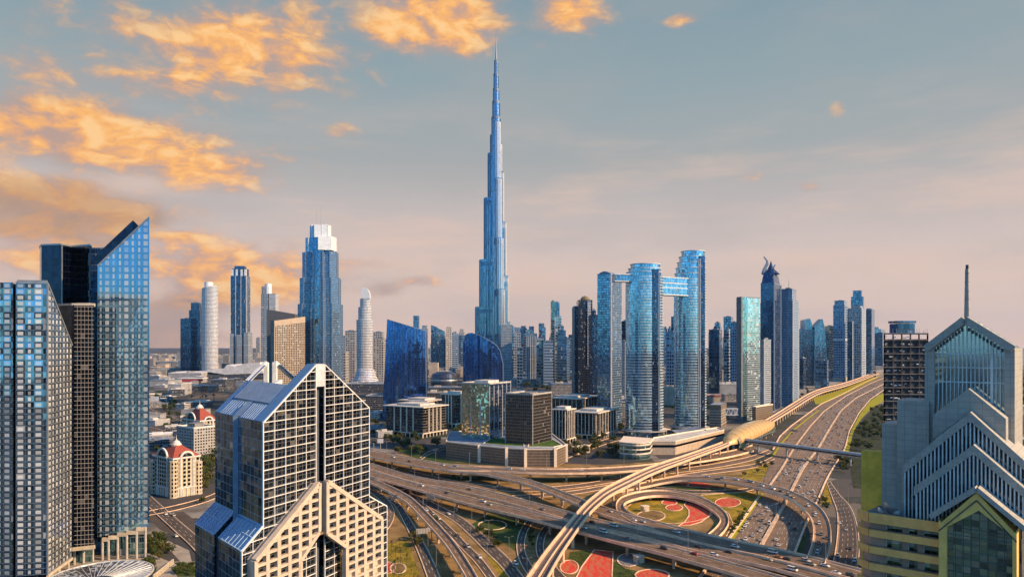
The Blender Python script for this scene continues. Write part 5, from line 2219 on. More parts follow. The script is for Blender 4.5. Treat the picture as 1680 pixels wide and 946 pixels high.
def patch(name, label, pts, mat, z, kind='structure', border=None, cat=None, px=True, n=3):
    P = [G(x, y, 0) for x, y in pts] if px else [Vector((x, y, 0)) for x, y in pts]
    q = MB()
    ar = sum(P[i].x * P[(i + 1) % len(P)].y - P[(i + 1) % len(P)].x * P[i].y for i in range(len(P)))
    if ar < 0:
        P = P[::-1]
    q.face([(p.x, p.y, z) for p in P])
    o = tag(q.build(name, [mat]), label, cat, kind=kind)
    if border:
        q = MB()
        wall_strip(q, [Vector((p.x, p.y, z)) for p in P] + [Vector((P[0].x, P[0].y, z))], -.02, .25, border, 1)
        q.build('border', [PARA], o)
    return o


def ell(cx, cy_, rx, ry, n=26, a0=0, a1=2 * pi):
    return [(cx + rx * cos(a0 + (a1 - a0) * i / n), cy_ + ry * sin(a0 + (a1 - a0) * i / n)) for i in range(n)]


# soil and lawns of the interchange
patch('interchange_soil', 'dry olive brown ground under and between the flyovers', [(560, 752), (640, 742), (800, 757), (1000, 762), (1130, 752), (1230, 742), (1262, 800), (1205, 885), (1160, 960), (600, 960), (560, 850)], SOIL, .02)
LB = [('lawn', 'olive lawn beside the lattice tower foot', [(634, 893), (668, 884), (690, 946), (700, 965), (625, 965)], LAWN),
      ('lawn', 'dark green lawn with oval path under the main flyover', [(770, 862), (800, 842), (870, 856), (850, 880), (848, 905), (812, 880)], LAWNG),
      ('lawn', 'olive lawn inside the loop ramp', ell(1100, 836, 72, 22), LAWN),
      ('lawn', 'olive lawn between loop ramp and highway', [(1150, 812), (1225, 806), (1250, 808), (1205, 876), (1192, 880), (1203, 858), (1196, 842)], LAWN),
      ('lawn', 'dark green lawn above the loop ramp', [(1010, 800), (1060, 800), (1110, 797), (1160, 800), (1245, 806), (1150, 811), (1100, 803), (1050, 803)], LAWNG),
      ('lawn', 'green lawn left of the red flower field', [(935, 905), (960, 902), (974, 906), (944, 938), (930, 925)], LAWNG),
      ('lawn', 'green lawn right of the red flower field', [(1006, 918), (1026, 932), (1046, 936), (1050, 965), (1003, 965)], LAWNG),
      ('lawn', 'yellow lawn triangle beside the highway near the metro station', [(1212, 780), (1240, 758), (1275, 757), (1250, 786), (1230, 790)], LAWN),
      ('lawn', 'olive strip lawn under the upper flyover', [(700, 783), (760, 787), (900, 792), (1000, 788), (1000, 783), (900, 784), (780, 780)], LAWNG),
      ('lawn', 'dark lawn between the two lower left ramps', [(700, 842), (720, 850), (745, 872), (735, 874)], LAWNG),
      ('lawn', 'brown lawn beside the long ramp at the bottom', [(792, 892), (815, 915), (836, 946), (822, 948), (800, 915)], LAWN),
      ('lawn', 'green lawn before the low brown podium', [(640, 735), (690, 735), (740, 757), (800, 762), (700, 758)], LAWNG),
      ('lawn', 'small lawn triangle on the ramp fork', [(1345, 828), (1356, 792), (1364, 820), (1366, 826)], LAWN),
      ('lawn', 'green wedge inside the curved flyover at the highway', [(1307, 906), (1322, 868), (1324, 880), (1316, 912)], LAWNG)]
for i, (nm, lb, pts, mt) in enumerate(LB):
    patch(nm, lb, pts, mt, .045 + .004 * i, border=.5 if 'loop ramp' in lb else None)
for i, (lb, pts) in enumerate((('fan shaped red flower bed inside the loop ramp', [(1130, 819), (1150, 827), (1168, 837), (1163, 846), (1149, 856), (1132, 861), (1113, 863), (1124, 856), (1131, 846), (1131, 837), (1123, 828)]),
                               ('small oval red flower bed, upper of two inside the loop', ell(1098, 824, 12, 4.2)),
                               ('small oval red flower bed, lower of two inside the loop', ell(1106, 832.5, 13, 5)),
                               ('oval red flower bed between loop ramp and highway', ell(1194, 824, 20, 7.5)),
                               ('long red flower bed above the loop ramp', [(1110, 791), (1140, 788), (1170, 796), (1160, 800), (1125, 797)]),
                               ('large red flower field at the bottom under the viaduct', [(976, 901.6), (1005, 905), (1004, 925), (1002, 965), (938, 965), (955, 930)]),
                               ('striped oval red flower bed beside the viaduct pier', ell(934, 930, 14, 11)),
                               ('wide oval red flower bed at the bottom edge', ell(1070, 943, 27, 9)),
                               ('round red flower bed beside the lattice tower', ell(637, 931, 10, 9)))):
    patch('flower_bed', lb, pts, FLOWER, .16 + .004 * i, kind='thing', border=.7, cat='flower bed')
for i, (lb, c) in enumerate((('oval path on the dark green lawn', (808, 861, 24, 8)), ('round gravel circle under the main flyover', (1032, 918, 20, 11)), ('cream oval beside the lattice tower lawn', (653, 932, 14, 9)),
                             ('sandy oval beside a white block inside the loop', (1068, 846, 24, 9)))):
    q = MB()
    P = [G(x, y, 0) for x, y in ell(*c, n=40)]
    P = [Vector((p.x, p.y, .22)) for p in P]
    if i != 0:
        q.face([(p.x, p.y, .215 + .003 * i) for p in P[::-1]], 1)
    o = tag(q.build('path', [PARA, SOIL if i != 1 else CONCD]), lb, kind='structure')
    q = MB()
    wall_strip(q, P + [P[0]], -.1, .15, .9, 1)
    q.build('border', [PARA], o)

# ------------------------------------------------------------------ the wide highway
HR = [(1262, 985), (1290, 946), (1306, 906), (1324, 858), (1340, 827), (1358, 784), (1372, 760), (1383, 744), (1388, 733), (1394, 707), (1410, 677), (1428, 655), (1448, 641), (1480, 622), (1530, 606)]
HL = [(1120, 985), (1152, 946), (1199.5, 882), (1226, 845), (1252, 808), (1253, 789), (1260, 768), (1266, 744), (1280, 716), (1298, 699), (1321, 682), (1347.5, 662.5), (1383, 646), (1419, 627), (1449, 614), (1480, 602), (1530, 590)]
M2 = [(1190, 985), (1222, 946), (1254, 892), (1272, 858), (1290, 827), (1319, 768), (1345, 734), (1362, 703.6), (1381, 673), (1406, 652), (1446, 632), (1475, 617), (1530, 598)]
M1 = [(1262, 800), (1269, 790), (1283, 770), (1300, 741), (1312, 723), (1331, 698), (1353, 674), (1389, 649), (1430, 628), (1480, 608)]
M0 = [(1268, 750), (1282, 728), (1301, 707), (1324, 688), (1346, 671)]


def xat(line, y):
    for a, b in zip(line, line[1:]):
        if b[1] <= y <= a[1]:
            return a[0] + (b[0] - a[0]) * (a[1] - y) / (a[1] - b[1])
    return line[0][0] if y > line[0][1] else line[-1][0]


def yline(line, z=0.0, y0=None, y1=None, n=60):
    y0 = line[0][1] if y0 is None else y0
    y1 = line[-1][1] if y1 is None else y1
    out = []
    for k in range(n + 1):
        # even steps of ground distance
        i0, i1 = 1 / (y0 - HY), 1 / (y1 - HY)
        y = HY + 1 / (i0 + (i1 - i0) * k / n)
        out.append(G(xat(line, y), y, z))
    return out


hz = .30
hl, hr = yline(HL, hz, 985, 598, 90), yline(HR, hz, 985, 606 - 8, 90)
hl, hr = yline(HL, hz, 980, 606, 90), yline(HR, hz, 980, 606, 90)
q = MB()
strip(q, hl, hr, 0, 1, 0)
HW = tag(q.build('highway', [asphalt_mat('highway_asphalt', (.19, .138, .10))]), 'wide many laned highway sweeping away to the right', kind='structure')


def hw_strip(a, b, f0, f1, dz, name, mat, y0, y1, dash=False, n=60, wid=.25, parent=HW):
    A, B = yline(a, hz, y0, y1, n), yline(b, hz, y0, y1, n)
    q = MB()
    if dash:
        dashes(q, A, B, f0, wid, dz, 6, 9)
    else:
        strip(q, A, B, f0, f1, dz)
    return q


q = MB()
for k in range(1, 6):
    for (a, b, y0, y1) in ((M2, HR, 975, 612), (M1, M2, 785, 612), (HL, M2, 975, 812)):
        A, B = yline(a, hz, y0, y1, 60), yline(b, hz, y0, y1, 60)
        dashes(q, A, B, .08 + .84 * k / 6, .28, .014, 6, 9)
for k in range(1, 3):
    A, B = yline(HL, hz, 740, 660, 40), yline(M1, hz, 740, 660, 40)
    dashes(q, A, B, k / 3, .25, .014, 6, 9)
q.build('lane_marking', [PAINT], HW)
for ln, w_, y0, y1, hgt, mt in ((M2, 2.4, 975, 608, .8, DECK), (M1, 1.8, 798, 612, .8, DECK), (M0, 2.2, 749, 672, .8, LAWNY), (HL, 1.6, 975, 812, .9, PARA), (HR, 1.2, 975, 612, .8, PARA), (HL, 1.4, 738, 612, .8, PARA)):
    A = yline(ln, hz, y0, y1, 70)
    q = MB()
    wall_strip(q, A, -.1, hgt, w_, -1)
    q.build('median', [mt], HW)

# verges along the highway
patch('verge', 'bright yellow green verge on the right side of the highway', [(1383, 747), (1391, 747), (1399, 712), (1403, 703), (1414, 686), (1432, 668), (1452, 657), (1452, 642), (1428, 657), (1412, 677), (1396, 707)], LAWNY, .36)
patch('verge', 'bright yellow green verge under the metro viaduct beyond the station', [(1333, 652), (1338, 663), (1350, 662), (1380, 649), (1425, 627), (1450, 615), (1456, 608), (1425, 619), (1384, 634), (1352, 644)], LAWNY, .37)
patch('verge', 'yellow verge strip left of the highway before the flyover', [(1190, 888), (1205, 884), (1228, 848), (1254, 810), (1247, 808), (1218, 842)], LAWNY, .38)  # the yellow green is the grass colour itself
patch('service_yard', 'dark planted strip and service road right of the highway', [(1392, 746), (1402, 706), (1432, 670), (1456, 660), (1480, 700), (1450, 800), (1400, 800)], grass_mat('dark_planting', (.02, .035, .015), (.06, .06, .035), .08), .10)
patch('sand_lot', 'pale sandy lot between the highway towers and metro viaduct', [(1240, 700), (1290, 668), (1330, 640), (1400, 622), (1440, 608), (1400, 606), (1330, 622), (1300, 640), (1262, 672), (1220, 700)], plain('sandy_lot', (.26, .24, .21), .9, var=.3, scale=.02), .08)

# ground roads
road('service_road', 'service road on the right edge below the stone tower', [(1359, 790, 6), (1372, 815, 14), (1384, 835, 24), (1390, 860, 32), (1391, 890, 38), (1388, 920, 42), (1380, 960, 46)], 4)
road('ground_road', 'ground road with cars beside the elevated ramp at lower left', [(640, 789, 6), (657, 800, 7), (675, 813, 8), (703, 838, 9.5), (734, 867, 11), (763, 897, 12.5), (784, 918, 13), (808, 950, 14), (820, 970, 14)], 2)
road('ground_road', 'long curving slip road crossing the bottom centre', [(672, 811, 5), (690, 819, 7), (710, 829, 10), (729, 839, 11), (753, 853, 13), (780, 876, 16), (806, 901, 18), (828, 922, 19), (850, 950, 20), (862, 970, 20)], 3)
road('ground_road', 'curving road that hugs the foot of the lattice tower', [(596, 795, 8), (610, 803, 9), (632, 822, 11), (641, 840, 12), (636, 858, 12), (618, 878, 12)], 2, ASPHL)
road('ground_road', 'straight road running down beside the olive lawn', [(636, 812, 8), (652, 828, 9), (667, 852, 12), (683, 882, 15), (697, 911, 18), (712, 948, 21), (720, 970, 22)], 3)
road('ground_road', 'narrow S curved road, left of a pair under the viaduct', [(892, 842, 8), (868, 857, 10), (856, 880, 13), (855, 905, 14), (866, 930, 15), (884, 955, 15)], 2)
road('ground_road', 'narrow S curved road, right of a pair under the viaduct', [(914, 856, 8), (894, 869, 11), (886, 890, 13), (888, 910, 13), (904, 930, 14), (932, 962, 16)], 2)
road('ground_road', 'ground road passing under the upper flyover', [(670, 774, 5), (720, 786, 6), (765, 794, 6), (808, 799.5, 6), (850, 803, 6), (905, 801, 6), (960, 795, 6), (1010, 787, 6), (1060, 779, 6), (1110, 772, 6), (1170, 764, 7), (1230, 752, 7), (1262, 740, 6)], 2, ASPHL)
road('ground_road', 'ground road fork left of the viaduct arch', [(840, 815, 5), (905, 811, 6), (950, 806, 6), (985, 800, 6), (1025, 794, 5), (1070, 789, 5), (1120, 780, 5), (1180, 772, 6), (1240, 763, 6), (1270, 750, 5)], 2, ASPHL)
road('ground_road', 'thin lane round the top of the loop ramp', [(1020, 808, 4), (1070, 801, 5), (1130, 806, 5), (1180, 806, 5), (1225, 803, 5), (1243, 797, 5)], 1)
road('ground_road', 'street in front of the low brown podium', [(690, 752, 4), (705, 742, 5), (728, 735, 6), (760, 728, 6), (790, 718, 5), (830, 706, 4)], 2)
road('ground_road', 'boulevard passing the office blocks towards the twin towers', [(930, 748, 7), (960, 736, 8), (1000, 722, 8), (1035, 712, 7), (1020, 695, 6), (1000, 680, 5)], 2)
road('ground_road', 'street beside the hotel group at lower left', [(215, 790, 14), (250, 826, 16), (290, 862, 18), (330, 900, 20), (360, 950, 22)], 3)
road('ground_road', 'cross street past the red roofed hotel', [(240, 842, 7), (290, 832, 8), (340, 818, 8), (380, 800, 8)], 2)
road('ground_road', 'dark avenue running to the mall on the far left', [(230, 700, 6), (290, 714, 7), (345, 735, 8), (400, 760, 9)], 3)
road('ground_road', 'dark avenue further back towards the mall', [(235, 668, 5), (290, 690, 6), (350, 712, 7), (420, 735, 8)], 3)
patch('plaza', 'pale paved plaza left of the lattice tower', [(262, 880), (310, 902), (322, 950), (282, 905), (252, 885)], PAVE, .03)
patch('parking_lot', 'dark car park beside the red roofed hotel', [(240, 845), (300, 838), (330, 860), (318, 892), (262, 868)], ASPH, .035)
patch('lawn', 'bright green lawn corner beside the balustrade', [(280, 932), (300, 920), (325, 930), (320, 945), (292, 945)], LAWNG, .05)
patch('forecourt', 'grey forecourt round the glass canopy', [(60, 990), (100, 905), (240, 905), (290, 925), (290, 990)], PAVE, .025)

# ------------------------------------------------------------------ flyovers
f1 = flyover('flyover', 'upper flyover passing before the low brown podium to the highway', [(555, 731, 10), (607, 743.5, 11), (650, 752, 11), (690, 760, 11), (730, 766, 10), (770, 768.5, 8), (810, 769.5, 7), (865, 772, 7), (920, 773, 7), (990, 771.5, 7.5), (1044, 768, 7.5), (1087, 763, 8), (1120, 757, 8.5), (1160, 751, 9), (1200, 744, 9), (1235, 735, 9)],
             [9] * 10 + [9, 8, 6.5, 4.5, 2.5, .8], 4)
f1b = flyover('flyover', 'branch flyover dropping from the upper flyover to the main one', [(735, 769.5, 6), (780, 773, 6.5), (817, 779, 7.5), (865, 791, 8), (903, 804, 9), (942, 820, 10.5), (970, 831, 11.5), (1001, 842, 12.5), (1040, 854, 13.5), (1075, 863, 14.5), (1111, 873, 15.5), (1150, 883, 16), (1204, 895, 17), (1260, 907, 18), (1330, 924, 20), (1400, 943, 22), (1470, 962, 24)],
              [8.9, 8.9, 8.8, 8.7, 8.6, 8.5], 3, phase=.7)
f2u = flyover('flyover', 'main flyover, far carriageway crossing the whole interchange', [(560, 755, 8.5), (607, 765, 9), (679, 786.5, 9), (743, 798, 10), (800, 811, 10.5), (855.6, 825.5, 11), (927, 845, 12.5), (980, 859, 13), (1040, 872, 12), (1090, 884, 12.5), (1137, 896, 13.5), (1195, 909, 14), (1260, 923, 15), (1330, 941, 16), (1400, 960, 18), (1450, 974, 19)],
              [8.2], 3)
f2l = flyover('flyover', 'main flyover, near carriageway with ochre flank', [(560, 769, 8), (607, 777, 9), (679, 797, 9), (743, 814.5, 10), (800, 829, 11), (855.6, 842, 11), (913, 857, 12), (958, 869, 12), (1015.6, 884, 12.5), (1087, 901.5, 13.5), (1137, 915, 14.5), (1195, 931, 15.5), (1260, 949, 16.5), (1340, 972, 17)],
              [8.0], 3, deckm=DECKY, phase=.3)
f8 = flyover('flyover', 'elevated ramp curving down to the lower left', [(585, 781, 7), (607, 788, 7.5), (634, 800, 8.5), (655, 811, 9.5), (675, 824, 10.5), (704.5, 854, 12), (735, 888, 13), (756, 918, 14), (774, 948, 15), (786, 972, 15)],
             [6.8], 2, deckm=DECKY)
f5 = flyover('flyover', 'curved flyover over the highway with pale blue barrier stretch', [(1000, 806, 6), (1054, 796, 7), (1090, 788.5, 7), (1128, 784, 7.5), (1183, 786, 8), (1228, 793, 9), (1264, 802, 9.5), (1285, 808, 11.5), (1303, 816, 13.5), (1322, 828, 18), (1338, 842, 22), (1347, 860, 26), (1349, 880, 28), (1346, 900, 29), (1338, 922, 30)],
             [.8, 2, 4, 6.5, 7.8, 8, 8, 8, 8, 8, 8, 8, 8, 8.1, 8.3], 2)
f4 = flyover('loop_ramp', 'oval loop ramp circling the red flower beds', [(1152, 892, 12), (1176, 874, 13), (1188, 858, 13), (1185, 845, 12), (1168, 831, 11), (1142, 818.5, 9.5), (1110, 811, 9), (1075, 809, 9), (1045, 813, 9.5), (1024, 820, 10.5), (1017, 829, 11.5), (1022, 840, 12), (1042, 852, 12), (1075, 862, 10)],
             [1.5, 1.5, 1.6, 1.8, 2.2, 2.8, 3.5, 4.2, 5, 5.8, 6.6, 7.4, 8.2, 8.4], 2, piers=40)
# pale blue barrier on the curved flyover
L, Rr, C = f5[1:]
q = MB()
sel = [p for p in Rr if 1238 < CX + F * p.x / p.y < 1324]
wall_strip(q, sel, -1.0, 1.5, .25, 1)
q.build('blue_barrier', [plain('pale_blue_paint', (.22, .55, .68), .5)], f5[0])

# metro viaduct
vp = [(858, 990, 33), (884, 946, 27), (906, 911, 22), (932, 875, 18), (961, 838, 15.5), (985, 816, 14.5), (1003, 804, 14), (1040, 785.5, 13), (1063, 774.5, 12), (1091, 763.5, 10.5), (1120, 753.5, 9), (1159, 739.5, 8), (1190, 728, 8), (1215, 715, 8), (1240, 702, 8), (1262, 690.5, 8), (1285, 676.5, 8), (1308, 662, 8), (1328, 649.5, 7.5),
      (1349, 640.5, 6.5), (1383, 631.5, 5.5), (1410, 622.5, 5), (1449, 607.5, 4.5), (1490, 594, 4)]
L, Rr, C = edges(vp, 13.0)
VIA = (L, Rr, C)
t = thing('metro_viaduct', 'pale elevated metro viaduct sweeping over all the flyovers', 'viaduct', C[20])
q = MB()
n = len(L)
for i in range(n - 1):
    a, b, c, d_ = L[i], Rr[i], Rr[i + 1], L[i + 1]
    dn = Vector((0, 0, -2.4))
    a2, b2, c2, d2 = a.lerp(b, .26) + dn, a.lerp(b, .74) + dn, d_.lerp(c, .74) + dn, d_.lerp(c, .26) + dn
    md = Vector((0, 0, -.8))
    for f_ in ([a, b, c, d_], [a + md, a, d_, d_ + md], [b, b + md, c + md, c], [a2, a + md, d_ + md, d2], [b + md, b2, c2, c + md], [b2, a2, d2, c2]):
        q.face(f_)
VCON = plain('viaduct_concrete', (.66, .46, .31), .75, var=.15, scale=.1)
q.build('deck', [VCON], t)
for e, s_ in ((L, -1), (Rr, 1)):
    q = MB()
    wall_strip(q, e, -.8, 1.5, .5, s_)
    q.build('parapet', [VCON], t)
q = MB()
strip(q, L, Rr, .14, .42, .06)
strip(q, L, Rr, .58, .86, .06)
q.build('track_bed', [plain('track_bed_brown', (.15, .085, .06), .9)], t)
q = MB()
wall_strip(q, [a.lerp(b, .47) for a, b in zip(L, Rr)], 0, .7, .5, 1)
q.build('walkway', [VCON], t)
for f_ in (.19, .36, .64, .81):
    q = MB()
    wall_strip(q, [a.lerp(b, f_) for a, b in zip(L, Rr)], .06, .26, .14, 1)
    q.build('rail', [STEEL], t)
s_, nxt = 0.0, 12.0
np_ = 0
for i in range(n - 1):
    ln = (C[i + 1] - C[i]).length
    while s_ + ln >= nxt and np_ < 60:
        p = C[i].lerp(C[i + 1], (nxt - s_) / ln)
        nxt += 32.0
        np_ += 1
        if p.y < 330:
            continue
        dr = (Rr[i] - L[i])
        dr.z = 0
        w_ = dr.length
        dr.normalize()
        q = MB()
        q.tube((p.x, p.y, 0), (p.x, p.y, 9.4), 1.1, .95, 10)
        q.frustum([tuple((p + dr * a + Vector((-dr.y, dr.x, 0)) * b)[:2]) for a, b in ((-1.1, -1), (1.1, -1), (1.1, 1), (-1.1, 1))], 9.0,
                  [tuple((p + dr * a + Vector((-dr.y, dr.x, 0)) * b)[:2]) for a, b in ((-w_ * .34, -1.2), (w_ * .34, -1.2), (w_ * .34, 1.2), (-w_ * .34, 1.2))], 10.7, 0, 0)
        q.build('pier', [VCON], t)
    s_ += ln


# metro station: gold shell
def station():
    a, b = G(1196, 722, 15), G(1262, 692, 15)
    ax = b - a
    Ln = ax.length
    c = (a + b) / 2
    yaw = atan2(ax.y, ax.x)
    t = thing('metro_station', 'metro station under a golden shell roof', 'station', (c.x, c.y, 0))
    q = MB()
    nu, nv = 28, 14
    ca, sa = cos(yaw), sin(yaw)

    def P(u, v):
        s = 2 * u - 1
        w_ = 15.5 * sqrt(max(0, 1 - abs(s) ** 2.3)) + .2
        h = 15.0 * sqrt(max(0, 1 - abs(s) ** 2.0)) * (1 - .15 * s)
        th = pi * v
        lx, ly, lz = s * Ln * .56, -w_ * cos(th), h * sin(th) ** .85
        return Vector((c.x + lx * ca - ly * sa, c.y + lx * sa + ly * ca, 11.0 + lz))
    for i in range(nu):
        for j in range(nv):
            q.face([P(i / nu, j / nv), P((i + 1) / nu, j / nv), P((i + 1) / nu, (j + 1) / nv), P(i / nu, (j + 1) / nv)])
    q.build('gold_shell', [plain('gold_cladding', (.92, .58, .22), .34, metal=.6, var=.08, scale=.3)], t, smooth=True, merge=True)
    q = MB()
    for i in range(1, nu, 2):
        for j in range(nv):
            q.bar(P(i / nu, j / nv) + Vector((0, 0, .1)), P(i / nu, (j + 1) / nv) + Vector((0, 0, .1)), .25, .2)
    q.build('shell_seams', [plain('gold_seams', (.45, .30, .15), .4, metal=.5)], t)
    q = MB()
    q.box((c.x, c.y, 8), (Ln * .8, 26, 8), yaw)
    q.build('concourse', [F_TEAL], t)
    for k in range(5):
        for s_ in (-1, 1):
            q = MB()
            lx, ly = (k - 2) * Ln * .18, s_ * 10
            q.tube((c.x + lx * ca - ly * sa, c.y + lx * sa + ly * ca, 0), (c.x + lx * ca - ly * sa, c.y + lx * sa + ly * ca, 4.2), 1.0)
            q.build('pier', [VCON], t)
    # flared mouth at the near end
    q = MB()
    e = P(.07, .5)
    for j in range(nv):
        p0, p1 = P(.12, j / nv), P(.12, (j + 1) / nv)
        o0 = p0 + (a - b).normalized() * 11 + Vector((0, 0, -(p0.z - 11) * .35))
        o1 = p1 + (a - b).normalized() * 11 + Vector((0, 0, -(p1.z - 11) * .35))
        q.face([p0, p1, o1, o0])
    q.build('entrance_hood', [plain('bronze_hood', (.36, .29, .20), .4, metal=.4)], t)


station()


def tubebridge(label, a, b, w_, h, piers, nm='footbridge'):
    t = thing(nm, label, 'footbridge', (a + b) / 2)
    dv = (b - a).normalized()
    nv = Vector((-dv.y, dv.x, 0)).normalized()
    q = MB()
    n = 8
    prof = [(-.5, 0), (-.5, .62), (-.36, .9), (0, 1.0), (.36, .9), (.5, .62), (.5, 0)]
    for (x0, z0), (x1, z1) in zip(prof, prof[1:] + prof[:1]):
        p = [a + nv * x0 * w_ + Vector((0, 0, z0 * h)), b + nv * x0 * w_ + Vector((0, 0, z0 * h)), b + nv * x1 * w_ + Vector((0, 0, z1 * h)), a + nv * x1 * w_ + Vector((0, 0, z1 * h))]
        q.face(p)
    q.build('tube', [plain('bridge_cladding', (.40, .40, .38), .35, metal=.4)], t)
    q = MB()
    for s_ in (-1, 1):
        q.bar(a + nv * s_ * w_ * .505 + Vector((0, 0, h * .36)), b + nv * s_ * w_ * .505 + Vector((0, 0, h * .36)), .12, h * .3)
    q.build('window_strip', [F_BLACK], t)
    for k in range(piers):
        p = a.lerp(b, (k + .5) / piers)
        q = MB()
        q.tube((p.x, p.y, 0), (p.x, p.y, p.z), 1.0, n=10)
        q.build('pier', [CONC], t)
    return t


tubebridge('long grey covered footbridge from the metro station across the highway', G(1222, 725, 10), G(1424, 752, 10), 6.5, 5.0, 4)

# ================================================================== office blocks behind the interchange
F_BANDW = facade('dark_band_windows', (.06, .08, .11), 1.6, 3.7, .06, .22, (.06, .06, .06), blind=.08, bcol=(.3, .27, .2))
F_MIRR = facade('mirror_broken', (.74, .80, .60), 2.1, 2.1, .02, .03, (.2, .22, .2), blind=.0, jit=.05, wave=.09, tvar=.25)
F_BROWN = facade('brown_louvre_glass', (.075, .07, .066), 2.6, 3.6, .06, .10, (.22, .19, .165), blind=.03, bcol=(.2, .18, .16), rough=.3, tvar=.3)
F_LOUV = facade('brown_louvres', (.10, .085, .07), 1.2, 3.0, .30, .16, (.36, .275, .20), blind=0, rough=.4)
STONEW = plain('pale_stone', (.74, .63, .50), .75, var=.1)
TURF = grass_mat('roof_turf', (.035, .10, .02), (.10, .17, .02), .15)


def face_iter(fp):
    n = len(fp)
    c = Vector(cen(fp))
    for i in range(n):
        a, b = Vector(fp[i]), Vector(fp[(i + 1) % n])
        t_ = (b - a).normalized()
        nn = Vector((t_.y, -t_.x))
        if nn.dot((a + b) / 2 - c) < 0:
            nn = -nn
        yield i, a, b, t_, nn


def stone_office(label, fp, top, z0=0.0, nf=9, pattern=(.2, .45, .7), arc=6.5, group=None, full=False, plant=True):
    t = thing('office_block', label, 'office block', (*cen(fp), z0), group)
    q = MB()
    q.prism(inset(fp, .97), z0 + arc, top - 1.4, 0, 1)
    q.build('body', [F_BANDW, ROOFL], t)
    q = MB()
    q.prism(inset(fp, 1.09), top - 1.6, top - .4, 0, 1, True)
    q.build('cornice', [STONEW, ROOFL], t)
    q = MB()
    q.prism(inset(fp, .62), top - .4, top + 2.6, 0, 0)
    q.build('roof_plant', [ROOFL], t)
    q = MB()
    q.prism(inset(fp, 1.04), z0 + arc - 1.3, z0 + arc, 0, 1, True)
    q.build('arcade_slab', [STONEW, ROOFL], t)
    q = MB()
    q.prism(inset(fp, .86), z0, z0 + arc - 1.3, 0, 0)
    q.build('lobby', [F_BLACK], t)
    for i, a, b, t_, nn in face_iter(fp):
        if nn.dot(-((a + b) / 2)) <= 0:
            continue
        L_ = (b - a).length
        for f_ in pattern:
            p = a.lerp(b, f_) + nn * .1
            q = MB()
            q.bar((p.x, p.y, z0 + arc), (p.x, p.y, top - 1.6), 1.9 if not full else .9, 1.5)
            q.build('stone_pier', [STONEW], t)
        k = max(3, int(L_ / 7))
        for j in range(k + 1):
            p = a.lerp(b, j / k) + nn * .5
            q = MB()
            q.bar((p.x, p.y, z0), (p.x, p.y, z0 + arc - 1.2), 1.3, 1.3)
            q.build('arcade_column', [STONEW], t)
        if not full:
            for j in range(nf):
                z = z0 + arc + (top - 1.6 - z0 - arc) * (j + .12) / nf
                q = MB()
                q.bar((*(a + nn * .25), z), (*(b + nn * .25), z), .9, .55)
                q.build('floor_ledge', [plain('ledge_dark', (.12, .11, .10), .6)], t)
    return t


stone_office('beige office block with projecting flat roof, left in the row behind the flyovers', foot(632, 694, 732, 1000, 32), PZ(667, 1000), pattern=(.25, .42, .58, .75))
stone_office('beige office block partly hidden behind the mirrored glass block', foot(724, 748, 775, 1120, 32), PZ(646, 1120), pattern=(.3, .5, .7))
stone_office('striped office block right beside the brown glass block', foot(905, 930, 944, 940, 30), PZ(671, 940), pattern=(.1, .3, .5, .7, .9), full=True)
stone_office('striped office block with white piers, nearest the twin towers', foot(938, 981, 1012, 980, 28), PZ(676, 980), pattern=(.1, .24, .38, .52, .66, .8, .93), full=True)
stone_office('pale office block with cluttered roof behind the striped ones', foot(905, 950, 982, 1120, 30), PZ(653, 1120), pattern=(.15, .3, .45, .6, .75, .9), full=True)
stone_office('small pale office block behind the beige pair', foot(655, 700, 728, 1180, 30), PZ(657, 1180), pattern=(.3, .6))

# brown podium with turf roofs
pod = [(732, 751), (786, 758.5), (831, 763.5), (862, 765.5), (911, 765.5), (929, 757)]
PG = [G(*p) for p in pod]
fpd = [(p.x, p.y) for p in PG] + [(PX(905, 900), 900), (PX(800, 935), 935), (PX(738, 920), 920)]
t = thing('podium_building', 'low brown louvred podium with turf roof under two glass blocks', 'podium', (*cen(fpd), 0))
q = MB()
q.prism(fpd, 0, 18, 0, 1)
q.build('body', [F_LOUV, ROOFB], t)
for i, x in ((1, 0), (2, 0), (3, 0), (4, 0), (5, 0)):
    p = PG[i]
    q = MB()
    q.box((p.x, p.y - .2, 9.8), (3.0, 2.4, 19.6), R(8))
    q.build('stone_pier', [STONEW], t)
for pts in ([(PX(792, 800), 812), (PX(828, 790), 795), (PX(860, 785), 788), (PX(858, 830), 838), (PX(808, 850), 862)], [(PX(866, 780), 786), (PX(908, 780), 784), (PX(922, 800), 800), (PX(900, 860), 868), (PX(872, 850), 850)]):
    q = MB()
    q.face([(*p, 18.12) for p in pts])
    q.build('turf_roof', [TURF], t)
    q = MB()
    for i in range(len(pts)):
        q.bar((*pts[i], 18.4), (*pts[(i + 1) % len(pts)], 18.4), .8, .9)
    q.build('roof_kerb', [STONEW], t)
q = MB()
for i in range(len(fpd)):
    q.bar((*fpd[i], 18.5), (*fpd[(i + 1) % len(fpd)], 18.5), .9, 1.2)
q.build('parapet', [STONEW], t)

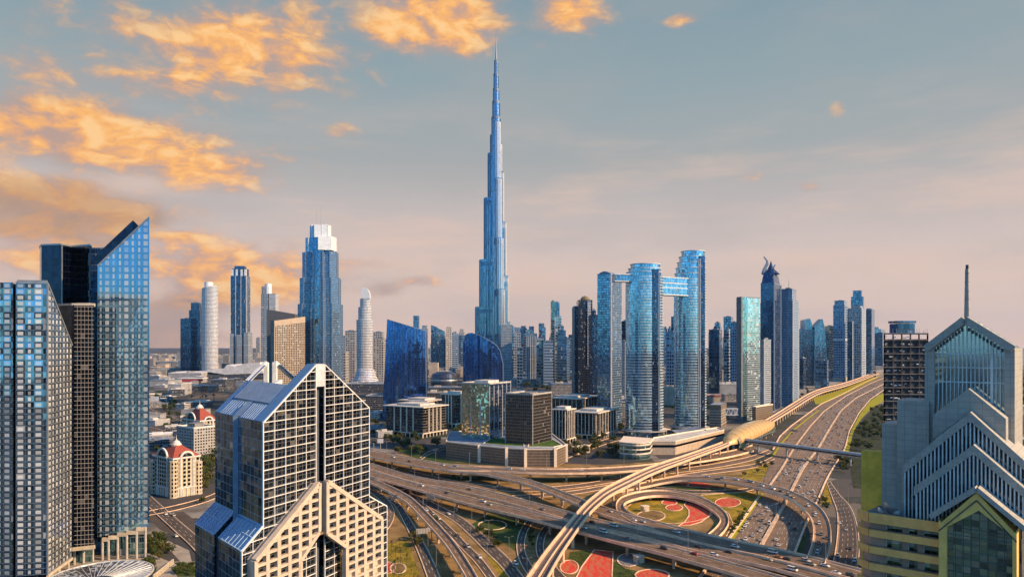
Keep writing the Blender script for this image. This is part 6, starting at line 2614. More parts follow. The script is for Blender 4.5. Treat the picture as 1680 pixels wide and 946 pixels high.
fp = foot(757.5, 803.5, 838, 850, 30)
t = thing('glass_office', 'mirrored glass office block with vertical white ribs on its right side', 'office block', (*cen(fp), 18))
q = MB()
zt = PZ(630, 850)
A_, R_, B_, L_ = fp
q.prism(fp, 18, zt, 0, 1, sides=False)
for i, (a, b) in enumerate(((A_, R_), (R_, B_), (B_, L_), (L_, A_))):
    Ln = (Vector(a) - Vector(b)).length
    q.face([(*a, 18), (*b, 18), (*b, zt), (*a, zt)], 2 if i == 3 else 0, [(0, 0), (Ln, 0), (Ln, zt - 18), (0, zt - 18)])
q.build('body', [F_NAVY, ROOFL, F_MIRR], t)
for j in range(6):
    p = Vector(A_).lerp(Vector(R_), j / 5)
    q = MB()
    q.bar((p.x, p.y - .3, 18), (p.x, p.y - .3, zt + (2.5 if j in (4, 5) else -2)), .8, .8)
    q.build('rib', [FRAMEW], t)
for j in (1, 2):
    p = Vector(L_).lerp(Vector(A_), j / 3)
    q = MB()
    q.bar((p.x, p.y, 18), (p.x, p.y, zt - 22), .6, .6)
    q.build('rib', [FRAMEW], t)
q = MB()
parapet(q, fp, zt, 1.4, .8)
q.build('parapet', [ROOFL], t)
q = MB()
q.prism(inset(fp, .5), zt, zt + 3.5, 0, 0)
q.build('roof_plant', [ROOFL], t)

fp = foot(829, 874, 905, 802, 30)
t = thing('glass_office', 'brown glass cube office block on the turf podium', 'office block', (*cen(fp), 18))
zt = PZ(648, 802)
q = MB()
q.prism(fp, 18, zt, 0, 1)
q.build('body', [F_BROWN, ROOF], t)
for i, p in enumerate(fp[:2] + fp[3:]):
    q = MB()
    q.bar((*p, 18), (*p, zt + .6), 1.1, 1.1)
    q.build('corner_pier', [CONC], t)
q = MB()
parapet(q, fp, zt, 1.6, .8)
q.build('parapet', [CONC], t)
q = MB()
q.prism(inset(fp, .4), zt, zt + 1.4, 0, 0)
q.build('roof_plant', [CONCD], t)

# curved corner pavilion and low buildings before the twin towers
c = G(1045, 752)
t = thing('corner_pavilion', 'low curved glass pavilion with pale flat roof beside the upper flyover', 'pavilion', (c.x, c.y + 14, 0))
poly = [(PX(1019, 835), 835)] + [(PX(1019 + 50 * k / 8, 812) , 822 - 10 * sin(pi * k / 8)) for k in range(9)] + [(PX(1070, 850), 850), (PX(1024, 870), 870)]
q = MB()
q.prism(poly, 0, 18, 0, 1)
q.build('body', [F_TEAL, ROOFL], t)
for z in (5.5, 10.5, 15.5):
    q = MB()
    q.prism(inset(poly, 1.015), z, z + 1.6, 0, 0, True)
    q.build('stone_band', [STONEW], t)
q = MB()
q.prism(inset(poly, 1.06), 18, 19, 0, 0, True)
q.build('roof_slab', [STONEW], t)
t = thing('link_building', 'long low beige building running up to the metro station', 'building', (PX(1120, 900), 900, 0))
q = MB()
poly = [(PX(1070, 850), 850), (PX(1108, 850), 850), (PX(1150, 905), 905), (PX(1188, 960), 960), (PX(1178, 990), 990), (PX(1120, 930), 930), (PX(1072, 880), 880)]
q.prism(poly, 0, 15, 0, 1)
q.build('body', [plain('beige_wall', (.44, .36, .28), .8), ROOFL], t)
q = MB()
q.prism([(p[0], p[1]) for p in inset(poly, 1.01)], 9, 11.5, 0, 0, True)
q.build('window_band', [F_BLACK], t)
q = MB()
parapet(q, poly, 15, 1.4, .8)
q.build('parapet', [STONEW], t)
t = thing('hotel_canopy', 'flat beige drive through canopy on posts before the twin towers', 'canopy', (PX(1075, 930), 930, 0))
q = MB()
cp_ = G(1075, 703, 9)
q.box((cp_.x, cp_.y, 9), (34, 26, 1.0), R(18))
q.build('roof_slab', [STONEW], t)
for dx_, dy_ in ((-14, -10), (14, -10), (14, 10), (-14, 10)):
    q = MB()
    q.tube((cp_.x + dx_, cp_.y + dy_ * .8, 0), (cp_.x + dx_, cp_.y + dy_ * .8, 8.6), .6)
    q.build('post', [CONC], t)
t = thing('swept_roof', 'grey blue swept roof between the two curved towers', 'roof', (PX(1100, 990), 990, 0))
q = MB()
ca_, cb_ = G(1085, 694, 12), G(1122, 688, 16)
for k in range(8):
    z0, z1 = 10 + 6 * (k / 8) ** 2, 10 + 6 * ((k + 1) / 8) ** 2
    x0, x1 = ca_.x + (cb_.x - ca_.x) * k / 8, ca_.x + (cb_.x - ca_.x) * (k + 1) / 8
    q.prism([(x0, 960), (x1, 960), (x1, 1010), (x0, 1010)], z0 - .8, [z0, z1, z1, z0], 0, 0, True)
q.build('roof_shell', [ROOFB], t)
q = MB()
q.prism([(ca_.x, 966), (cb_.x, 966), (cb_.x, 1006), (ca_.x, 1006)], 0, 9.4, 0, 0)
q.build('glass_hall', [F_BLACK], t)
t = thing('small_pavilion', 'small beige flat roofed kiosk left of the curved glass pavilion', 'pavilion', (PX(945, 860), 860, 0))
q = MB()
q.prism(foot(938, 948, 968, 850, 40), 0, 8, 0, 1)
q.build('body', [plain('beige_wall', (.44, .36, .28), .8), ROOFL], t)
q = MB()
q.prism(inset(foot(938, 948, 968, 850, 40), 1.06), 8, 8.8, 0, 0, True)
q.build('roof_slab', [STONEW], t)
# gridded car park with truss bridge by the pale slab tower
t = thing('car_park', 'dark louvred car park building between taller twin and pale slab tower', 'car park', (PX(1180, 1120), 1130, 0))
fp = foot(1164, 1183, 1192, 1110, 25)
q = MB()
q.prism(fp, 0, PZ(664, 1110), 0, 1)
q.build('body', [F_LOUV, ROOFB], t)
for k in range(6):
    z = 5 + k * 4.2
    q = MB()
    q.prism(inset(fp, 1.015), z, z + 1.3, 0, 0, True)
    q.build('floor_band', [CONC], t)
t = thing('truss_bridge', 'pale zigzag truss bridge leading to the pale slab tower', 'bridge', (PX(1200, 1150), 1150, 18))
q = MB()
a, b = Vector((PX(1187, 1150), 1150, 0)), Vector((PX(1211, 1150), 1150, 0))
zb, zt = PZ(680, 1150), PZ(670, 1150)
q.bar(a + Vector((0, 0, zb)), b + Vector((0, 0, zb)), 1.0, 1.0)
q.bar(a + Vector((0, 0, zt)), b + Vector((0, 0, zt)), 1.0, 1.0)
for k in range(6):
    p0, p1 = a.lerp(b, k / 6), a.lerp(b, (k + 1) / 6)
    q.bar(p0 + Vector((0, 0, zb if k % 2 else zt)), p1 + Vector((0, 0, zt if k % 2 else zb)), .7, .7)
q.build('truss', [FRAMEW], t)
q = MB()
q.prism([(a.x, 1152), (b.x, 1152), (b.x, 1160), (a.x, 1160)], zb - 1, zt + 1, 0, 0, True)
q.build('deck', [ROOFB], t)
tower('podium_block', 'striped beige podium at the foot of the pale slab tower', foot(1234, 1240, 1268, 1165, 42), PZ(668, 1165), F_LOUV, cat='podium', plant=False, rim=True, crownmat=STONEW)


# ================================================================== red roofed hotels at left
RED = plain('red_roof_tiles', (.30, .065, .04), .8, var=.2, scale=.5)
CREAMW = plain('cream_wall', (.52, .45, .32), .8, var=.1)
TRIMW = plain('white_trim', (.66, .65, .62), .6)


F_HTL = facade('hotel_wall', (.05, .06, .07), 2.6, 3.3, .45, .45, (.52, .45, .33), blind=.2)


def hotel(label, fp, top, apex_py, Y, nf=7, k=1.0):
    t = thing('hotel', label, 'hotel', (*cen(fp), 0))
    q = MB()
    q.prism(fp, 0, top, 0, 1)
    q.build('body', [CREAMW, ROOFL], t)
    c = Vector(cen(fp))
    # lower side wings
    for i in (0, 1, 3):
        p = Vector(fp[i])
        d_ = (p - c).normalized()
        q = MB()
        q.prism(ngon(p - d_ * 1.5 * k, 3.4 * k, 3.4 * k, 8, .4), 0, top - (5 if i else 2) * k, 0, 1)
        q.build('corner_turret', [F_HTL, TRIMW], t)
    q = MB()
    q.prism(inset(fp, 1.05), top - .8, top + .4, 0, 0, True)
    q.build('cornice', [TRIMW], t)
    q = MB()
    q.prism(inset(fp, 1.06), 7.2 * k, 8 * k, 0, 0, True)
    q.build('string_course', [TRIMW], t)
    q = MB()
    za = PZ(apex_py, Y)
    q.frustum(inset(fp, 1.02), top + .4, inset(fp, .16), za, 0, 0)
    q.build('hipped_roof', [RED], t)
    q = MB()
    q.lathe((c.x, c.y, 0), [(4.2 * k, za - 1.5), (4.2 * k, za + .4), (3.4 * k, za + .5), (2.6 * k, za + 2.4 * k), (.6 * k, za + 3.6 * k), (.25 * k, za + 5 * k), (.05, za + 8.5 * k)], 12)
    q.build('cupola', [TRIMW], t)
    nw = 0
    for i, a, b, t_, nn in face_iter(fp):
        if nn.dot(-((a + b) / 2)) <= 0:
            continue
        L_ = (b - a).length
        m2 = (a + b) / 2 + nn * .4
        # white arch over the middle bay
        q = MB()
        r_ = L_ * .24
        n = 12
        for j in range(n):
            a0, a1 = pi * j / n, pi * (j + 1) / n
            q.bar((*(m2 + t_ * r_ * cos(a0)), top + r_ * .9 * sin(a0) - .5), (*(m2 + t_ * r_ * cos(a1)), top + r_ * .9 * sin(a1) - .5), 1.4 * k, 1.6 * k)
        q.face([(*(m2 - nn * .2 + t_ * r_ * cos(pi * j / n)), top + r_ * .9 * sin(pi * j / n) - .5) for j in range(n + 1)][::1], 1)
        q.face([(*(m2 - nn * .2 + t_ * r_ * cos(pi * j / n)), top + r_ * .9 * sin(pi * j / n) - .5) for j in range(n + 1)][::-1], 1)
        for s_ in (-1, 1):
            p = m2 + t_ * r_ * s_
            q.bar((*p, 0), (*p, top), 1.3 * k, 1.3 * k)
        q.build('arched_bay', [TRIMW, F_TEAL], t)
        ncol = max(4, int(L_ / (3.6 * k)))
        fl = (top - 9 * k) / nf
        for j in range(ncol):
            f_ = (j + .5) / ncol
            p = a.lerp(b, f_) + nn * .12
            for r2 in range(nf):
                if nw >= 96:
                    break
                z = 8.6 * k + r2 * fl
                w = MB()
                hw = L_ / ncol * .30
                A2, B2 = p - t_ * hw, p + t_ * hw
                w.face([(*A2, z + .3), (*B2, z + .3), (*B2, z + fl * .72), (*A2, z + fl * .72)])
                w.face([(*B2, z + .3), (*A2, z + .3), (*A2, z + fl * .72), (*B2, z + fl * .72)])
                w.bar((*(A2 + nn * .3), z + .1), (*(B2 + nn * .3), z + .1), .9, .35, 1)
                w.build('window', [F_BLACK, TRIMW], t)
                nw += 1
        for j in range(ncol + 1):
            p = a.lerp(b, j / ncol) + nn * .4
            q = MB()
            q.bar((*p, 0), (*p, 7.2 * k), .9 * k, .9 * k)
            q.build('arcade_column', [TRIMW], t)
    return t


hotel('cream hotel with red hipped roof, nearer of the two, its full front in view', foot(251, 284, 328, 612, 38), PZ(752, 612), 729, 628)
hotel('cream hotel with red roof further back, lower part hidden by trees', foot(300, 328, 356, 850, 40), PZ(690, 850), 668, 870, nf=8)
t = tower('hotel_annex', 'round roofed pale annex in front of the farther red roofed hotel', foot(290, 318, 352, 800, 35), PZ(703, 800), F_CONC, cat='hotel', group=None, crownmat=TRIMW)

# ================================================================== mall, low halls and infill
WHT = plain('white_roof', (.60, .61, .62), .6, var=.2, scale=.05)
GRYB = plain('grey_block', (.30, .31, .33), .8, var=.2, scale=.05)
BLUR = plain('blue_roof', (.12, .19, .30), .6, var=.25, scale=.05)
BEIG = plain('beige_block', (.42, .36, .29), .8, var=.2, scale=.05)
REDT = plain('red_trim', (.42, .06, .07), .6)
F_LOW = facade('low_windows', (.08, .12, .18), 3.0, 3.6, .3, .45, (.32, .31, .30), blind=.1)
F_LOWD = facade('low_windows_dark', (.05, .08, .13), 3.0, 3.6, .2, .35, (.14, .15, .17), blind=.06)


def lowbox(name, label, x0, x1, yt, yb, mat, roof, depth=70, cat='building', trim=None, group=None, wing=True):
    Y = 156000.0 / (yb - HY)
    h = max(4.0, PZ(yt, Y))
    fp = rect(x0, x1, Y, depth)
    t = thing(name, label, cat, (*cen(fp), 0), group)
    q = MB()
    q.prism(fp, 0, h, 0, 1)
    q.build('walls', [mat, roof], t)
    q = MB()
    parapet(q, fp, h, 1.8, 1.6)
    q.build('parapet', [trim or roof], t)
    if wing:
        rr = random.Random(int(x0 * 7 + yb))
        for k in range(3):
            cx = fp[0][0] + (fp[1][0] - fp[0][0]) * rr.uniform(.15, .85)
            q = MB()
            q.box((cx, Y + depth * rr.uniform(.25, .8), h + 2), (rr.uniform(6, 16), rr.uniform(6, 16), rr.uniform(3, 6)))
            q.build('roof_plant', [rr.choice((CONC, ROOFL, GRYB))], t)
    return t


for a in (('mall_hall', 'long dark hall at the far left edge below the orange sky', 255, 293, 594, 602, F_LOWD, BLUR, 120),
          ('mall_hall', 'blue grey gridded hall left of the long grey wall', 292, 322, 592, 609, F_BLUEGRID, BLUR, 120),
          ('mall_hall', 'long blank grey wall block behind the white sculpted roof', 320, 434, 588, 607, GRYB, GRYB, 60),
          ('mall_hall', 'wide pale roofed hall with red edged terrace left', 276, 330, 612, 622, GRYB, WHT, 160),
          ('mall_hall', 'white cube shaped block standing before the mall', 275, 297, 630, 648, GRYB, WHT, 60),
          ('mall_hall', 'dark blue roofed block with plant boxes before the mall', 346, 370, 623, 641, F_LOWD, BLUR, 60),
          ('mall_hall', 'low hall with pale stripes left of the white cube', 245, 276, 624, 634, GRYB, BLUR, 90),
          ('mall_hall', 'long low hall along the dark avenue', 300, 352, 633, 643, F_LOWD, ROOFB, 60),
          ('mall_hall', 'pale roofed hall right of the lattice tower gable', 556, 600, 604, 616, GRYB, WHT, 160),
          ('mall_hall', 'white winged roof hall left of the straight sail tower', 590, 628, 612, 624, GRYB, WHT, 120),
          ('mall_hall', 'grey roofed hall below the white winged one', 566, 630, 630, 645, F_LOWD, ROOFB, 90),
          ('mall_hall', 'dark hall at the foot of the straight sail tower', 600, 640, 650, 676, F_LOWD, ROOFB, 60),
          ('mall_hall', 'blue roofed hall between the two sail towers', 695, 765, 636, 650, F_LOWD, BLUR, 60),
          ('mall_hall', 'dark low hall behind the mirrored glass block', 700, 750, 645, 668, F_LOWD, ROOF, 50),
          ('low_block', 'long low pale block behind the middle trees', 835, 900, 622, 634, F_LOW, ROOFL, 60),
          ('low_block', 'blue roofed low block right of the middle trees', 905, 950, 630, 648, F_LOW, BLUR, 60),
          ('low_block', 'white swept roofed low block left of the domed tower', 917, 944, 606, 618, F_LOW, WHT, 50),
          ('low_block', 'low grey block between the slab tower and shorter twin', 985, 1032, 660, 684, F_LOW, ROOFL, 50),
          ('low_block', 'beige low block between the twin towers', 1090, 1114, 636, 664, BEIG, ROOFL, 40),
          ('low_block', 'beige block at the foot of the navy block right of twins', 1164, 1190, 602, 622, F_BEIGE, ROOFL, 60),
          ('low_block', 'salmon beige block left of the pale slab tower', 1182, 1212, 609, 626, BEIG, ROOFL, 60),
          ('low_block', 'long vaulted grey hall left of the pale slab tower', 1164, 1212, 630, 648, GRYB, WHT, 70),
          ('low_block', 'red roofed low hall behind the car park', 1164, 1182, 650, 660, BEIG, REDT, 40),
          ('low_block', 'white low block behind the horned tower foot', 1310, 1325, 592, 604, F_LOW, WHT, 60),
          ('low_block', 'pale low block right of the blue gridded office block', 1364, 1396, 608, 622, F_LOW, ROOFL, 50),
          ('low_block', 'low block under the far highway cluster', 1420, 1450, 596, 604, F_LOW, ROOFL, 80)):
    lowbox(*a)
# white sculpted mall roof and red terrace edge
t = thing('mall_roof', 'white folded sculptural roof rising over the mall', 'roof', (PX(380, 2700), 2750, 0))
Y = 2650
q = MB()
prof = [(336, 609), (345, 606), (366, 606), (372, 598), (385, 601), (402, 596), (426, 594), (432, 612), (370, 614)]
pl = Plane((PX(330, Y), Y), (PX(440, Y), Y))
extr(q, pl, [pl.hit(x, y) for x, y in prof], -140, 0)
q.build('roof_fold', [WHT], t)
q = MB()
extr(q, pl, [pl.hit(336, 614), pl.hit(432, 614), pl.hit(432, 620), pl.hit(336, 620)], -120, 2)
q.build('lower_wall', [F_LOWD], t)
t = thing('terrace_edge', 'red and white striped terrace edge of the mall', 'terrace', (PX(312, 2350), 2350, 0))
q = MB()
q.box((PX(313, 2350), 2350, PZ(623, 2350)), (62, 40, 9))
q.build('red_band', [REDT], t)
q = MB()
q.box((PX(316, 2350), 2352, PZ(620, 2350)), (80, 46, 2.5))
q.build('white_slab', [WHT], t)
# dark rounded opera like hall
t = thing('round_hall', 'dark rounded banded hall between the two sail towers', 'hall', (PX(726, 2000), 2030, 0))
c = (PX(726, 2000), 2040)
q = MB()
q.lathe((*c, 0), [(32, 0), (35, 8), (37, 20), (36, 34), (33, 44), (20, 50), (.1, 52)], 30, sx=1.0, sy=.9)
q.build('shell', [facade('dark_bands', (.06, .09, .14), 40, 3.2, .01, .3, (.10, .11, .13), blind=0)], t, smooth=False)
q = MB()
q.lathe((*c, 0), [(37.4, 24), (38, 26), (37.4, 28)], 30, sy=.9)
q.build('trim_ring', [STEEL], t)

# quiet infill: small city blocks nothing tells apart
def infill(x0, x1, y0, y1, n, gname, label, seed, hmax=16, mats=(F_LOW, F_LOWD, F_LOWD, GRYB, F_CONC)):
    rr = random.Random(seed)
    placed = []
    k = 0
    tries = 0
    while k < n and tries < n * 30:
        tries += 1
        y = HY + 1 / rr.uniform(1 / (y1 - HY), 1 / (y0 - HY))
        x = rr.uniform(x0, x1)
        p = G(x, y)
        r_ = rr.uniform(10, 24)
        if any((p - o).length < r_ + o2 + 6 for o, o2 in placed):
            continue
        placed.append((p, r_))
        h = rr.uniform(6, hmax)
        fp = [(p.x - r_, p.y - r_ * .8), (p.x + r_, p.y - r_ * .7), (p.x + r_ * .98, p.y + r_ * .8), (p.x - r_ * 1.02, p.y + r_ * .7)]
        th = rr.uniform(-.5, .5)
        fp = [(p.x + (a - p.x) * cos(th) - (b - p.y) * sin(th), p.y + (a - p.x) * sin(th) + (b - p.y) * cos(th)) for a, b in fp]
        q = MB()
        q.prism(fp, 0, h, 0, 1)
        parapet(q, fp, h, 1.0, .8, 1)
        q.prism(inset(fp, .35), h, h + 3, 1, 1)
        o = q.build('low_block', [rr.choice(mats), rr.choice((ROOF, ROOFL, ROOFB, WHT))], None, origin=(p.x, p.y, 0))
        tag(o, label, 'building', gname)
        k += 1


infill(245, 480, 603, 650, 60, 'low blocks round the mall', 'one of the small low blocks scattered round the mall', 1)
infill(560, 830, 590, 650, 60, 'low blocks behind the sail towers', 'one of the small low blocks scattered behind the sail towers', 2)
infill(840, 1030, 596, 665, 60, 'low blocks under the middle cluster', 'one of the small low blocks under the middle tower cluster', 3)
infill(1165, 1300, 596, 660, 34, 'low blocks behind the pale slab tower', 'one of the small low blocks behind the pale slab tower', 4)
infill(1300, 1440, 588, 612, 30, 'low blocks along the far highway', 'one of the small low blocks along the far highway', 5)
infill(1620, 1800, 600, 760, 40, 'villas right of the spire tower', 'one of the pale villas right of the spire tower', 6, 10, (BEIG, GRYB, F_LOW))
infill(248, 345, 650, 735, 16, 'low blocks by the dark avenues', 'one of the low blocks by the dark avenues at left', 8, 12)
infill(606, 640, 660, 720, 6, 'low blocks left of the beige office block', 'one of the low blocks left of the beige office block', 9, 10)
def far_towers(x0, x1, n, where, seed, ya=2900, yb=5200):
    rr = random.Random(seed)
    for k in range(n):
        Y = rr.uniform(ya, yb)
        px = rr.uniform(x0, x1)
        top = rr.uniform(536, 560) if rr.random() < .6 else rr.uniform(552, 566)
        w_ = rr.uniform(9, 19)
        x = PX(px, Y)
        h = PZ(top, Y)
        fp = [(x - w_, Y), (x + w_, Y + rr.uniform(-6, 10)), (x + w_, Y + 34), (x - w_, Y + 30)]
        q = MB()
        q.prism(fp, 0, h, 0, 1)
        q.prism(inset(fp, rr.uniform(.4, .8)), h, h + rr.uniform(4, 22), 0, 1)
        o = q.build('far_tower', [farmat(rr.choice((F_BLUE2, F_NAVY, F_SILVER, F_CONC, F_BLUEGRID, F_BLUE))), ROOF], None, origin=(x, Y, 0))
        tag(o, f'one of the small hazy far towers {where}', 'tower', f'small far towers {where}')


far_towers(560, 790, 26, 'behind the sail towers', 51)
far_towers(836, 985, 34, 'of the middle cluster skyline', 52)
far_towers(1015, 1215, 22, 'between and right of the twin towers', 53)
far_towers(1300, 1450, 22, 'along the far highway', 54, 3000, 5200)
far_towers(255, 480, 10, 'on the left horizon', 55, 4200, 6000)
# the far carpet of the city
rr = random.Random(11)
q = MB()
for k in range(2600):
    Y = rr.uniform(2700, 7500)
    x = rr.uniform(-.62, .62) * Y
    if x > .58 * Y:
        continue
    r_ = rr.uniform(10, 26)
    h = rr.uniform(8, 26) * (1 if rr.random() < .85 else rr.uniform(1.5, 3.2))
    q.prism([(x - r_, Y), (x + r_, Y), (x + r_, Y + r_ * 2), (x - r_, Y + r_ * 2)], 0, h, rr.choice((0, 0, 1, 2)), 3)
tag(q.build('distant_city', [F_LOW, F_CONC, BEIG, ROOFL]), 'hazy carpet of low houses reaching to the horizon', 'city', kind='stuff')

# ================================================================== trees
BARK = plain('bark', (.11, .08, .055), .9)


def leaf_mat(name, a, b):
    m, n = newmat(name)
    t = n.node('ShaderNodeTexCoord')
    oi = n.node('ShaderNodeObjectInfo')
    z = n.noise(t.outputs['Object'], .9, 4, .6)
    c = n.mix(n.smooth(z, .35, .65), a, b)
    c = n.mix(n.m('MULTIPLY', oi.outputs['Random'], .5), c, tuple(x * .6 for x in a))
    n.out(n.bsdf(c, .8, 0, None, .2))
    return m


LEAF = leaf_mat('leaf_green', (.035, .062, .016), (.09, .105, .02))
LEAFB = leaf_mat('leaf_olive', (.06, .065, .02), (.13, .12, .025))
PALML = leaf_mat('palm_green', (.04, .055, .016), (.10, .10, .03))


def make_tree(seed, h, r_, mat):
    rr = random.Random(seed)
    t = thing('tree', 'x', 'tree', (0, 0, 0))
    q = MB()
    q.tube((0, 0, -.3), (rr.uniform(-.2, .2), 0, h * .5), .24, .13, 6)
    for k in range(4):
        a = k * 1.6 + rr.random()
        q.tube((0, 0, h * .36), (cos(a) * r_ * .55, sin(a) * r_ * .55, h * .66), .12, .05, 5)
    q.build('trunk', [BARK], t)
    q = MB()
    clumps = [(rr.gauss(0, r_ * .42), rr.gauss(0, r_ * .42), h * rr.uniform(.48, .92), rr.uniform(.35, .6) * r_) for _ in range(11)]
    for (cx, cy_, cz, cr) in clumps:
        for _ in range(46):
            v = Vector((rr.gauss(0, 1), rr.gauss(0, 1), rr.gauss(0, .8))).normalized() * cr * rr.uniform(.55, 1.1)
            p = Vector((cx, cy_, cz)) + v
            s_ = rr.uniform(.28, .6)
            u = Vector((rr.gauss(0, 1), rr.gauss(0, 1), rr.gauss(0, .6))).normalized() * s_
            w_ = u.cross(Vector((rr.gauss(0, 1), rr.gauss(0, 1), rr.gauss(0, 1)))).normalized() * s_
            q.face([p - u, p - w_, p + u, p + w_])
    q.build('crown', [mat], t)
    return t


def make_palm(seed, h):
    rr = random.Random(seed)
    t = thing('palm_tree', 'x', 'palm tree', (0, 0, 0))
    q = MB()
    q.tube((0, 0, -.3), (.2, .1, h * .5), .26, .2, 7)
    q.tube((.2, .1, h * .5), (.3, .25, h), .2, .16, 7)
    q.build('trunk', [BARK], t)
    q = MB()
    for k in range(20):
        a = k * 2.4 + rr.random() * .4
        el_ = rr.uniform(-.5, 1.1)
        p = Vector((.3, .25, h))
        ln = rr.uniform(2.2, 3.1)
        dr = Vector((cos(a) * cos(el_), sin(a) * cos(el_), sin(el_)))
        for j in range(4):
            nx = p + dr * ln / 4
            sd = Vector((-sin(a), cos(a), 0)) * (.42 - .09 * j)
            q.face([p - sd, nx - sd * .75, nx + sd * .75, p + sd])
            p = nx
            dr = (dr + Vector((0, 0, -.34))).normalized()
    q.build('fronds', [PALML], t)
    return t


protos = [make_tree(1, 7.0, 3.2, LEAF), make_tree(2, 8.5, 3.6, LEAF), make_tree(3, 5.5, 2.8, LEAFB), make_tree(4, 6.5, 3.4, LEAFB)]
ppalm = [make_palm(5, 8.0), make_palm(6, 10.0)]
used = set()


def plant(kind, p, sc_, label, group):
    pr = rnd.choice(ppalm if kind == 'palm' else protos)
    if pr.name not in used:
        used.add(pr.name)
        KIDS[pr.name] = [(c, []) for c in kids(pr)]
        pr['label'], pr['group'] = label, group
        pr.location = p
        pr.rotation_euler = (0, 0, rnd.uniform(0, 6.28))
        pr.scale = (sc_,) * 3
        return pr
    o = copy_thing(pr, p, rnd.uniform(0, 6.28), sc_, label, group)
    if 'bush' in group or 'shrub' in group:
        o.name = 'bush'
        o['category'] = 'bush'
    return o


STUFF = MB()
STUFF_SEEDS = {17, 31, 23}


def mass(pr, p, sc_, rz):
    ca, sa = cos(rz) * sc_, sin(rz) * sc_
    for c in kids(pr):
        me = c.data
        mi = 0 if c.name.startswith('trunk') else 1
        for f in me.polygons:
            STUFF.face([(p[0] + me.vertices[i].co.x * ca - me.vertices[i].co.y * sa, p[1] + me.vertices[i].co.x * sa + me.vertices[i].co.y * ca, me.vertices[i].co.z * sc_) for i in f.vertices], mi, [(0, 0)] * len(f.vertices))


def scatter(poly, n, kind, label, group, s0=.8, s1=1.3, seed=0, mind=4.0):
    rr = random.Random(seed)
    xs, ys = [p[0] for p in poly], [p[1] for p in poly]
    pts = []
    tries = 0
    while len(pts) < n and tries < n * 60:
        tries += 1
        x, y = rr.uniform(min(xs), max(xs)), rr.uniform(min(ys), max(ys))
        ins = False
        for i in range(len(poly)):
            a, b = poly[i], poly[i - 1]
            if (a[1] > y) != (b[1] > y) and x < (b[0] - a[0]) * (y - a[1]) / (b[1] - a[1]) + a[0]:
                ins = not ins
        if not ins:
            continue
        p = G(x, y)
        if any((p - o).length < mind for o in pts):
            continue
        pts.append(p)
        if seed in STUFF_SEEDS:
            mass(rr.choice(protos), p, rr.uniform(s0, s1), rr.uniform(0, 6.28))
            continue
        plant(kind, (p.x, p.y, 0), rr.uniform(s0, s1), label, group)


scatter([(640, 728), (700, 720), (730, 734), (690, 748), (650, 745)], 16, 'tree', 'bushy tree on the green before the beige office block', 'trees before the beige office block', 1.0, 1.6, seed=1)
scatter([(730, 690), (757, 690), (757, 712), (735, 722)], 8, 'tree', 'tree in the gap between beige and mirrored office blocks', 'trees between the office blocks', seed=2, mind=3)
scatter([(930, 712), (960, 716), (985, 728), (975, 748), (945, 756), (932, 742)], 18, 'tree', 'tree on the traffic island right of the podium', 'trees on the island right of the podium', 1.0, 1.5, seed=3)
scatter([(960, 722), (1015, 716), (1020, 745), (985, 755)], 12, 'tree', 'tree left of the curved glass pavilion', 'trees left of the curved pavilion', 1.0, 1.5, seed=4)
scatter([(1075, 712), (1105, 708), (1160, 700), (1170, 712), (1110, 726), (1080, 728)], 16, 'tree', 'tree on the terrace before the twin towers', 'trees on the terrace before the twin towers', seed=5)
scatter([(985, 690), (1025, 690), (1028, 712), (990, 712)], 10, 'tree', 'tree right of the striped office block', 'trees right of the striped office block', seed=6)
scatter([(1395, 740), (1403, 708), (1432, 672), (1452, 664), (1462, 700), (1432, 745)], 46, 'tree', 'dark tree in the planted strip right of the highway', 'trees right of the highway', seed=7, mind=6)
scatter([(1376, 752), (1392, 750), (1398, 770), (1384, 776)], 7, 'tree', 'roadside tree below the right end of the footbridge', 'trees under the footbridge end', seed=8)
scatter([(1345, 820), (1353, 818), (1366, 838), (1352, 836)], 6, 'tree', 'small tree where the slip road leaves the curved flyover', 'trees on the ramp fork', .5, .8, seed=9, mind=2)
scatter([(1202, 878), (1232, 838), (1224, 836), (1196, 872)], 18, 'tree', 'low shrub on the slope between loop ramp and highway', 'shrubs on the highway slope', .25, .45, seed=10, mind=2)
scatter([(240, 890), (258, 880), (290, 912), (278, 924), (250, 915)], 22, 'tree', 'dark green tree beside the pale plaza below the blue shaft', 'trees beside the pale plaza', .5, .85, seed=11, mind=2.5)
scatter([(225, 924), (250, 926), (262, 946), (228, 948)], 12, 'tree', 'round bush beside the glass canopy', 'bushes beside the glass canopy', .4, .7, seed=12, mind=2)
scatter([(284, 932), (318, 926), (322, 944), (290, 944)], 14, 'tree', 'low bush on the bright lawn corner', 'bushes on the lawn corner', .3, .5, seed=13, mind=2)
scatter([(332, 742), (352, 742), (352, 775), (336, 775)], 14, 'tree', 'dark tree behind the nearer red roofed hotel', 'trees behind the red roofed hotel', 1.0, 1.5, seed=14)
scatter([(310, 646), (365, 644), (370, 660), (312, 664)], 26, 'palm', 'palm along the avenue before the mall', 'palms before the mall', 1.3, 1.9, seed=15, mind=5)
scatter([(252, 646), (296, 664), (290, 676), (250, 660)], 14, 'tree', 'tree beside the dark avenue at far left', 'trees beside the dark avenue', 1.0, 1.5, seed=16)
scatter([(845, 624), (945, 624), (955, 645), (850, 642)], 60, 'tree', 'tree of the dark park behind the office blocks', 'park trees behind the office blocks', 1.5, 2.4, seed=17, mind=8)
scatter([(770, 876), (800, 862), (812, 872), (830, 888), (818, 902)], 10, 'tree', 'dry bush beside the long slip road', 'bushes beside the long slip road', .4, .7, seed=18, mind=2.5)
scatter([(865, 880), (872, 872), (880, 905), (868, 900)], 6, 'tree', 'bush between the paired S curved roads', 'bushes between the S curved roads', .35, .6, seed=19, mind=2)
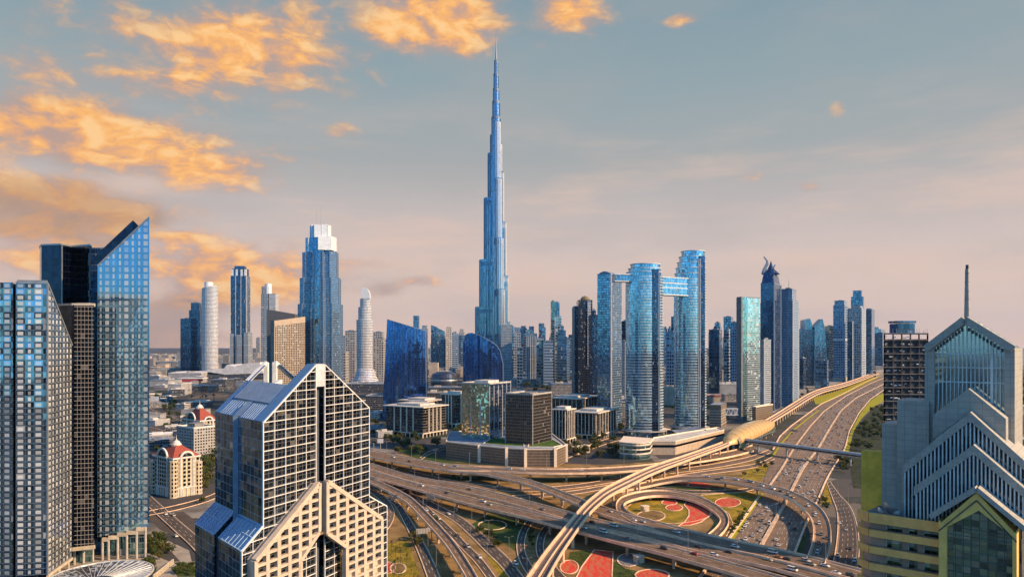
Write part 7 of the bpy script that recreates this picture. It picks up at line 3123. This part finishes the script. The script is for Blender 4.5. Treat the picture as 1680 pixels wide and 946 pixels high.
scatter([(700, 850), (712, 850), (738, 872), (730, 874)], 6, 'tree', 'bush between the two lower left ramps', 'bushes between the lower left ramps', .3, .5, seed=20, mind=2)
scatter([(905, 812), (940, 812), (930, 822), (905, 820)], 6, 'tree', 'bush in the nook left of the viaduct', 'bushes in the nook left of the viaduct', .35, .6, seed=21, mind=2)
scatter([(1290, 658), (1325, 640), (1330, 646), (1296, 668)], 14, 'tree', 'scrubby bush on the sandy lot', 'bushes on the sandy lot', .7, 1.2, seed=22, mind=4)
scatter([(1650, 690), (1690, 660), (1700, 620), (1660, 620)], 26, 'tree', 'tree among the villas right of the spire tower', 'trees among the villas', 1.5, 2.6, seed=23, mind=8)
scatter([(675, 876), (683, 884), (690, 900), (680, 898)], 3, 'tree', 'dark round tree at the lawn corner by the straight road', 'trees at the lawn corner', .8, 1.0, seed=24, mind=2)
scatter([(905, 776), (1000, 776), (1000, 783), (905, 785)], 12, 'tree', 'tree under the upper flyover', 'trees under the upper flyover', .6, .9, seed=25, mind=3)

scatter([(250, 640), (345, 690), (345, 730), (250, 700)], 40, 'tree', 'tree among the dark streets left of the lattice tower', 'trees of the left mid streets', .9, 1.5, seed=31, mind=6)
scatter([(250, 740), (345, 735), (348, 800), (332, 830), (330, 780)], 18, 'tree', 'tree round the red roofed hotels', 'trees round the hotels', .8, 1.3, seed=32, mind=5)
scatter([(610, 690), (632, 700), (690, 722), (640, 728), (608, 722)], 22, 'tree', 'tree left of the beige office block', 'trees left of the beige office block', .8, 1.3, seed=33, mind=4)
scatter([(880, 700), (935, 715), (930, 735), (905, 720)], 14, 'tree', 'tree behind the turf podium', 'trees behind the turf podium', .8, 1.2, seed=34, mind=4)
scatter([(1095, 660), (1165, 655), (1205, 690), (1170, 700), (1100, 690)], 22, 'tree', 'tree between the twin towers and car park', 'trees between twin towers and car park', .9, 1.4, seed=35, mind=6)
scatter([(700, 783), (900, 788), (1000, 786), (1000, 790), (900, 793), (760, 790)], 16, 'tree', 'low bush under the upper flyover', 'bushes under the upper flyover', .3, .6, seed=36, mind=3)
scatter([(1212, 782), (1240, 760), (1272, 758), (1250, 784)], 9, 'tree', 'bush on the yellow lawn triangle by the highway', 'bushes on the yellow lawn triangle', .35, .7, seed=37, mind=3)
scatter([(640, 900), (668, 892), (684, 940), (640, 945)], 8, 'palm', 'small palm on the olive lawn by the lattice tower', 'palms on the olive lawn', .5, .8, seed=39, mind=5)

# low ground cover on the lawns
rr = random.Random(41)
q = MB()
for poly_, cnt in (([(634, 893), (668, 884), (690, 946), (640, 948)], 160), ([(770, 862), (800, 842), (870, 856), (850, 880), (848, 905), (812, 880)], 220), (ell(1075, 836, 30, 18), 50), ([(1150, 812), (1225, 806), (1250, 808), (1205, 876), (1196, 842)], 200),
                   ([(935, 905), (960, 902), (974, 906), (944, 938)], 80), ([(1006, 918), (1046, 936), (1048, 950), (1005, 950)], 60), ([(1010, 800), (1110, 797), (1240, 806), (1150, 810), (1050, 803)], 160), ([(640, 770), (760, 790), (900, 795), (1000, 790), (1000, 800), (850, 812), (740, 800)], 320), ([(1212, 780), (1240, 758), (1275, 757), (1250, 786)], 90),
                   ([(660, 812), (720, 850), (790, 905), (700, 870)], 120), ([(690, 870), (720, 890), (745, 940), (715, 940)], 100)):
    xs_, ys_ = [p_[0] for p_ in poly_], [p_[1] for p_ in poly_]
    c_ = 0
    while c_ < cnt:
        x, y = rr.uniform(min(xs_), max(xs_)), rr.uniform(min(ys_), max(ys_))
        ins = False
        for i in range(len(poly_)):
            a, b = poly_[i], poly_[i - 1]
            if (a[1] > y) != (b[1] > y) and x < (b[0] - a[0]) * (y - a[1]) / (b[1] - a[1]) + a[0]:
                ins = not ins
        c_ += 1
        if not ins:
            continue
        p = G(x, y)
        for _ in range(5):
            o_ = p + Vector((rr.gauss(0, 1.1), rr.gauss(0, 1.1), rr.uniform(.2, .9)))
            u_ = Vector((rr.gauss(0, 1), rr.gauss(0, 1), rr.gauss(0, .5))).normalized() * rr.uniform(.2, .45)
            w_ = u_.cross(Vector((rr.gauss(0, 1), rr.gauss(0, 1), 1))).normalized() * rr.uniform(.2, .4)
            q.face([o_ - u_, o_ - w_, o_ + u_, o_ + w_], rr.choice((0, 0, 1)))
tag(q.build('ground_cover', [LEAFB, LEAF]), 'low scrubby ground cover on the interchange lawns', 'ground cover', kind='stuff')
tag(STUFF.build('distant_trees', [BARK, LEAF]), 'dark belt of far park and street trees between the buildings', 'trees', kind='stuff')

# ================================================================== cars
GLASSC = plain('car_glass', (.02, .025, .03), .12)
TYRE = plain('tyre', (.02, .02, .02), .8)


def paint_mat(nm, c):
    return plain('car_paint_' + nm, c, .28, var=.03, spec=.6)


PAINTS = {'white': paint_mat('white', (.78, .77, .74)), 'silver': paint_mat('silver', (.45, .45, .45)), 'black': paint_mat('black', (.025, .025, .028)), 'red': paint_mat('red', (.42, .03, .025)),
          'beige': paint_mat('beige', (.50, .42, .30)), 'grey': paint_mat('grey', (.16, .165, .17)), 'orange': paint_mat('orange', (.55, .2, .04))}


def car_shape(kind):
    L, W = {'saloon': (4.8, 1.85), 'suv': (4.9, 1.95), 'van': (5.6, 2.0), 'bus': (11.5, 2.5)}[kind]
    if kind == 'saloon':
        prof = [(-L / 2, .35), (-L / 2, .85), (-L / 2 + .1, .95), (-L * .32, 1.0), (L * .18, .98), (L / 2 - .15, .78), (L / 2, .62), (L / 2, .35)]
        cab = [(-L * .36, .98), (-L * .24, 1.42), (L * .04, 1.45), (L * .22, .98)]
    elif kind == 'suv':
        prof = [(-L / 2, .4), (-L / 2, 1.05), (L * .2, 1.08), (L / 2 - .1, .92), (L / 2, .75), (L / 2, .4)]
        cab = [(-L * .49, 1.04), (-L * .44, 1.74), (L * .05, 1.78), (L * .24, 1.04)]
    elif kind == 'van':
        prof = [(-L / 2, .4), (-L / 2, 1.25), (L * .36, 1.25), (L / 2, .95), (L / 2, .4)]
        cab = [(-L * .495, 1.2), (-L * .48, 2.15), (L * .25, 2.2), (L * .42, 1.2)]
    else:
        prof = [(-L / 2, .4), (-L / 2, 1.4), (L / 2, 1.4), (L / 2, .4)]
        cab = [(-L * .498, 1.35), (-L * .495, 3.1), (L * .485, 3.1), (L * .498, 1.35)]
    return L, W, prof, cab


def side_extr(mb, prof, w0, w1, m=0, mroof=None):
    """profile in x,z swept across y; upper points drawn in to w1"""
    zmin, zmax = min(p[1] for p in prof), max(p[1] for p in prof)
    wy = lambda z: (w0 + (w1 - w0) * (z - zmin) / (zmax - zmin)) / 2
    A = [Vector((x, -wy(z), z)) for x, z in prof]
    B = [Vector((x, wy(z), z)) for x, z in prof]
    n = len(prof)
    mb.face(A[::-1] if False else A, m)
    mb.face(B[::-1], m)
    for i in range(n):
        j = (i + 1) % n
        flat = abs(prof[i][1] - prof[j][1]) < .12 and prof[i][1] > zmax - .15
        mb.face([A[j], A[i], B[i], B[j]], mroof if (mroof is not None and flat) else m)


def make_car(kind, color, parts=True):
    L, W, prof, cab = car_shape(kind)
    mt = PAINTS[color]
    b = MB()
    side_extr(b, prof, W, W * .94)
    if parts:
        o = b.build('car', [mt])
        c = MB()
        side_extr(c, cab, W * .92, W * .74, 0, 1)
        c.build('cabin', [GLASSC, mt], o)
        for sx in (-.31, .31):
            for sy in (-1, 1):
                w = MB()
                w.tube((L * sx, sy * W * .5, .33), (L * sx, sy * W * .38, .33), .34, .34, 10)
                w.build('wheel', [TYRE], o)
        for sy in (-1, 1):
            hl_ = MB()
            hl_.box((L / 2 - .04, sy * W * .34, .66), (.14, .36, .14))
            hl_.build('headlight', [plain('lamp_glass', (.7, .7, .66), .2)], o)
        return o
    for i, (x, z) in enumerate(cab):
        pass
    c0 = len(b.f)
    side_extr(b, cab, W * .92, W * .74, 1, 0)
    for sx in (-.31, .31):
        for sy in (-1, 1):
            b.tube((L * sx, sy * W * .5, .33), (L * sx, sy * W * .38, .33), .34, .34, 6, 2)
    return b.build('car', [mt, GLASSC, TYRE])


CPRO = {}
ORD = {}
ORDW = ['first', 'second', 'third', 'fourth', 'fifth', 'sixth', 'seventh', 'eighth', 'ninth', 'tenth', 'eleventh', 'twelfth', 'thirteenth', 'fourteenth']


def put_car(kind, color, p, yaw, label, group, parts):
    key = (kind, color, parts)
    if key not in CPRO:
        o = make_car(kind, color, parts)
        KIDS[o.name] = [(c, []) for c in kids(o)]
        CPRO[key] = o
        o.location, o.rotation_euler = p, (0, 0, yaw)
        o['category'] = 'car' if kind != 'bus' else 'bus'
        o['label'], o['group'] = label, group
        return o
    o = copy_thing(CPRO[key], p, yaw, None, label, group)
    return o


rc = random.Random(21)


def pick():
    c = rc.choices(['white', 'silver', 'black', 'grey', 'beige', 'red'], [9, 3, 2.2, 2, 1.6, .5])[0]
    k = rc.choices(['saloon', 'suv', 'van'], [6, 3, .8])[0]
    return k, c


LASTNAME = {'saloon': 'saloon car', 'suv': 'off road car', 'van': 'van', 'bus': 'bus'}


def near_cars(spec, z, where, group, lr, flip=False):
    """cars at photo points on a road, facing along it"""
    L, Rr, C = lr
    n = {}
    for (x, y, *kc) in spec:
        p = G(x, y, z)
        i = min(range(1, len(C) - 1), key=lambda k: (C[k] - p).length)
        p.z = C[i].z + .05
        d_ = C[i + 1] - C[i - 1]
        yaw = atan2(d_.y, d_.x) + (pi if flip else 0)
        k, c = kc if kc else pick()
        n.setdefault((k, c), []).append((p, yaw))
    for (k, c), lst in n.items():
        lst.sort(key=lambda e: e[0].x / e[0].y)
        for j, (p, yaw) in enumerate(lst):
            lab = f"{c} {LASTNAME[k]} {where}" if len(lst) == 1 else f"{c} {LASTNAME[k]} {where}, {ORDW[j]} from the left"
            put_car(k, c, p, yaw, lab, group, True)


RL = ROADS
get = lambda s: RL[[k for k in RL if s in k][0]]
near_cars([(645, 750, 'suv', 'white'), (726, 763, 'saloon', 'white'), (747, 765, 'saloon', 'silver'), (835, 769.5, 'van', 'white'), (858, 771, 'saloon', 'white'), (953, 772, 'saloon', 'silver'), (672, 757, 'saloon', 'black')], 9, 'on the upper flyover', 'cars on the upper flyover', get('upper flyover passing'))
near_cars([(692, 797, 'suv', 'white'), (733, 809, 'saloon', 'black'), (793, 823, 'suv', 'white'), (803, 828, 'saloon', 'beige'), (958, 866, 'saloon', 'white'), (990, 873, 'van', 'white'), (1090, 900, 'suv', 'black'), (1140, 909, 'saloon', 'red'), (1030, 884, 'saloon', 'grey')], 8, 'on the near carriageway of the main flyover', 'cars on the near carriageway', get('near carriageway'))
near_cars([(770, 803, 'saloon', 'black'), (890, 836, 'saloon', 'grey'), (972, 857, 'saloon', 'black'), (1007, 863, 'van', 'white'), (1172, 911, 'suv', 'white'), (1196, 906, 'saloon', 'black'), (1261, 919, 'saloon', 'beige'), (1300, 935, 'van', 'white'), (1145, 897, 'saloon', 'black')], 8.2, 'on the far carriageway of the main flyover', 'cars on the far carriageway', get('far carriageway'))
near_cars([(1001, 839, 'saloon', 'beige'), (1040, 853, 'saloon', 'white'), (1054, 856, 'saloon', 'silver'), (1110, 873, 'suv', 'white'), (1206, 897, 'suv', 'white'), (1268, 906, 'van', 'white'), (1277, 914, 'saloon', 'orange'), (1292, 917, 'saloon', 'black'), (1322, 920, 'suv', 'silver'), (1331, 926, 'suv', 'beige'), (1354, 928, 'saloon', 'white'), (1372, 940, 'saloon', 'white'), (1396, 944, 'suv', 'black')], 8.6, 'on the branch flyover by the main one', 'cars on the branch flyover', get('branch flyover'))
near_cars([(1160, 781, 'saloon', 'white'), (1185, 784, 'saloon', 'silver'), (1208, 787, 'suv', 'white'), (1232, 791, 'van', 'silver'), (1250, 797, 'saloon', 'white'), (1268, 802, 'suv', 'white'), (1282, 806, 'saloon', 'grey'), (1294, 812, 'van', 'beige'), (1301, 816, 'saloon', 'beige'), (1326, 830, 'suv', 'white'), (1338, 842, 'saloon', 'white'), (1337, 846, 'saloon', 'silver'), (1344, 859, 'suv', 'white'), (1347, 877, 'suv', 'grey'), (1356, 883, 'saloon', 'black'), (1343, 891, 'saloon', 'red'), (1341, 907, 'suv', 'silver'), (1178, 786, 'saloon', 'black')], 8, 'on the curved flyover', 'cars on the curved flyover', get('curved flyover'))
near_cars([(700, 837, 'suv', 'white'), (711, 844, 'suv', 'silver'), (720, 851, 'saloon', 'white'), (750, 879, 'saloon', 'black'), (768, 897, 'suv', 'silver'), (787, 914, 'saloon', 'white')], .1, 'on the ground road beside the elevated ramp', 'cars on the lower left ground road', get('ground road with cars'))
near_cars([(736, 843, 'saloon', 'white'), (846, 925, 'suv', 'white'), (843, 929, 'saloon', 'grey')], .1, 'on the long curving slip road', 'cars on the long slip road', get('long curving slip'))
near_cars([(1378, 858, 'saloon', 'white'), (1388, 869, 'saloon', 'silver'), (1374, 912, 'suv', 'silver'), (1402, 920, 'suv', 'white'), (1378, 838, 'saloon', 'grey'), (1395, 900, 'saloon', 'black')], .1, 'on the service road below the stone tower', 'cars on the service road', get('service road on'))
near_cars([(272, 844, 'suv', 'white'), (285, 846, 'suv', 'silver'), (289, 880, 'saloon', 'white'), (262, 838, 'saloon', 'black')], .1, 'on the street by the hotel group', 'cars by the hotel group', get('street beside the hotel'))
near_cars([(690, 742, 'van', 'white'), (678, 735, 'van', 'silver'), (712, 739, 'saloon', 'white')], .1, 'parked on the street before the podium', 'cars before the podium', get('street in front of the low'))

# highway traffic
def lane_car(a, b, f, y, fwd, label, group, parts, kc=None):
    x = xat(a, y) + (xat(b, y) - xat(a, y)) * f
    y2 = y - .6
    x2 = xat(a, y2) + (xat(b, y2) - xat(a, y2)) * f
    p, p2 = G(x, y, hz), G(x2, y2, hz)
    d_ = p2 - p
    yaw = atan2(d_.y, d_.x) + (0 if fwd else pi)
    k, c = kc or pick()
    put_car(k, c, p + Vector((0, 0, .02)), yaw, label.format(f"{c} {LASTNAME[k]}"), group, parts)


taken = []


def fill(a, b, y0, y1, n, fwd, label, group, parts, seed, f0=.10, f1=.90, lanes=6, mind=9):
    rr = random.Random(seed)
    k = tries = 0
    while k < n and tries < n * 60:
        tries += 1
        y = HY + 1 / rr.uniform(1 / (y0 - HY), 1 / (y1 - HY))
        ln = rr.randrange(lanes)
        f = f0 + (f1 - f0) * (ln + .5) / lanes
        x = xat(a, y) + (xat(b, y) - xat(a, y)) * f
        p = G(x, y)
        if any((p - o).length < mind for o in taken):
            continue
        taken.append(p)
        lane_car(a, b, f, y, fwd, label, group, parts)
        k += 1


fill(HL, M2, 905, 822, 26, False, '{} on the near left highway lanes under the curved flyover', 'cars under the curved flyover', True, 1)
fill(M2, HR, 900, 850, 6, True, '{} on the shaded near right highway lanes', 'cars on the shaded near right lanes', True, 2)
fill(M1, M2, 790, 750, 20, False, '{} on the left lanes between curved flyover and footbridge', 'cars left of the median before the footbridge', True, 3, lanes=5)
fill(M2, HR, 830, 750, 24, True, '{} on the right lanes between curved flyover and footbridge', 'cars right of the median before the footbridge', True, 4)
fill(M1, M2, 738, 690, 32, False, '{} on the left lanes just beyond the footbridge', 'cars left of the median beyond the footbridge', False, 5, lanes=5, mind=8)
fill(M2, HR, 732, 690, 34, True, '{} on the right lanes just beyond the footbridge', 'cars right of the median beyond the footbridge', False, 6, mind=8)
fill(M1, M2, 690, 660, 30, False, '{} in the dense far traffic on the left lanes', 'far traffic on the left lanes', False, 7, lanes=6, mind=8)
fill(M2, HR, 690, 660, 34, True, '{} in the dense far traffic on the right lanes', 'far traffic on the right lanes', False, 8, mind=8)
fill(HL, M1, 738, 668, 18, False, '{} on the service lanes beside the metro station', 'cars on the service lanes', False, 9, lanes=4, mind=8)
# the farthest traffic, past counting: one object
rr = random.Random(33)
q = MB()
nf_ = 0
while nf_ < 330:
    y = HY + 1 / rr.uniform(1 / (662 - HY), 1 / (611 - HY))
    a_, b_ = (M1, M2) if rr.random() < .5 else (M2, HR)
    f = .1 + .8 * (rr.randrange(6) + .5) / 6
    x = xat(a_, y) + (xat(b_, y) - xat(a_, y)) * f
    x2 = xat(a_, y - .5) + (xat(b_, y - .5) - xat(a_, y - .5)) * f
    p, d_ = G(x, y, hz), G(x2, y - .5, hz) - G(x, y, hz)
    yaw = atan2(d_.y, d_.x)
    mi = rr.choices([0, 1, 2], [6, 2, 2])[0]
    q.box((p.x, p.y, p.z + .75), (4.7, 1.9, .9), yaw, mi)
    q.box((p.x, p.y, p.z + 1.4), (2.5, 1.7, .6), yaw, 3)
    nf_ += 1
tag(q.build('distant_traffic', [PAINTS['white'], PAINTS['silver'], PAINTS['black'], GLASSC]), 'uncounted tiny cars on the farthest stretch of highway', 'traffic', kind='stuff')

# ================================================================== lamps, gantries, billboards
LAMPM = plain('lamp_post_grey', (.30, .29, .28), .5, metal=.4)


def make_lamp(h, arm):
    t = thing('street_lamp', 'x', 'street lamp', (0, 0, 0))
    q = MB()
    q.tube((0, 0, 0), (0, 0, h), .17, .09, 6)
    q.build('pole', [LAMPM], t)
    for s_ in (-1, 1) if arm else ():
        q = MB()
        q.bar((0, 0, h - .1), (s_ * 2.2, 0, h + .4), .1, .1)
        q.box((s_ * 2.4, 0, h + .4), (.9, .35, .16))
        q.build('lamp_head', [LAMPM], t)
    return t


lp = make_lamp(13.0, True)
KIDS[lp.name] = [(c, []) for c in kids(lp)]
first = [True]


def lamp(p, yaw, label, group):
    if first[0]:
        first[0] = False
        lp.location, lp.rotation_euler = p, (0, 0, yaw)
        lp['label'], lp['group'] = label, group
        return
    copy_thing(lp, p, yaw, None, label, group)


for key, nm, step in (('near carriageway', 'the main flyover', 30), ('upper flyover passing', 'the upper flyover', 36), ('elevated ramp', 'the lower left ramp', 34), ('curved flyover', 'the curved flyover', 38), ('long curving slip', 'the long slip road', 36), ('service road on', 'the service road', 40), ('straight road running', 'the straight lawn side road', 36)):
    L, Rr, C = get(key)
    s_, nxt = 0.0, step * .4
    for i in range(len(C) - 1):
        ln = (C[i + 1] - C[i]).length
        if s_ + ln >= nxt:
            nxt = s_ + ln + step
            d_ = C[i + 1] - C[i]
            pos = L[i] if key != 'near carriageway' else L[i]
            if 395 < pos.y < 1000:
                lamp((pos.x, pos.y, pos.z), atan2(d_.y, d_.x) + pi / 2, f'grey double armed street lamp along {nm}', f'street lamps along {nm}')
        s_ += ln
for k, p in enumerate(yline(M2, hz, 900, 640, 22)):
    lamp((p.x, p.y, hz), .6, 'grey double armed street lamp on the highway median', 'street lamps on the highway median')
for k, p in enumerate(yline(HR, hz, 880, 650, 12)):
    lamp((p.x + 2, p.y, hz), .6, 'grey double armed street lamp at the right highway edge', 'street lamps at the right highway edge')

SIGNB = plain('road_sign_back', (.36, .33, .29), .5)


def gantry(label, a, b, zb, h=7.0, sw=8.0):
    t = thing('sign_gantry', label, 'sign gantry', (a + b) / 2)
    for p in (a, b):
        q = MB()
        q.tube((p.x, p.y, zb), (p.x, p.y, zb + h + 1), .3, .25, 8)
        q.build('post', [LAMPM], t)
    q = MB()
    for z in (h, h + 1.2):
        q.bar((a.x, a.y, zb + z), (b.x, b.y, zb + z), .25, .25)
    n = 8
    for k in range(n):
        p0, p1 = a.lerp(b, k / n), a.lerp(b, (k + 1) / n)
        q.bar((p0.x, p0.y, zb + h + (1.2 if k % 2 else 0)), (p1.x, p1.y, zb + h + (0 if k % 2 else 1.2)), .14, .14)
    q.build('beam', [LAMPM], t)
    q = MB()
    c = a.lerp(b, .42)
    d_ = (b - a).normalized()
    yaw = atan2(d_.y, d_.x)
    q.box((c.x, c.y, zb + h + .4), (sw, .3, 3.4), yaw)
    q.build('sign_board', [SIGNB], t)
    q = MB()
    for k in range(5):
        e = c + d_ * (k - 2) * sw / 5
        q.bar((e.x, e.y - .3, zb + h - 1.2), (e.x, e.y - .3, zb + h + 2), .12, .12)
    q.build('sign_ribs', [LAMPM], t)


gantry('sign gantry with grey board back over the lawn side road', G(684, 889), G(708, 887), .2, 6.5, 9)
gantry('sign gantry with grey board back over the hugging road, topmost at lower left', G(641, 828), G(668, 830), .2, 6.5, 8)
gantry('sign gantry near the pier of the main flyover', G(694, 828), G(724, 832), .2, 6.5, 8)
gantry('dark overhead sign gantry across the highway lanes beyond the footbridge', G(1295, 714), G(1316, 717), .3, 7, 12)
for lab, x, y, w_, h_, col in (('pale two legged billboard beside the dark avenue at far left', 254, 664, 16, 10, WHT), ('white hoarding at the start of the upper flyover', 624, 737, 7, 5, WHT), ('small teal hoarding left of the white one by the upper flyover', 613, 737, 6, 5, F_TEAL)):
    p = G(x, y)
    t = thing('billboard', lab, 'billboard', p)
    q = MB()
    q.tube((p.x, p.y, 0), (p.x, p.y, 8), .6)
    q.build('post', [LAMPM], t)
    q = MB()
    q.box((p.x, p.y, 8 + h_ / 2), (w_, .6, h_))
    q.build('board', [col], t)
for lab, x, y in (('small white cubic pump house inside the loop ramp', 1058, 838), ('white cubic pump house by the gravel circle under the main flyover', 1048, 922)):
    p = G(x, y)
    t = thing('pump_house', lab, 'pump house', p)
    q = MB()
    q.box((p.x, p.y, 2), (5, 4.4, 4), R(25))
    q.build('walls', [CREAMW], t)
    q = MB()
    q.box((p.x, p.y, 4.2), (5.6, 5.0, .4), R(25))
    q.build('roof', [STONEW], t)
    q = MB()
    q.box((p.x - .6, p.y - 2.4, 1.2), (1.2, .8, 2.2), R(25))
    q.build('door', [STEEL], t)
# balustrade at the bottom left
t = thing('balustrade', 'cream stone balustrade along the forecourt beside the lawn corner', 'balustrade', G(270, 935))
a, b = G(252, 950), G(284, 924)
for z in (.3, 2.6, 1.5):
    q = MB()
    q.bar((a.x, a.y, z), (b.x, b.y, z), .7, .5)
    q.build('rail', [CREAM], t)
for k in range(8):
    p = a.lerp(b, k / 7)
    q = MB()
    q.bar((p.x, p.y, 0), (p.x, p.y, 2.5), .6, .6)
    q.build('baluster_post', [CREAM], t)

# ================================================================== unseen dark blocks added behind the camera to darken the glass reflections
rr = random.Random(77)
q = MB()
for k in range(320):
    Y = -rr.uniform(160, 2900)
    x = rr.uniform(-2600, 2600)
    h = rr.uniform(14, 110) if Y < -420 else rr.uniform(10, 34)
    r_ = rr.uniform(12, 30)
    q.prism([(x - r_, Y - r_), (x + r_, Y - r_), (x + r_, Y + r_), (x - r_, Y + r_)], 0, h, rr.choice((0, 1, 2)), 3)
tag(q.build('reflection_blocks', [F_DARK, F_NAVY, F_DECO, ROOF]), 'unseen dark city blocks added behind the camera for the glass to reflect', 'city', kind='stuff')

# ================================================================== haze
HZD = 0.00002
m_, n_ = newmat('haze_air')
pv = n_.node('ShaderNodeVolumePrincipled')
pv.inputs['Color'].default_value = (.25, .52, 1.0, 1)
pv.inputs['Density'].default_value = HZD
pv.inputs['Anisotropy'].default_value = 0.2
mo = n_.node('ShaderNodeOutputMaterial')
n_.l.new(pv.outputs[0], mo.inputs['Volume'])
q = MB()
X_, Y0_, Y1_ = 18500, -6500, 18500
q.prism([(-X_, Y0_), (X_, Y0_), (X_, Y1_), (-X_, Y1_)], -1, 835, 0, 0, True)
tag(q.build('haze', [m_]), 'thin bluish haze over the whole city', kind='stuff')
